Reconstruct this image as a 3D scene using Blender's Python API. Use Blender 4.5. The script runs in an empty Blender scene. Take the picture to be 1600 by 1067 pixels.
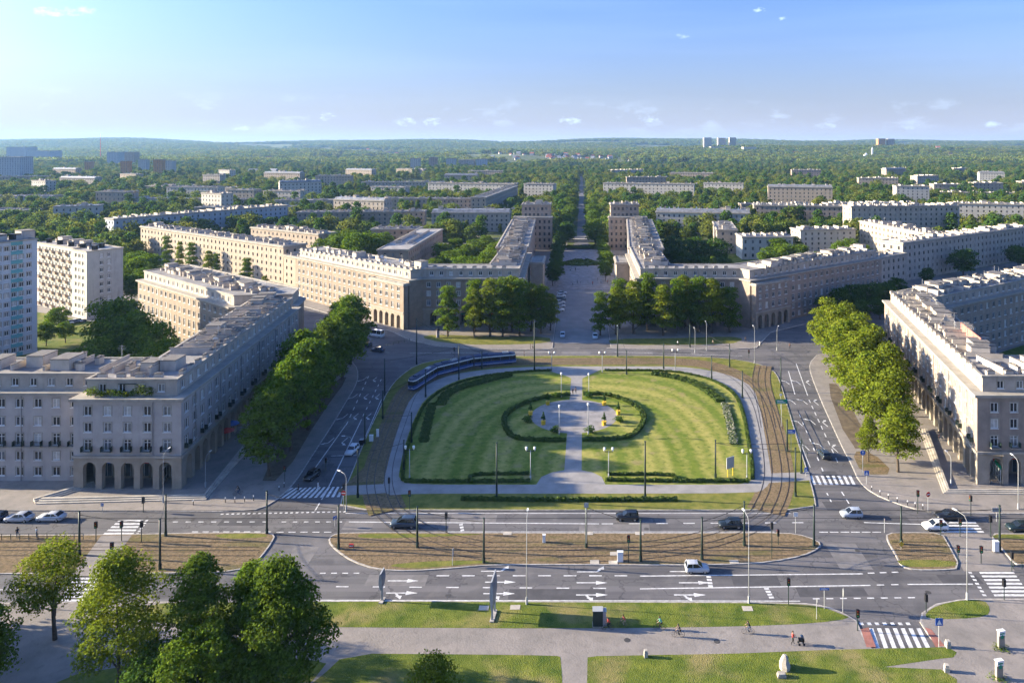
import bpy, bmesh, math, random
import numpy as np
from mathutils import Vector, Matrix
from mathutils.geometry import tessellate_polygon

# ------------------------------------------------------------------ camera, sky, sun, exposure
scene = bpy.context.scene
COL = scene.collection
F, CX, CY, H = 1100.0, 908.0, 228.0, 65.0          # focal length and horizon of the view, drone height in metres
cam_d = bpy.data.cameras.new('camera')
cam = bpy.data.objects.new('camera', cam_d); COL.objects.link(cam)
cam.location = (0, 0, H); cam.rotation_euler = (math.radians(90), 0, 0)
cam_d.sensor_fit = 'HORIZONTAL'; cam_d.sensor_width = 36.0; cam_d.lens = 36.0 * F / 1600.0
cam_d.shift_x = -(CX - 800.0) / 1600.0
cam_d.shift_y = -(533.5 - CY) / 1600.0
cam_d.clip_start = 1.0; cam_d.clip_end = 40000.0
scene.camera = cam
SUN_EL, SUN_AZ = math.radians(15.5), math.radians(6.0)     # low evening sun, almost due left and a little beyond
sun_vec = Vector((-math.cos(SUN_AZ) * math.cos(SUN_EL), math.sin(SUN_AZ) * math.cos(SUN_EL), math.sin(SUN_EL)))
sun_d = bpy.data.lights.new('sun', 'SUN'); sun_d.energy = 3.4; sun_d.angle = math.radians(0.53); sun_d.color = (1.0, 0.85, 0.61)
sun = bpy.data.objects.new('sun', sun_d); COL.objects.link(sun)
sun.rotation_euler = sun_vec.to_track_quat('Z', 'Y').to_euler(); sun.location = (-300, 100, 300)
world = bpy.data.worlds.new('World'); scene.world = world; world.use_nodes = True
def build_world():
    nt = world.node_tree; nt.nodes.clear()
    N, L = nt.nodes.new, nt.links.new
    out = N('ShaderNodeOutputWorld'); bg = N('ShaderNodeBackground')
    sky = N('ShaderNodeTexSky'); sky.sky_type = 'NISHITA'; sky.sun_disc = False
    sky.sun_elevation = SUN_EL; sky.sun_rotation = math.radians(-90) + SUN_AZ
    sky.altitude = 250; sky.air_density = 1.0; sky.dust_density = 5.0; sky.ozone_density = 4.0
    tc = N('ShaderNodeTexCoord'); sep = N('ShaderNodeSeparateXYZ'); L(tc.outputs['Generated'], sep.inputs[0])
    def math_(op, a, b=None, clamp=False):
        n = N('ShaderNodeMath'); n.operation = op; n.use_clamp = clamp
        for i, q in enumerate((a, b)):
            if q is None: continue
            if isinstance(q, (int, float)): n.inputs[i].default_value = q
            else: L(q, n.inputs[i])
        return n.outputs[0]
    # small fair-weather clouds low over the horizon, thin streaks above
    mp = N('ShaderNodeMapping'); mp.inputs['Scale'].default_value = (14, 14, 34); mp.inputs['Location'].default_value = (3.1, 1.7, 0.4)
    L(tc.outputs['Generated'], mp.inputs['Vector'])
    n1 = N('ShaderNodeTexNoise'); n1.inputs['Scale'].default_value = 1.0; n1.inputs['Detail'].default_value = 7; n1.inputs['Roughness'].default_value = 0.62
    L(mp.outputs[0], n1.inputs['Vector'])
    cum = math_('MULTIPLY', math_('SUBTRACT', n1.outputs[0], 0.57), 9.0, True)
    band = math_('MULTIPLY', math_('SUBTRACT', sep.outputs[2], 0.012), 60.0, True)
    top = math_('SUBTRACT', 1.0, math_('MULTIPLY', math_('SUBTRACT', sep.outputs[2], 0.045), 40.0, True), True)
    cum = math_('MULTIPLY', math_('MULTIPLY', cum, band), top)
    mp2 = N('ShaderNodeMapping'); mp2.inputs['Scale'].default_value = (1.6, 3.0, 26); mp2.inputs['Rotation'].default_value = (0, 0.04, 0)
    L(tc.outputs['Generated'], mp2.inputs['Vector'])
    n2 = N('ShaderNodeTexNoise'); n2.inputs['Scale'].default_value = 1.0; n2.inputs['Detail'].default_value = 5; n2.inputs['Roughness'].default_value = 0.55
    L(mp2.outputs[0], n2.inputs['Vector'])
    cir = math_('MULTIPLY', math_('SUBTRACT', n2.outputs[0], 0.44), 1.1, True)
    uu = math_('DIVIDE', sep.outputs[0], math_('MAXIMUM', sep.outputs[1], 0.05)); vv = math_('DIVIDE', sep.outputs[2], math_('MAXIMUM', sep.outputs[1], 0.05))
    puffs = None
    for (px_, py_, rx_, ry_) in ((88, 19, 62, 11), (135, 16, 26, 9), (511, 183, 20, 9), (632, 191, 26, 9), (676, 191, 22, 9), (890, 189, 30, 8), (1014, 187, 26, 8), (1068, 57, 14, 6), (1187, 16, 15, 6), (1222, 29, 10, 5), (1555, 194, 26, 8), (1420, 198, 20, 7), (1290, 197, 24, 7), (380, 200, 24, 8)):
        a = math_('DIVIDE', math_('SUBTRACT', uu, (px_ - CX) / F), rx_ / F); b = math_('DIVIDE', math_('SUBTRACT', vv, (CY - py_) / F), ry_ / F)
        e = math_('SUBTRACT', 1.0, math_('ADD', math_('MULTIPLY', a, a), math_('MULTIPLY', b, b)), True)
        puffs = e if puffs is None else math_('MAXIMUM', puffs, e)
    mp3 = N('ShaderNodeMapping'); mp3.inputs['Scale'].default_value = (95, 95, 170); L(tc.outputs['Generated'], mp3.inputs['Vector'])
    n3 = N('ShaderNodeTexNoise'); n3.inputs['Scale'].default_value = 1.0; n3.inputs['Detail'].default_value = 8; n3.inputs['Roughness'].default_value = 0.65; L(mp3.outputs[0], n3.inputs['Vector'])
    puffs = math_('MULTIPLY', math_('SUBTRACT', math_('ADD', math_('MULTIPLY', math_('POWER', puffs, 0.6), 0.62), math_('MULTIPLY', n3.outputs[0], 1.5)), 1.18), 2.6, True)
    puffs = math_('MULTIPLY', puffs, math_('GREATER_THAN', sep.outputs[1], 0.05))
    cov = math_('ADD', math_('MAXIMUM', math_('MULTIPLY', cum, 0.35), math_('MULTIPLY', puffs, 0.8)), math_('MULTIPLY', cir, 0.20), True)
    mix = N('ShaderNodeMix'); mix.data_type = 'RGBA'
    # pale summer haze hanging low all round the horizon
    veil = N('ShaderNodeMix'); veil.data_type = 'RGBA'; veil.inputs['B'].default_value = (5.4, 4.2, 3.3, 1)
    L(math_('MULTIPLY', math_('POWER', 2.718, math_('MULTIPLY', math_('MAXIMUM', sep.outputs[2], 0.0), -11.0)), 0.72), veil.inputs['Factor']); L(sky.outputs[0], veil.inputs['A'])
    L(cov, mix.inputs['Factor']); L(veil.outputs['Result'], mix.inputs['A'])
    # sunlit cloud: brightness follows the sky around it
    cl = N('ShaderNodeMix'); cl.data_type = 'RGBA'; cl.inputs['Factor'].default_value = 0.6
    L(sky.outputs[0], cl.inputs['A']); cl.inputs['B'].default_value = (8.0, 7.4, 6.6, 1)
    L(cl.outputs['Result'], mix.inputs['B'])
    tint = N('ShaderNodeMix'); tint.data_type = 'RGBA'; tint.blend_type = 'MULTIPLY'; tint.inputs['Factor'].default_value = 1.0; tint.inputs['B'].default_value = (0.455, 0.60, 0.90, 1)
    L(mix.outputs['Result'], tint.inputs['A']); L(tint.outputs['Result'], bg.inputs['Color']); bg.inputs['Strength'].default_value = 0.075
    L(bg.outputs[0], out.inputs['Surface'])
build_world()
scene.view_settings.view_transform = 'Standard'; scene.view_settings.look = 'None'
scene.view_settings.exposure = 2.55; scene.view_settings.gamma = 1.0; scene.view_settings.use_curve_mapping = False
scene.render.engine = 'CYCLES'
cy = scene.cycles
cy.use_denoising = True; cy.max_bounces = 5; cy.diffuse_bounces = 3; cy.glossy_bounces = 2; cy.transmission_bounces = 2
cy.volume_bounces = 0; cy.transparent_max_bounces = 6; cy.caustics_reflective = False; cy.caustics_refractive = False
cy.use_adaptive_sampling = True; cy.adaptive_threshold = 0.02

# ------------------------------------------------------------------ helpers
RNG = random.Random(11)
def g(x, y, z=0.0):
    """world point at height z that a photo pixel (1600 wide) looks at"""
    Y = F * (H - z) / (y - CY)
    return ((x - CX) * Y / F, Y)
def G(pts, z=0.0): return [g(p[0], p[1], z) for p in pts]
def ztop(Y, y): return H - (y - CY) * Y / F
ORD = ['first', 'second', 'third', 'fourth', 'fifth', 'sixth', 'seventh', 'eighth', 'ninth', 'tenth', 'eleventh', 'twelfth', 'thirteenth',
       'fourteenth', 'fifteenth', 'sixteenth', 'seventeenth', 'eighteenth', 'nineteenth', 'twentieth']
def tag(o, label=None, cat=None, group=None, kind=None):
    if label: o['label'] = label
    if cat: o['category'] = cat
    if group: o['group'] = group
    if kind: o['kind'] = kind
    return o
def empty(name, loc, rz=0.0):
    o = bpy.data.objects.new(name, None); COL.objects.link(o)
    o.location = (loc[0], loc[1], loc[2] if len(loc) > 2 else 0.0); o.rotation_euler[2] = rz; o.empty_display_size = 0.5
    return o
def inst(name, mesh, parent=None, loc=(0, 0, 0), rz=0.0, sc=None):
    o = bpy.data.objects.new(name, mesh); COL.objects.link(o)
    o.parent = parent; o.location = loc; o.rotation_euler[2] = rz
    if sc is not None: o.scale = sc if hasattr(sc, '__len__') else (sc, sc, sc)
    return o
def copy_tree(o, parent=None):
    c = o.copy(); COL.objects.link(c); c.parent = parent
    for ch in o.children: copy_tree(ch, c)
    return c

class MB:
    """collects faces; build() links them as ONE mesh object"""
    def __init__(s): s.v, s.f, s.m = [], [], []
    def face(s, pts, mi=0):
        b = len(s.v); s.v.extend([tuple(p) for p in pts]); s.f.append(tuple(range(b, b + len(pts)))); s.m.append(mi)
    def poly(s, pts, z, mi=0):
        b = len(s.v); s.v.extend([(p[0], p[1], z) for p in pts])
        area = sum(pts[i][0] * pts[(i + 1) % len(pts)][1] - pts[(i + 1) % len(pts)][0] * pts[i][1] for i in range(len(pts)))
        for t in tessellate_polygon([[Vector((p[0], p[1], 0)) for p in pts]]):
            a, c, d = t
            n = (pts[c][0] - pts[a][0]) * (pts[d][1] - pts[a][1]) - (pts[d][0] - pts[a][0]) * (pts[c][1] - pts[a][1])
            s.f.append((b + a, b + c, b + d) if n > 0 else (b + a, b + d, b + c)); s.m.append(mi)
    def box(s, x0, y0, z0, x1, y1, z1, mi=0, M=None, top=None):
        P = [(x0, y0, z0), (x1, y0, z0), (x1, y1, z0), (x0, y1, z0), (x0, y0, z1), (x1, y0, z1), (x1, y1, z1), (x0, y1, z1)]
        if M is not None: P = [tuple(M @ Vector(p)) for p in P]
        b = len(s.v); s.v.extend(P)
        for k, q in enumerate(((0, 3, 2, 1), (4, 5, 6, 7), (0, 1, 5, 4), (1, 2, 6, 5), (2, 3, 7, 6), (3, 0, 4, 7))):
            s.f.append(tuple(b + i for i in q)); s.m.append(top if (top is not None and k == 1) else mi)
    def prism(s, pts, z0, z1, mi=0, top=None, bottom=False):
        n = len(pts)
        a = sum(pts[i][0] * pts[(i + 1) % n][1] - pts[(i + 1) % n][0] * pts[i][1] for i in range(n))
        if a < 0: pts = pts[::-1]
        for i in range(n):
            p, q = pts[i], pts[(i + 1) % n]
            s.face([(p[0], p[1], z0), (q[0], q[1], z0), (q[0], q[1], z1), (p[0], p[1], z1)], mi)
        s.poly(pts, z1, mi if top is None else top)
    def ring(s, outer, inner, z, mi=0):
        n = len(outer)
        for i in range(n):
            j = (i + 1) % n
            s.face([(*outer[i], z), (*outer[j], z), (*inner[j], z), (*inner[i], z)], mi)
    def tube(s, pts, r, n=8, mi=0, cap=True):
        pts = [Vector(p) for p in pts]; k = len(pts)
        rs = r if hasattr(r, '__len__') else [r] * k
        b = len(s.v); ref = None
        for i, p in enumerate(pts):
            d = (pts[min(i + 1, k - 1)] - pts[max(i - 1, 0)]).normalized()
            if ref is None: ref = d.orthogonal().normalized()
            u = (ref - d * ref.dot(d)).normalized(); w = d.cross(u); ref = u
            for j in range(n):
                a = 2 * math.pi * j / n
                s.v.append(tuple(p + (u * math.cos(a) + w * math.sin(a)) * rs[i]))
        for i in range(k - 1):
            for j in range(n):
                j2 = (j + 1) % n
                s.f.append((b + i * n + j, b + i * n + j2, b + (i + 1) * n + j2, b + (i + 1) * n + j)); s.m.append(mi)
        if cap:
            s.f.append(tuple(b + j for j in reversed(range(n)))); s.m.append(mi)
            s.f.append(tuple(b + (k - 1) * n + j for j in range(n))); s.m.append(mi)
    def mesh(s, name, mats, smooth=False, origin=(0, 0, 0)):
        me = bpy.data.meshes.new(name)
        ox, oy, oz = (origin[0], origin[1], origin[2] if len(origin) > 2 else 0.0)
        me.from_pydata([(x - ox, y - oy, z - oz) for x, y, z in s.v], [], s.f)
        for m in (mats if isinstance(mats, (list, tuple)) else [mats]): me.materials.append(m)
        me.polygons.foreach_set('material_index', s.m)
        if smooth: me.polygons.foreach_set('use_smooth', [True] * len(s.f))
        me.update(); return me
    def build(s, name, mats, parent=None, smooth=False, origin=(0, 0, 0)):
        return inst(name, s.mesh(name, mats, smooth, origin), parent)

def chaikin(p, it=2):
    for _ in range(it):
        q = []
        for i in range(len(p)):
            a, b = p[i], p[(i + 1) % len(p)]
            q += [(a[0] * .75 + b[0] * .25, a[1] * .75 + b[1] * .25), (a[0] * .25 + b[0] * .75, a[1] * .25 + b[1] * .75)]
        p = q
    return p
def chaikin_open(p, it=2):
    for _ in range(it):
        q = [p[0]]
        for i in range(len(p) - 1):
            a, b = p[i], p[i + 1]
            q += [(a[0] * .75 + b[0] * .25, a[1] * .75 + b[1] * .25), (a[0] * .25 + b[0] * .75, a[1] * .25 + b[1] * .75)]
        p = q + [p[-1]]
    return p
def offset_poly(p, d):
    """inset (d>0) of a polygon, CCW"""
    n = len(p); out = []
    for i in range(n):
        a, b, c = Vector(p[i - 1]), Vector(p[i]), Vector(p[(i + 1) % n])
        e1, e2 = (b - a).normalized(), (c - b).normalized()
        n1, n2 = Vector((-e1.y, e1.x)), Vector((-e2.y, e2.x))
        m = (n1 + n2); l = m.length
        if l < 1e-4: m = n1
        else: m = m / l; m = m / max(0.35, m.dot(n1))
        out.append((b.x + m.x * d, b.y + m.y * d))
    return out
def ccw(p):
    a = sum(p[i][0] * p[(i + 1) % len(p)][1] - p[(i + 1) % len(p)][0] * p[i][1] for i in range(len(p)))
    return p if a > 0 else p[::-1]
def offset_line(p, d):
    """open polyline moved d to its left"""
    out = []
    for i in range(len(p)):
        a, b = Vector(p[max(i - 1, 0)]), Vector(p[min(i + 1, len(p) - 1)])
        e = (b - a).normalized(); out.append((p[i][0] - e.y * d, p[i][1] + e.x * d))
    return out

# ------------------------------------------------------------------ materials
def mat(name, col, rough=0.85, var=0.25, scale=0.5, col2=None, detail=5, bump=0.0, bscale=None, spec=0.3, metal=0.0, coords='pos', stretch=None, mid=0.5, cont=1.6):
    m = bpy.data.materials.new(name); m.use_nodes = True
    nt = m.node_tree; N, L = nt.nodes.new, nt.links.new
    bs = nt.nodes['Principled BSDF']
    bs.inputs['Roughness'].default_value = rough; bs.inputs['Specular IOR Level'].default_value = spec; bs.inputs['Metallic'].default_value = metal
    if var > 0 or col2 is not None:
        if coords == 'pos':
            geo = N('ShaderNodeNewGeometry'); v = geo.outputs['Position']
        else:
            tc = N('ShaderNodeTexCoord'); v = tc.outputs['Object']
        if stretch:
            mp = N('ShaderNodeMapping'); mp.inputs['Scale'].default_value = stretch; L(v, mp.inputs['Vector']); v = mp.outputs[0]
        no = N('ShaderNodeTexNoise'); no.inputs['Scale'].default_value = scale; no.inputs['Detail'].default_value = detail; no.inputs['Roughness'].default_value = 0.6
        L(v, no.inputs['Vector'])
        mr = N('ShaderNodeMapRange'); mr.inputs['From Min'].default_value = mid - 0.5 / cont * 0.6; mr.inputs['From Max'].default_value = mid + 0.5 / cont * 0.6
        L(no.outputs[0], mr.inputs['Value'])
        mx = N('ShaderNodeMix'); mx.data_type = 'RGBA'
        c2 = col2 if col2 is not None else tuple(c * (1 - var) for c in col)
        mx.inputs['A'].default_value = (*(c2 if col2 is not None else c2), 1); mx.inputs['B'].default_value = (*(tuple(min(1, c * (1 + var * .5)) for c in col) if col2 is None else col), 1)
        L(mr.outputs[0], mx.inputs['Factor']); L(mx.outputs['Result'], bs.inputs['Base Color'])
        if bump > 0:
            nb = N('ShaderNodeTexNoise'); nb.inputs['Scale'].default_value = bscale or scale * 6; nb.inputs['Detail'].default_value = 4; L(v, nb.inputs['Vector'])
            bm_ = N('ShaderNodeBump'); bm_.inputs['Strength'].default_value = bump; bm_.inputs['Distance'].default_value = 0.2
            L(nb.outputs[0], bm_.inputs['Height']); L(bm_.outputs[0], bs.inputs['Normal'])
    else:
        bs.inputs['Base Color'].default_value = (*col, 1)
    return m
def layered(m, col, scale, lo, hi, amount, stretch=None, detail=4):
    """second noise colour over a material (stains, wear)"""
    nt = m.node_tree; N, L = nt.nodes.new, nt.links.new; bs = nt.nodes['Principled BSDF']
    geo = N('ShaderNodeNewGeometry'); v = geo.outputs['Position']
    if stretch:
        mp = N('ShaderNodeMapping'); mp.inputs['Scale'].default_value = stretch; L(v, mp.inputs['Vector']); v = mp.outputs[0]
    no = N('ShaderNodeTexNoise'); no.inputs['Scale'].default_value = scale; no.inputs['Detail'].default_value = detail; L(v, no.inputs['Vector'])
    mr = N('ShaderNodeMapRange'); mr.inputs['From Min'].default_value = lo; mr.inputs['From Max'].default_value = hi; mr.inputs['To Max'].default_value = amount
    L(no.outputs[0], mr.inputs['Value'])
    mx = N('ShaderNodeMix'); mx.data_type = 'RGBA'; mx.inputs['B'].default_value = (*col, 1)
    src = bs.inputs['Base Color'].links
    if src: L(src[0].from_socket, mx.inputs['A'])
    else: mx.inputs['A'].default_value = bs.inputs['Base Color'].default_value
    L(mr.outputs[0], mx.inputs['Factor']); L(mx.outputs['Result'], bs.inputs['Base Color'])
    return m
M = {}
M['asphalt'] = mat('asphalt', (0.130, 0.124, 0.120), 0.8, scale=0.12, col2=(0.085, 0.081, 0.085), bump=0.15, bscale=3)
layered(M['asphalt'], (0.065, 0.063, 0.066), 1.0, 0.52, 0.66, 0.55, stretch=(0.03, 0.9, 1)); layered(M['asphalt'], (0.18, 0.165, 0.155), 0.35, 0.56, 0.72, 0.45)
layered(M['asphalt'], (0.16, 0.15, 0.15), 0.6, 0.48, 0.60, 0.6, stretch=(0.012, 0.8, 1)); layered(M['asphalt'], (0.06, 0.06, 0.063), 0.05, 0.55, 0.58, 0.4)
def cracks(m):
    nt = m.node_tree; N, L = nt.nodes.new, nt.links.new; bs = nt.nodes['Principled BSDF']; geo = N('ShaderNodeNewGeometry')
    nz = N('ShaderNodeTexNoise'); nz.inputs['Scale'].default_value = 0.5; nz.inputs['Detail'].default_value = 5; L(geo.outputs['Position'], nz.inputs['Vector'])
    ad = N('ShaderNodeMix'); ad.data_type = 'VECTOR'; ad.inputs['Factor'].default_value = 0.75; L(geo.outputs['Position'], ad.inputs['A'])
    sc = N('ShaderNodeVectorMath'); sc.operation = 'MULTIPLY_ADD'; L(nz.outputs['Color'], sc.inputs[0]); sc.inputs[1].default_value = (6, 6, 0); L(geo.outputs['Position'], sc.inputs[2])
    vo = N('ShaderNodeTexVoronoi'); vo.feature = 'DISTANCE_TO_EDGE'; vo.inputs['Scale'].default_value = 0.11; L(sc.outputs[0], vo.inputs['Vector'])
    lt = N('ShaderNodeMapRange'); lt.inputs['From Min'].default_value = 0.004; lt.inputs['From Max'].default_value = 0.016; lt.inputs['To Min'].default_value = 0.55; lt.inputs['To Max'].default_value = 0.0; L(vo.outputs['Distance'], lt.inputs['Value'])
    mx = N('ShaderNodeMix'); mx.data_type = 'RGBA'; mx.inputs['B'].default_value = (0.035, 0.034, 0.035, 1); L(lt.outputs[0], mx.inputs['Factor']); L(bs.inputs['Base Color'].links[0].from_socket, mx.inputs['A']); L(mx.outputs['Result'], bs.inputs['Base Color'])
cracks(M['asphalt'])
M['patch'] = mat('asphalt_patch', (0.075, 0.073, 0.076), 0.85, scale=0.6, var=0.25); M['patch_l'] = mat('asphalt_patch_pale', (0.17, 0.16, 0.155), 0.85, scale=0.6, var=0.25)
M['avenue'] = mat('avenue_asphalt', (0.25, 0.245, 0.24), 0.8, scale=0.2, col2=(0.18, 0.178, 0.175), bump=0.15, bscale=3)
M['paving'] = mat('paving', (0.265, 0.235, 0.208), 0.85, scale=0.25, col2=(0.185, 0.168, 0.15), bump=0.2, bscale=4)
layered(M['paving'], (0.13, 0.115, 0.10), 0.9, 0.55, 0.75, 0.5)
M['path'] = mat('park_path', (0.30, 0.285, 0.27), 0.85, scale=0.3, col2=(0.21, 0.20, 0.19), bump=0.2, bscale=4)
M['step'] = mat('step_stone', (0.42, 0.38, 0.32), 0.8, scale=0.6, var=0.3)
M['kerb'] = mat('kerb_stone', (0.40, 0.37, 0.33), 0.8, scale=1.5, var=0.4)
M['redpath'] = mat('red_paving', (0.30, 0.13, 0.10), 0.85, scale=1.0, var=0.3)
M['line'] = mat('road_paint', (0.74, 0.74, 0.72), 0.6, scale=1.6, col2=(0.24, 0.235, 0.23), cont=1.3, mid=0.43, detail=8)
M['grass'] = mat('grass', (0.160, 0.180, 0.030), 0.95, scale=0.35, col2=(0.055, 0.092, 0.014), bump=0.6, bscale=6, spec=0.1)
layered(M['grass'], (0.25, 0.20, 0.085), 0.16, 0.50, 0.68, 0.75, detail=8); layered(M['grass'], (0.07, 0.10, 0.016), 1.1, 0.55, 0.68, 0.6, detail=6)
M['grassy'] = mat('dry_verge', (0.215, 0.195, 0.05), 0.95, scale=0.5, col2=(0.095, 0.12, 0.022), bump=0.6, bscale=6, spec=0.1)
M['trackbed'] = mat('tram_bed', (0.25, 0.178, 0.105), 0.95, scale=2.2, col2=(0.105, 0.082, 0.045), bump=0.6, bscale=7, spec=0.1)
layered(M['trackbed'], (0.10, 0.105, 0.03), 0.3, 0.55, 0.7, 0.7, stretch=(0.25, 1, 1))
M['rail'] = mat('rail_steel', (0.035, 0.028, 0.024), 0.45, var=0, metal=0.3)
M['soil'] = mat('soil', (0.13, 0.10, 0.065), 0.95, scale=0.6, var=0.4)
def lawn_material():
    m = mat('mown_lawn', (0.165, 0.200, 0.030), 0.95, scale=0.5, col2=(0.095, 0.140, 0.018), bump=0.5, bscale=7, spec=0.1)
    nt = m.node_tree; N, L = nt.nodes.new, nt.links.new; bs = nt.nodes['Principled BSDF']
    geo = N('ShaderNodeNewGeometry'); sep = N('ShaderNodeSeparateXYZ'); L(geo.outputs['Position'], sep.inputs[0])
    def mt(op, a, b=None):
        n = N('ShaderNodeMath'); n.operation = op
        for i, q in enumerate((a, b)):
            if q is None: continue
            if isinstance(q, (int, float)): n.inputs[i].default_value = q
            else: L(q, n.inputs[i])
        return n.outputs[0]
    nz = N('ShaderNodeTexNoise'); nz.inputs['Scale'].default_value = 0.25; L(geo.outputs['Position'], nz.inputs['Vector'])
    ax = mt('DIVIDE', mt('ABSOLUTE', mt('ADD', sep.outputs[0], 1.0)), 36.0)
    ay = mt('DIVIDE', mt('ABSOLUTE', mt('SUBTRACT', sep.outputs[1], 142.0)), 58.0)
    r = mt('POWER', mt('ADD', mt('POWER', ax, 3.0), mt('POWER', ay, 3.0)), 1 / 3.0)     # rings the mower left, following the oval
    r = mt('ADD', r, mt('MULTIPLY', nz.outputs[0], 0.03))
    w = mt('SINE', mt('MULTIPLY', r, 62.0))
    w2 = mt('SINE', mt('MULTIPLY', r, 17.0))
    k = mt('ADD', mt('MULTIPLY', w, 0.26), mt('MULTIPLY', w2, 0.26))
    n3 = N('ShaderNodeTexNoise'); n3.inputs['Scale'].default_value = 0.8; n3.inputs['Detail'].default_value = 6; L(geo.outputs['Position'], n3.inputs['Vector'])
    k = mt('ADD', mt('ADD', k, 0.36), mt('MULTIPLY', mt('SUBTRACT', n3.outputs[0], 0.5), 1.4))
    cl = N('ShaderNodeClamp'); L(k, cl.inputs[0])
    mx = N('ShaderNodeMix'); mx.data_type = 'RGBA'; mx.inputs['B'].default_value = (0.335, 0.30, 0.085, 1)
    L(cl.outputs[0], mx.inputs['Factor']); L(bs.inputs['Base Color'].links[0].from_socket, mx.inputs['A']); L(mx.outputs['Result'], bs.inputs['Base Color'])
    layered(m, (0.27, 0.215, 0.10), 0.22, 0.58, 0.70, 0.75, detail=7); layered(m, (0.06, 0.10, 0.015), 0.9, 0.56, 0.7, 0.6, detail=6)
    return m
M['lawn'] = lawn_material()
def plaster(name, c, dark=0.72):
    m = mat(name, c, 0.9, scale=0.5, col2=tuple(x * dark for x in c), detail=6, bump=0.1, bscale=3)
    layered(m, tuple(x * 0.5 for x in c), 0.7, 0.56, 0.74, 0.5, stretch=(1, 1, 0.12)); return m
M['stucco'] = plaster('grey_brown_stucco', (0.35, 0.285, 0.228))
M['stucco_grey'] = plaster('grey_stucco', (0.43, 0.385, 0.35), 0.8)
M['stucco_tan'] = plaster('tan_stucco', (0.29, 0.228, 0.172))
M['stucco_brown'] = plaster('brown_stucco', (0.31, 0.25, 0.205))
M['stucco_l'] = plaster('pale_stucco', (0.43, 0.375, 0.315))
M['stone'] = plaster('arcade_stone', (0.33, 0.285, 0.225))
M['cornice'] = plaster('cornice_stone', (0.37, 0.335, 0.28))
M['cream'] = plaster('cream_render', (0.36, 0.30, 0.235), 0.82)
M['white_wall'] = plaster('white_render', (0.47, 0.44, 0.39), 0.85)
M['pink'] = plaster('pinkish_render', (0.36, 0.27, 0.21), 0.85)
M['greywall'] = plaster('panel_grey', (0.42, 0.43, 0.42), 0.85)
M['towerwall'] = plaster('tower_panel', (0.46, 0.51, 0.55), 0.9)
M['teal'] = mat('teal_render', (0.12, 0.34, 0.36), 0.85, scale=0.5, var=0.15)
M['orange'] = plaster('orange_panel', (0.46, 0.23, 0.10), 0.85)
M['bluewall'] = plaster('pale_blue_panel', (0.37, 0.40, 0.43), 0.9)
M['roof'] = mat('roof_felt', (0.31, 0.295, 0.275), 0.9, scale=0.22, col2=(0.13, 0.12, 0.115), bump=0.2, bscale=2)
M['roof_l'] = mat('pale_roof_sheet', (0.40, 0.37, 0.33), 0.7, scale=0.2, col2=(0.20, 0.185, 0.17))
M['tin'] = mat('roof_tin', (0.33, 0.33, 0.33), 0.45, scale=0.4, col2=(0.16, 0.16, 0.165), metal=0.3)
M['tiles'] = mat('red_roof_tiles', (0.30, 0.10, 0.055), 0.85, scale=0.6, var=0.4)
M['chim'] = plaster('chimney_render', (0.52, 0.46, 0.39), 0.75)
M['chimcap'] = mat('chimney_cap', (0.16, 0.145, 0.13), 0.9, scale=1.0, var=0.3)
M['frame'] = mat('window_frame_white', (0.72, 0.71, 0.68), 0.6, var=0)
M['glass'] = mat('window_glass', (0.018, 0.022, 0.027), 0.12, var=0, spec=0.5)
M['blind'] = mat('window_blind', (0.48, 0.46, 0.42), 0.5, scale=1.5, var=0.3)
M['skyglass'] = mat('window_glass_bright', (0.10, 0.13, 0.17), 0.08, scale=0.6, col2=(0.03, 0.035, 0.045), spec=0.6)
M['curtain'] = mat('window_curtain', (0.30, 0.29, 0.27), 0.35, scale=0.9, col2=(0.03, 0.033, 0.037), spec=0.5)
M['farglass'] = mat('far_window_glass', (0.075, 0.08, 0.085), 0.2, scale=0.25, col2=(0.03, 0.033, 0.037), spec=0.5)
M['dark'] = mat('dark_interior', (0.03, 0.028, 0.026), 0.9, var=0)
M['shop'] = mat('shop_glass', (0.06, 0.10, 0.12), 0.15, scale=0.5, col2=(0.02, 0.02, 0.024), spec=0.5)
M['pole'] = mat('pole_dark_green', (0.018, 0.034, 0.028), 0.5, var=0.2)
M['lamp'] = mat('lamp_grey', (0.33, 0.34, 0.34), 0.5, var=0)
M['lampw'] = mat('lamp_globe', (0.78, 0.78, 0.74), 0.35, var=0)
M['black'] = mat('black_plastic', (0.016, 0.016, 0.018), 0.5, var=0)
M['wire'] = mat('overhead_wire', (0.02, 0.02, 0.02), 0.6, var=0)
M['red'] = mat('sign_red', (0.50, 0.03, 0.025), 0.5, var=0)
M['blue'] = mat('sign_blue', (0.02, 0.10, 0.38), 0.5, var=0)
M['green'] = mat('sign_green', (0.01, 0.22, 0.13), 0.5, var=0)
M['white'] = mat('white_paint', (0.74, 0.74, 0.72), 0.5, var=0)
M['yellow'] = mat('yellow_paint', (0.62, 0.40, 0.03), 0.55, var=0.1)
M['bark'] = mat('bark', (0.085, 0.066, 0.048), 0.95, scale=3, var=0.4, bump=0.5, bscale=9, coords='obj')
M['hedge'] = mat('hedge_leaf', (0.10, 0.145, 0.028), 0.8, scale=1.3, col2=(0.045, 0.080, 0.015), spec=0.15)
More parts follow.
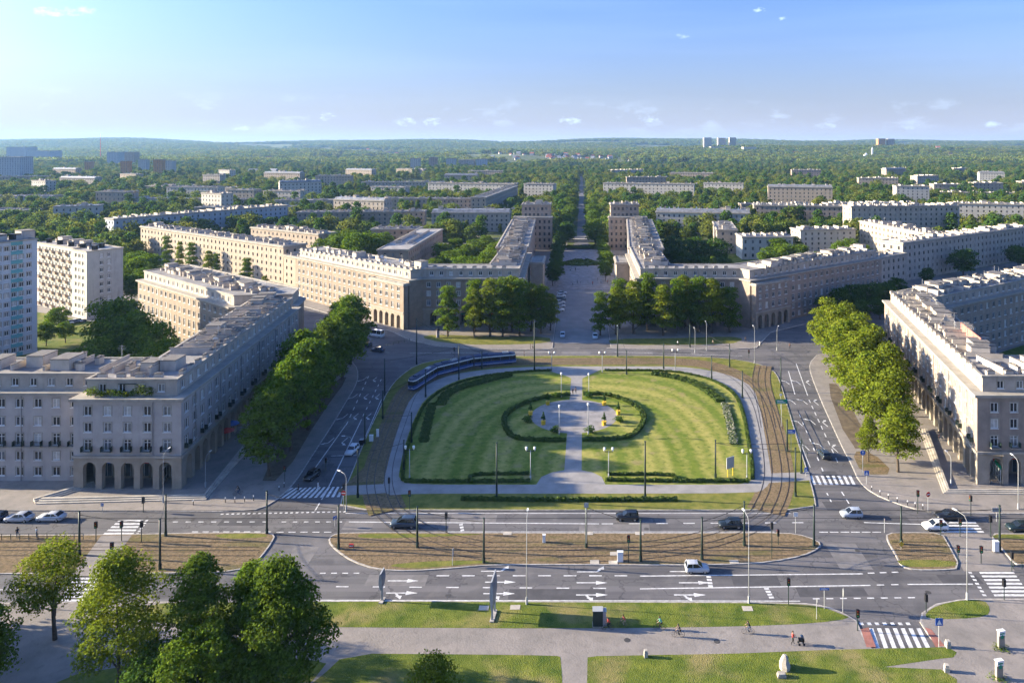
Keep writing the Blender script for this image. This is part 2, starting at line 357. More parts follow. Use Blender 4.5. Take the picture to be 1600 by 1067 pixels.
def leaf_material(name, ca, cb, cc):
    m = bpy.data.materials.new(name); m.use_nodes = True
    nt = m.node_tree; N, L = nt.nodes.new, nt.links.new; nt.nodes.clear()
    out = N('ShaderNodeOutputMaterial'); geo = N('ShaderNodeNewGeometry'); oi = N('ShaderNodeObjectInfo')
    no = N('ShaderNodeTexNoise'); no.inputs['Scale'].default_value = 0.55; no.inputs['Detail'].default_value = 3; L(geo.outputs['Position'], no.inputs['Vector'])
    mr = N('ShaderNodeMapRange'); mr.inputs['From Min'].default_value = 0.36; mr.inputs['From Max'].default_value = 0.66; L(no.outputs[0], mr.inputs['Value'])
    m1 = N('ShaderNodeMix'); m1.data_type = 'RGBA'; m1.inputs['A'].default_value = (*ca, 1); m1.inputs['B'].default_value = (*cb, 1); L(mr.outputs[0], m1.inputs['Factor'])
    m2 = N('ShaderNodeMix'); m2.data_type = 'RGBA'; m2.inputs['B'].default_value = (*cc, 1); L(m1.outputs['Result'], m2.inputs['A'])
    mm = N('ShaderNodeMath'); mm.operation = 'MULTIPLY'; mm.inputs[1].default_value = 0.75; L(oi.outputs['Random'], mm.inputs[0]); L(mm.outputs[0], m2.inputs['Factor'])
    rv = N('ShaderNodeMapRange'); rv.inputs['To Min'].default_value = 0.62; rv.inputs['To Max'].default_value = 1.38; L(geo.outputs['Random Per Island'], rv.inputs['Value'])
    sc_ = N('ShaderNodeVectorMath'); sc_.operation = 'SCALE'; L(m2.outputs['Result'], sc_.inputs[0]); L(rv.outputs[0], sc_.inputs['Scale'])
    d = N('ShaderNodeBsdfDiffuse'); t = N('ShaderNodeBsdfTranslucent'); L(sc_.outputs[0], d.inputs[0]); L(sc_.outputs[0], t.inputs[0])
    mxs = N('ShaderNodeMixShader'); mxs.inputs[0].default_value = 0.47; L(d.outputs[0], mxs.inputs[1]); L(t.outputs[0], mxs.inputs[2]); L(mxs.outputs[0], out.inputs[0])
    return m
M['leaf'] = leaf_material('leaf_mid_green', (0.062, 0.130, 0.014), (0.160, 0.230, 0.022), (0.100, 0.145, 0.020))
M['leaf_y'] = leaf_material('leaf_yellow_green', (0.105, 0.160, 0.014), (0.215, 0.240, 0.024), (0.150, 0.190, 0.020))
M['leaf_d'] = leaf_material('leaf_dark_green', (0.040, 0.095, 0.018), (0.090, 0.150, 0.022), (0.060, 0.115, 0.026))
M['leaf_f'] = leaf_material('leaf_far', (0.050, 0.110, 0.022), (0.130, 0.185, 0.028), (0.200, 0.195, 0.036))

# ------------------------------------------------------------------ terrain
def sstep(a, b, x):
    t = min(1.0, max(0.0, (x - a) / (b - a))); return t * t * (3 - 2 * t)
def gauss(x, y, cx, cy_, sx, sy): return math.exp(-((x - cx) / sx) ** 2 - ((y - cy_) / sy) ** 2)
def hz(X, Y):
    z = 0.0
    ang = X / max(Y, 1.0)
    far = 104 + 10 * math.sin(ang * 7 + 1.0) + 7 * math.sin(ang * 17 + 0.5) + 5 * math.sin(X * 0.0021 + Y * 0.0007)
    z += sstep(3200, 7600, Y) * far
    z += 44 * gauss(X, Y, 760, 3500, 560, 620) + 34 * gauss(X, Y, 1750, 3600, 620, 620) + 30 * gauss(X, Y, -420, 3400, 420, 520) + 18 * gauss(X, Y, -1500, 3800, 500, 500) + 14 * gauss(X, Y, -2300, 4300, 400, 600) + 26 * gauss(X, Y, 2600, 4200, 800, 700)
    z += sstep(1500, 3200, Y) * (5 * math.sin(X * 0.004 + 1) + 4 * math.sin(Y * 0.005 + X * 0.002))
    return z
def terrain_material():
    m = mat('meadow_and_field', (0.10, 0.115, 0.03), 0.95, scale=0.02, col2=(0.05, 0.075, 0.02), detail=8, spec=0.1)
    layered(m, (0.16, 0.145, 0.10), 0.035, 0.52, 0.60, 0.7); layered(m, (0.15, 0.165, 0.06), 0.0016, 0.50, 0.56, 0.8, stretch=(1.6, 0.5, 1))
    return m
def build_terrain():
    xs = list(np.concatenate([np.linspace(-9000, -2400, 36), np.linspace(-2300, -420, 40), np.linspace(-380, 380, 20), np.linspace(420, 2300, 40), np.linspace(2400, 9000, 36)]))
    ys = list(np.concatenate([np.linspace(-300, 900, 14), np.linspace(1000, 4200, 54), np.linspace(4300, 9400, 46)]))
    v = [(x, y, hz(x, y) - 0.05) for y in ys for x in xs]; nx = len(xs)
    f = [(j * nx + i, j * nx + i + 1, (j + 1) * nx + i + 1, (j + 1) * nx + i) for j in range(len(ys) - 1) for i in range(nx - 1)]
    me = bpy.data.meshes.new('ground'); me.from_pydata(v, [], f); me.materials.append(terrain_material())
    me.polygons.foreach_set('use_smooth', [True] * len(f))
    tag(inst('ground', me), kind='structure')
build_terrain()

# ------------------------------------------------------------------ roads and pavements
KH = 0.13
def sheet(name, pts, z, m, parent=None, kind='structure'):
    b = MB(); b.poly(pts, z); o = b.build(name, m, parent)
    if parent is None and kind: o['kind'] = kind
    return o
def island(name, pts, top, kw=0.22, z0=-0.02, h=KH):
    """raised ground with a kerb of stone round it"""
    pts = ccw(pts); inn = offset_poly(pts, kw); b = MB(); n = len(pts)
    for i in range(n):
        p, q = pts[i], pts[(i + 1) % n]
        b.face([(*p, z0), (*q, z0), (*q, h), (*p, h)], 0)
    b.ring(pts, inn, h, 0)
    k = b.build('kerb', M['kerb'])
    s = MB(); s.poly(inn, h - 0.005); o = s.build(name, top); o['kind'] = 'structure'
    k.parent = o
    return o
road = sheet('road', [(-330, 70), (330, 70), (330, 345), (-330, 345)], 0.0, M['asphalt'])
avenue = sheet('avenue_road', [(-7.2, 345.0), (7.6, 345.0), (6.5, 460), (3.6, 480), (3.4, 1500), (-2.6, 1500), (-3.0, 480), (-6.0, 460)], 0.02, M['asphalt'])

# centre island
isl = chaikin(G([(530, 797), (700, 798), (900, 798), (1100, 798), (1276, 797), (1273, 774), (1260, 730), (1250, 700), (1232, 638), (1218, 592), (1208, 578), (1180, 567),
       (1136, 560), (1080, 557), (960, 556), (860, 556), (760, 557), (712, 560), (686, 562), (650, 570), (622, 590), (606, 610), (592, 640), (571, 684), (548, 742), (536, 768)]), 1)
centre = island('central_island', isl, M['grassy'])
# tram bed round the island
def strip(name, line, w, z, m, parent, it=2):
    l = chaikin_open(line, it); a, b_ = offset_line(l, w / 2), offset_line(l, -w / 2)
    b = MB()
    for i in range(len(l) - 1): b.face([(*b_[i], z), (*b_[i + 1], z), (*a[i + 1], z), (*a[i], z)])
    return b.build(name, m, parent)
ring_line = G([(606, 800), (592, 765), (594, 730), (607, 690), (622, 650), (636, 615), (660, 595), (706, 578), (756, 570), (806, 566), (900, 565), (1000, 565), (1080, 566), (1130, 575),
               (1172, 600), (1192, 632), (1203, 670), (1211, 710), (1215, 745), (1210, 772), (1196, 800)])
tb = strip('tram_bed', ring_line, 6.6, KH + 0.006, M['trackbed'], centre)
tb2 = strip('tram_bed', G([(1193, 572), (1188, 596), (1200, 640), (1206, 670)]), 5.0, KH + 0.002, M['trackbed'], centre)
tb3 = strip('tram_bed', G([(618, 700), (585, 735), (560, 760), (545, 772)]), 5.2, KH + 0.003, M['trackbed'], centre)
def rails(line, z, parent, tracks=(-1.65, 1.65), it=3):
    l = chaikin_open(line, it)
    for t in tracks:
        for o_ in (-0.72, 0.72):
            q = offset_line(l, t + o_); a, b_ = offset_line(q, 0.07), offset_line(q, -0.07)
            b = MB()
            for i in range(len(q) - 1):
                b.face([(*b_[i], z), (*b_[i + 1], z), (*a[i + 1], z), (*a[i], z)])
            b.build('rail', M['rail'], parent)
rails(ring_line, KH + 0.03, tb)
rails(G([(1193, 572), (1188, 596), (1200, 640), (1206, 670)]), KH + 0.026, tb2)
# ring path, axis path, round place in the middle
outer = chaikin(G([(597, 775), (600, 750), (611, 705), (628, 652), (642, 622), (668, 600), (708, 585), (758, 578), (820, 574), (880, 573), (960, 573), (1060, 573), (1110, 579), (1150, 590), (1178, 607),
           (1188, 640), (1195, 680), (1202, 720), (1206, 748), (1196, 765), (1178, 771), (1000, 772), (800, 772), (650, 772)]), 1)
inner = chaikin(G([(622, 752), (626, 725), (634, 690), (650, 648), (662, 626), (690, 605), (726, 591), (770, 584), (830, 579), (880, 578.5), (960, 578.5), (1046, 578), (1092, 586), (1128, 598), (1154, 616),
           (1166, 648), (1173, 690), (1180, 730), (1178, 748), (1166, 756), (1145, 758), (1000, 758), (800, 758), (650, 758)]), 1)
sheet('ring_path', outer, KH + 0.010, M['path'], centre)
for q, zz in ((G([(538, 760), (600, 757), (604, 771), (534, 775)]), 0.014), (G([(1190, 741), (1264, 738), (1267, 751), (1195, 756)]), 0.015)):
    sheet('crossing_path', q, KH + zz, M['path'], centre)
lawn = sheet('lawn', inner, KH + 0.018, M['lawn']); lawn['kind'] = 'structure'
sheet('axis_path', G([(893.5, 578), (910, 578), (908.5, 760), (880, 760)]), KH + 0.026, M['path'], centre)
sheet('axis_path', G([(838, 758), (846, 746), (862, 739), (884, 735), (906, 735), (926, 739), (940, 746), (946, 758)]), KH + 0.030, M['path'], centre)
sheet('axis_path', G([(850, 578), (940, 578), (918, 588), (910, 592), (893, 592), (884, 588)]), KH + 0.032, M['path'], centre)
def ellipse_px(cx, cy_, rx, ry, n=40, a0=0, a1=2 * math.pi):
    return [(cx + rx * math.cos(a0 + (a1 - a0) * i / n), cy_ - ry * math.sin(a0 + (a1 - a0) * i / n)) for i in range(n + (0 if a1 - a0 > 6.2 else 1))]
ccx, ccy = g(897, 650); rad = 7.8
circ = [(ccx + rad * math.cos(2 * math.pi * i / 40) * 1.33, ccy + rad * math.sin(2 * math.pi * i / 40) * 1.35) for i in range(40)]
sheet('round_place', circ, KH + 0.035, mat('round_place_slabs', (0.27, 0.253, 0.24), 0.8, scale=0.5, var=0.3), centre)
CC = (ccx, ccy)

# tram medians of the south road
med1 = chaikin(G([(540, 832), (700, 832.5), (900, 833), (1100, 833), (1225, 832), (1262, 838), (1287, 851), (1270, 864), (1235, 874), (1175, 882), (1050, 884), (900, 883), (770, 883), (700, 889), (640, 893), (590, 891),
              (550, 878), (524, 860), (512, 846), (518, 836)]), 1)
m1 = island('tram_median', med1, M['trackbed'])
med0 = chaikin(G([(-230, 838), (0, 836), (150, 836), (300, 833), (415, 832), (431, 836), (424, 850), (412, 866), (400, 880), (370, 893), (300, 896), (150, 897), (0, 897), (-230, 899)]), 1)
m0 = island('tram_median', med0, M['trackbed'])
med2 = chaikin(G([(1384, 833), (1420, 832), (1472, 833), (1482, 850), (1503, 889), (1470, 891.5), (1430, 891.5), (1408, 886), (1398, 866), (1386, 846)]), 1)
m2 = island('tram_median', med2, M['trackbed'])
med3 = chaikin(G([(1545, 834), (1580, 834), (1760, 836), (1760, 884), (1600, 884), (1585, 882), (1565, 858)]), 1)
m3 = island('tram_median', med3, M['trackbed'])
# green strips inside the medians
for par, q in ((m1, [(560, 834), (660, 835), (780, 835), (640, 841), (560, 842)]), (m1, [(600, 884), (660, 878), (740, 876), (775, 879), (700, 885), (640, 889)]), (m2, [(1400, 875), (1490, 876), (1498, 886), (1420, 887), (1407, 883)]),
               (m0, [(330, 835), (412, 834), (420, 840), (350, 843)]), (m3, [(1548, 836), (1600, 836), (1750, 838), (1750, 843), (1556, 843)])):
    sheet('grass_strip', chaikin(G(q), 1), KH + 0.004, M['grassy'], par)
for par, x0, x1 in ((m0, -220, 408), (m1, 522, 1262), (m2, 1397, 1484), (m3, 1572, 1750)):
    for yy in (851.5, 865):
        rails([g(x0 if yy < 860 else x0 + 14, yy), g((x0 + x1) / 2, yy), g(x1 - (0 if yy < 860 else 6), yy)], KH + 0.02, par, tracks=(0,), it=1)
# branch rails swinging from the median into the island
rails(G([(870, 866), (1010, 862), (1100, 846), (1160, 826), (1192, 806), (1200, 797)]), KH + 0.024, m1, it=3)
rails(G([(760, 862), (700, 850), (650, 832), (616, 808), (606, 797)]), KH + 0.028, m1, it=3)

# west pavement, east pavement, north pavements, south walk
wpav = [(-330, g(0, 798)[1])] + chaikin_open(G([(-20, 798), (200, 799), (390, 800), (425, 788), (458, 760), (490, 710), (520, 664), (540, 630), (556, 604), (561, 586), (556, 570), (535, 554), (505, 540)]), 1) + [(-96, 229), (-160, 280), (-330, 420)]
wp = island('pavement', wpav, M['paving'])
epav = chaikin_open(G([(1700, 803), (1500, 803), (1440, 799), (1400, 787), (1362, 771), (1341, 752), (1330, 726), (1318, 704), (1294, 652), (1280, 620), (1266, 584), (1264, 568), (1276, 555)]), 1) + [(94, 228), (155, 266), (330, 385), (330, g(0, 803)[1])]
ep = island('pavement', epav, M['paving'])
nl = G([(868, 545), (850, 547), (740, 545.5), (680, 541), (640, 532)]) + [(-66, 246), (-128, 298), (-250, 402), (-250, 470), (-9.2, 470), (-9.2, 226)]
nlp = island('pavement', nl, M['paving'])
nr = G([(946, 545), (1000, 546), (1080, 546), (1150, 546), (1182, 544)]) + [(66, 245), (133, 295), (250, 378), (250, 470), (9.5, 470), (9.5, 227)]
nrp = island('pavement', nr, M['paving'])
sv_y = 939.5
spav = chaikin_open(G([(-300, 944), (200, 941), (500, 939), (800, 940), (1100, 941), (1250, 942), (1290, 947), (1318, 958), (1338, 970)]), 1) + G([(1352, 1000), (1362, 1014), (1470, 1014), (1452, 995), (1437, 972), (1440, 958), (1462, 944), (1500, 937), (1540, 936), (1800, 936), (1900, 1150), (-500, 1150)])
sp = island('south_walk', spav, M['paving'])
# fields of grass on the pavements
gs = lambda name, q, z=KH + 0.006, m='grass', it=1, parent=None: sheet(name, chaikin(ccw(q), it) if it else ccw(q), z, M[m], parent)
gs('verge', G([(180, 944), (500, 940.5), (800, 941.5), (1100, 942.5), (1240, 944), (1285, 949), (1314, 960), (1331, 967), (1270, 975), (1150, 980), (900, 983), (520, 981), (230, 978)]))
gs('verge', G([(1446, 958), (1466, 946), (1502, 938.5), (1538, 938), (1548, 952), (1542, 964), (1500, 968), (1448, 968)]))
gs('south_lawn', G([(540, 1022), (700, 1023), (868, 1025), (878, 1028), (879, 1150), (380, 1150), (500, 1060)]))
gs('south_lawn', G([(918, 1028), (932, 1026), (1150, 1022), (1300, 1016), (1480, 1012), (1495, 1020), (1490, 1028), (1470, 1030), (1382, 1043), (1470, 1047), (1495, 1062), (1500, 1150), (916, 1150)]), it=0)
gs('south_lawn', G([(80, 1060), (240, 1035), (480, 1030), (520, 1040), (380, 1150), (-20, 1150)]))
gs('verge', G([(-260, 900 + 46), (0, 946), (24, 950), (0, 957), (-260, 960)]))
# tree pits and courtyard greens
def pit(pts, m='soil'): return gs('planting_strip', pts, KH + 0.007, m, 1)
pit(G([(1330, 706), (1362, 706), (1400, 742), (1347, 742)]), 'trackbed'); pit(G([(1290, 600), (1312, 600), (1362, 700), (1328, 702)]), 'soil')
pit(G([(400, 752), (440, 752), (500, 650), (545, 590), (530, 590), (480, 640)]), 'soil')
for q in ([(655, 527), (680, 523), (770, 527), (858, 526), (862, 537), (760, 540), (690, 536)], [(950, 530), (1060, 529), (1140, 526), (1165, 530), (1140, 539), (955, 540)]): gs('verge', G(q), m='grassy')
gs('courtyard_lawn', [(-330, 152), (-92, 152), (-100, 205), (-155, 248), (-330, 330)], KH + 0.004, 'grass', 0)
gs('courtyard_lawn', [(330, 152), (93, 152), (106, 204), (160, 240), (330, 300)], KH + 0.004, 'grass', 0)
gs('courtyard_lawn', [(-37, 270), (-56, 270), (-112, 318), (-240, 410), (-240, 466), (-46, 466)], KH + 0.004, 'grass', 0)
gs('courtyard_lawn', [(36, 270), (56, 270), (118, 314), (240, 392), (240, 466), (47, 466)], KH + 0.004, 'grass', 0)
# steps in front of the corner arcades: three stone treads each
def treads(a, b, c):
    """three low steps along the pavement edge a-b-c (world points)"""
    for k in range(3):
        l = offset_line([a, b, c], 0.55 * k); h_ = KH + 0.16 + 0.16 * k
        lo, hi = offset_line(l, 0.0), offset_line(l, 0.62)
        m_ = MB()
        for i in range(2):
            m_.face([(*lo[i], KH), (*lo[i + 1], KH), (*lo[i + 1], h_), (*lo[i], h_)]); m_.face([(*lo[i], h_), (*lo[i + 1], h_), (*hi[i + 1], h_), (*hi[i], h_)])
            m_.face([(*hi[i + 1], KH), (*hi[i], KH), (*hi[i], h_), (*hi[i + 1], h_)])
        for i, e in ((0, 0), (2, 2)): m_.face([(*lo[e], KH), (*lo[e], h_), (*hi[e], h_), (*hi[e], KH)])
        m_.build('step', M['step'], STEP)
STEP = empty('stone_steps', (0, 0, 0)); tag(STEP, 'three long pale stone steps turning the corner before the left arcade', 'steps')
treads(g(56, 789), g(322, 782), g(392, 700))
treads(g(56 - 1, 788), (g(56, 789)[0] + 5.5, g(56, 789)[1] + 6.5), (g(56, 789)[0] + 6, g(56, 789)[1] + 7))
STEP = empty('stone_steps', (0, 0, 0)); tag(STEP, 'three pale stone steps turning the corner before the right arcade', 'steps')
treads(g(1436, 672), g(1474, 772), g(1680, 775))

# avenue forecourt with flower beds
fore = sheet('forecourt', [(-9.0, 232), (9.3, 232), (9.3, 345), (-9.0, 345)], 0.012, M['avenue'])
sheet('forecourt_slabs', [(-18, 318), (18, 318), (17, 440), (-17, 440)], KH + 0.02, mat('forecourt_slabs', (0.29, 0.27, 0.26), 0.85, scale=0.4, var=0.35), fore)
for q in ((-18.6, 318, -16.6, 436), (16.6, 318, 18.6, 436)):
    b = MB(); b.box(q[0], q[1], KH, q[2], q[3], KH + 0.4); b.build('border_wall', M['step'], fore)

b = MB(); b.box(-12, 474, 0.0, 13.5, 478, 2.2); b.build('terrace_wall', M['step'], fore)
b = MB(); b.box(-11.5, 478.01, 0.0, 13, 492, 1.6); b.build('terrace', M['paving'], fore)
# ------------------------------------------------------------------ road markings (thin sheets of paint)
ZP = 0.006
def bar(p, q, w, name='lane_line', z=ZP, parent=road):
    p, q = Vector(p), Vector(q); d = (q - p).normalized() * (w / 2); n = Vector((-d.y, d.x))
    b = MB(); b.face([(*(p - n), z), (*(q - n), z), (*(q + n), z), (*(p + n), z)]); return b.build(name, M['line'], parent)
def dashes(p, q, n, fill=0.4, w=0.22, name='lane_dash', z=ZP):
    p, q = Vector(g(*p)), Vector(g(*q))
    for i in range(n): bar(p.lerp(q, i / n), p.lerp(q, (i + fill) / n), w, name, z)
def solid(p, q, w=0.22): bar(g(*p), g(*q), w)
def zebra(tl, tr, br, bl, n, along=True, fill=0.52):
    """stripes between four photo corners; along: stripes follow each other from left to right"""
    a, b_, c, d = (Vector(g(*p)) for p in (tl, tr, br, bl))
    for i in range(n):
        s, e = i / n, (i + fill) / n
        if along: P = [d.lerp(c, s), d.lerp(c, e), a.lerp(b_, e), a.lerp(b_, s)]
        else: P = [a.lerp(d, e), b_.lerp(c, e), b_.lerp(c, s), a.lerp(d, s)]
        m_ = MB(); m_.face([(p.x, p.y, ZP) for p in P]); m_.build('zebra_stripe', M['line'], road)
zebra((455, 762), (541, 760), (535, 776), (428, 779), 12)
zebra((1265, 743), (1334, 743), (1341, 757), (1271, 757), 8)
zebra((1358, 981), (1444, 981), (1460, 1012), (1368, 1012), 7)
zebra((1530, 893), (1584, 893), (1612, 934), (1556, 934), 7, False)
zebra((1484, 815), (1524, 815), (1540, 834), (1468, 834), 4, False)
zebra((186, 812), (224, 812), (206, 837), (158, 837), 5, False)
zebra((112, 902), (160, 902), (140, 942), (92, 942), 7, False)
dashes((1515, 893), (1541, 934), 7, 0.5, 0.5, 'cycle_dash'); dashes((1343, 974), (1428, 974), 7, 0.5, 0.5, 'cycle_dash'); dashes((230, 812), (212, 837), 6, 0.5, 0.4, 'cycle_dash')
dashes((345, 803), (545, 799), 24, 0.5, 0.35, 'give_way_dash')
# north carriageway
dashes((270, 815), (430, 815), 8); dashes((440, 815), (545, 815), 6); solid((545, 815), (936, 818)); dashes((940, 818), (1280, 816), 8, 0.42); solid((1350, 816), (1480, 820)); dashes((300, 830.5), (430, 830.5), 8, 0.6)
dashes((432, 831), (525, 831), 5, 0.6); dashes((1280, 831), (1380, 831), 6, 0.8)
solid((540, 801.5), (1235, 801.5), 0.14); solid((700, 830.4), (1210, 830.6), 0.14); dashes((720, 818), (723, 831), 3, 0.6, 0.6, 'stop_dash')
# south carriageway
dashes((682, 899), (1000, 899), 8, 0.5); solid((1000, 899.5), (1348, 896)); dashes((1356, 895), (1412, 893), 3, 0.55); dashes((525, 916), (985, 919), 8, 0.34); solid((1000, 919.5), (1360, 914)); dashes((1370, 913.5), (1415, 912.5), 2, 0.5); solid((1418, 912.5), (1520, 912))
dashes((1107, 899), (1111, 919), 4, 0.65, 0.7, 'stop_dash'); dashes((1197, 918), (1207, 936), 4, 0.65, 0.7, 'stop_dash'); solid((440, 937), (1250, 938.6), 0.16); dashes((1270, 935), (1440, 933), 8, 0.5); solid((-200, 921), (40, 921)); dashes((500, 895), (570, 895), 4, 0.5)
# west street
solid((478, 751), (543, 660)); dashes((541, 664), (578, 583), 8, 0.45); solid((513, 762), (565, 655)); dashes((567, 650), (598, 588), 7, 0.4); solid((517, 712), (557, 711)); solid((571, 682), (596, 624), 0.16); dashes((492, 798), (512, 764), 2, 0.7)
# east street
dashes((1309, 722), (1262, 620), 9, 0.5); solid((1262, 618), (1244, 568)); dashes((1286, 736), (1246, 640), 7, 0.35); solid((1242, 616), (1232, 580)); dashes((1315, 768), (1330, 792), 2, 0.55); dashes((1292, 770), (1302, 790), 2, 0.4); solid((1266, 730), (1230, 640), 0.14)
# north road
solid((640, 552), (860, 550), 0.16); solid((960, 550), (1160, 556), 0.16)
def arrow(px, py, heading, kind='straight', L_=4.6, ang=None):
    """painted lane arrow; heading in degrees, 0 = towards the right, 90 = away"""
    X, Y = g(px, py); a = math.radians(heading); M_ = Matrix.Translation((X, Y, 0)) @ Matrix.Rotation(a, 4, 'Z')
    b = MB(); T = lambda pts: b.face([tuple(M_ @ Vector((x, y, ZP + 0.004))) for x, y in pts])
    h = L_ / 2
    if kind in ('straight', 'both'):
        T([(-h, -0.11), (h - 1.7, -0.11), (h - 1.7, 0.11), (-h, 0.11)]); T([(h - 1.7, -0.45), (h, 0), (h - 1.7, 0.45)])
    if kind in ('left', 'right', 'both'):
        s = -1 if kind in ('right', 'both') else 1; x0 = -h if kind != 'both' else -h + 0.3; xe = h - 1.5 if kind != 'both' else -h + 1.4
        if kind != 'both': T([(x0, -0.1), (xe, -0.1), (xe, 0.1), (x0, 0.1)] if s > 0 else [(x0, -0.1), (xe, -0.1), (xe, 0.1), (x0, 0.1)])
        p = [(xe - 0.25, 0), (xe + 0.15, 0), (xe + 0.75, s * 0.7), (xe + 0.35, s * 0.7)]; T(p if s > 0 else p[::-1])
        p = [(xe + 0.05, s * 0.62), (xe + 1.05, s * 0.62), (xe + 1.0, s * 1.45)]; T(p if s > 0 else p[::-1])
    b.build('lane_arrow', M['line'], road)
for x, y, k in ((630, 907, 'straight'), (628, 926, 'both'), (782, 909, 'straight'), (780, 927, 'both'), (925, 910, 'straight'), (925, 929, 'both'), (1085, 910, 'straight'), (1078, 929, 'both'), (775, 892, 'left'), (925, 893, 'left'), (1070, 892.5, 'left')): arrow(x, y, 0, k)
for x, y, k in ((1258, 697, 'left'), (1282, 696, 'left'), (1302, 700, 'right'), (1248, 660, 'left'), (1268, 658, 'left'), (1287, 661, 'right'), (1238, 627, 'left'), (1256, 627, 'left'), (1273, 628, 'right'), (1229, 597, 'left'), (1246, 597, 'left'), (1261, 598, 'right')): arrow(x, y, 97, k, 4.2)
for x, y, k in ((515, 690, 'right'), (536, 690, 'left'), (537, 652, 'right'), (554, 651, 'left'), (574, 651, 'left'), (553, 620, 'right'), (570, 620, 'left'), (588, 620, 'left'), (568, 593, 'right'), (584, 593, 'left')): arrow(x, y, 262, k, 4.2)
for q in ([(1345, 984), (1357, 981), (1369, 1012), (1354, 1012)], [(1445, 981), (1455, 984), (1476, 1010), (1462, 1012)]): sheet('red_paving', G(q), KH + 0.009, M['redpath'], sp)
zebra((1392, 1037), (1452, 1034), (1452, 1046), (1402, 1043), 4)
# manhole covers
disc = MB(); disc.prism([(0.42 * math.cos(i * math.pi / 8), 0.42 * math.sin(i * math.pi / 8)) for i in range(16)], 0, 0.012); disc_me = disc.mesh('manhole', mat('cast_iron', (0.07, 0.065, 0.06), 0.6, var=0.3))
for x, y in ((1010, 826), (880, 809), (700, 930), (1450, 925), (980, 1001), (1120, 1003), (560, 736), (1290, 640), (300, 812), (1340, 860)): inst('manhole_cover', disc_me, road, (*g(x, y), 0.002 if y < 940 else KH))

rq = random.Random(21)
for (x, y, wx, wy) in ((620, 906, 9, 2.6), (870, 928, 14, 2.4), (1180, 905, 7, 3), (1300, 925, 10, 2.2), (960, 824, 12, 2.2), (740, 810, 8, 2.4), (1380, 812, 9, 2.6), (560, 820, 5, 3), (380, 815, 8, 2.4), (300, 925, 10, 2.2), (470, 868, 4, 5), (1325, 868, 5, 7), (1270, 660, 2.4, 9), (1300, 745, 3, 5), (545, 660, 2.2, 9), (505, 735, 2.4, 6), (1050, 552, 12, 3), (900, 551, 9, 2.6), (1310, 790, 5, 3), (1500, 905, 6, 2.4), (90, 925, 9, 2.4)):
    X, Y = g(x, y); sheet('road_patch', [(X - wx / 2, Y - wy / 2), (X + wx / 2, Y - wy / 2 + rq.uniform(-.2, .2)), (X + wx / 2, Y + wy / 2), (X - wx / 2, Y + wy / 2)], 0.003, M[rq.choice(('patch', 'patch', 'patch_l'))], road)

sheet('median_crossing', G([(1474, 834), (1544, 834), (1586, 892), (1506, 892)]), 0.004, M['paving'], road); sheet('median_crossing', G([(206, 837), (158, 838), (112, 901), (160, 901)]), KH + 0.008, M['paving'], m0)

# ------------------------------------------------------------------ building kit
FOOT = []                                   # footprints, so that no tree grows through a house
_wcache = {}
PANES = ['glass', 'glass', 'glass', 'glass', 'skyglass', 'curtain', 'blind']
def window_mesh(w, h, pane, bare=False, tall=False):
    """window in its opening: x along the wall, y inwards, origin at the middle of the lower edge"""
    k = (round(w, 2), round(h, 2), pane, bare, tall)
    if k in _wcache: return _wcache[k]
    b = MB(); t = 0.11
    b.box(-w / 2, 0.10, 0, -w / 2 + t, 0.2, h); b.box(w / 2 - t, 0.10, 0, w / 2, 0.2, h)
    b.box(-w / 2 + t, 0.10, 0, w / 2 - t, 0.2, t); b.box(-w / 2 + t, 0.10, h - t, w / 2 - t, 0.2, h)
    b.box(-0.05, 0.11, t, 0.05, 0.19, h - t)
    if tall: b.box(-w / 2 + t, 0.115, h * 0.7, w / 2 - t, 0.185, h * 0.7 + 0.09)
    b.box(-w / 2 - 0.08, -0.12, -0.1, w / 2 + 0.08, 0.16, -0.005)
    o_ = 0.17
    for q in ((-w / 2 - o_, -.05, 0.0, -w / 2 - .002, .02, h + .002), (w / 2 + .002, -.05, 0.0, w / 2 + o_, .02, h + .002), (-w / 2 - o_, -.06, h + .002, w / 2 + o_, .02, h + o_ + .03)): b.box(*q, 2)
    if not bare: b.face([(-w / 2 + t, 0.16, t), (w / 2 - t, 0.16, t), (w / 2 - t, 0.16, h - t), (-w / 2 + t, 0.16, h - t)], 1)
    fm = b.mesh('window', [M['frame'], M[pane], M['cornice']])
    p = MB(); p.face([(-w / 2 + t, 0.16, t), (w / 2 - t, 0.16, t), (w / 2 - t, 0.16, h - t), (-w / 2 + t, 0.16, h - t)]); pm = p.mesh('pane', M[pane])
    _wcache[k] = (fm, pm); return _wcache[k]
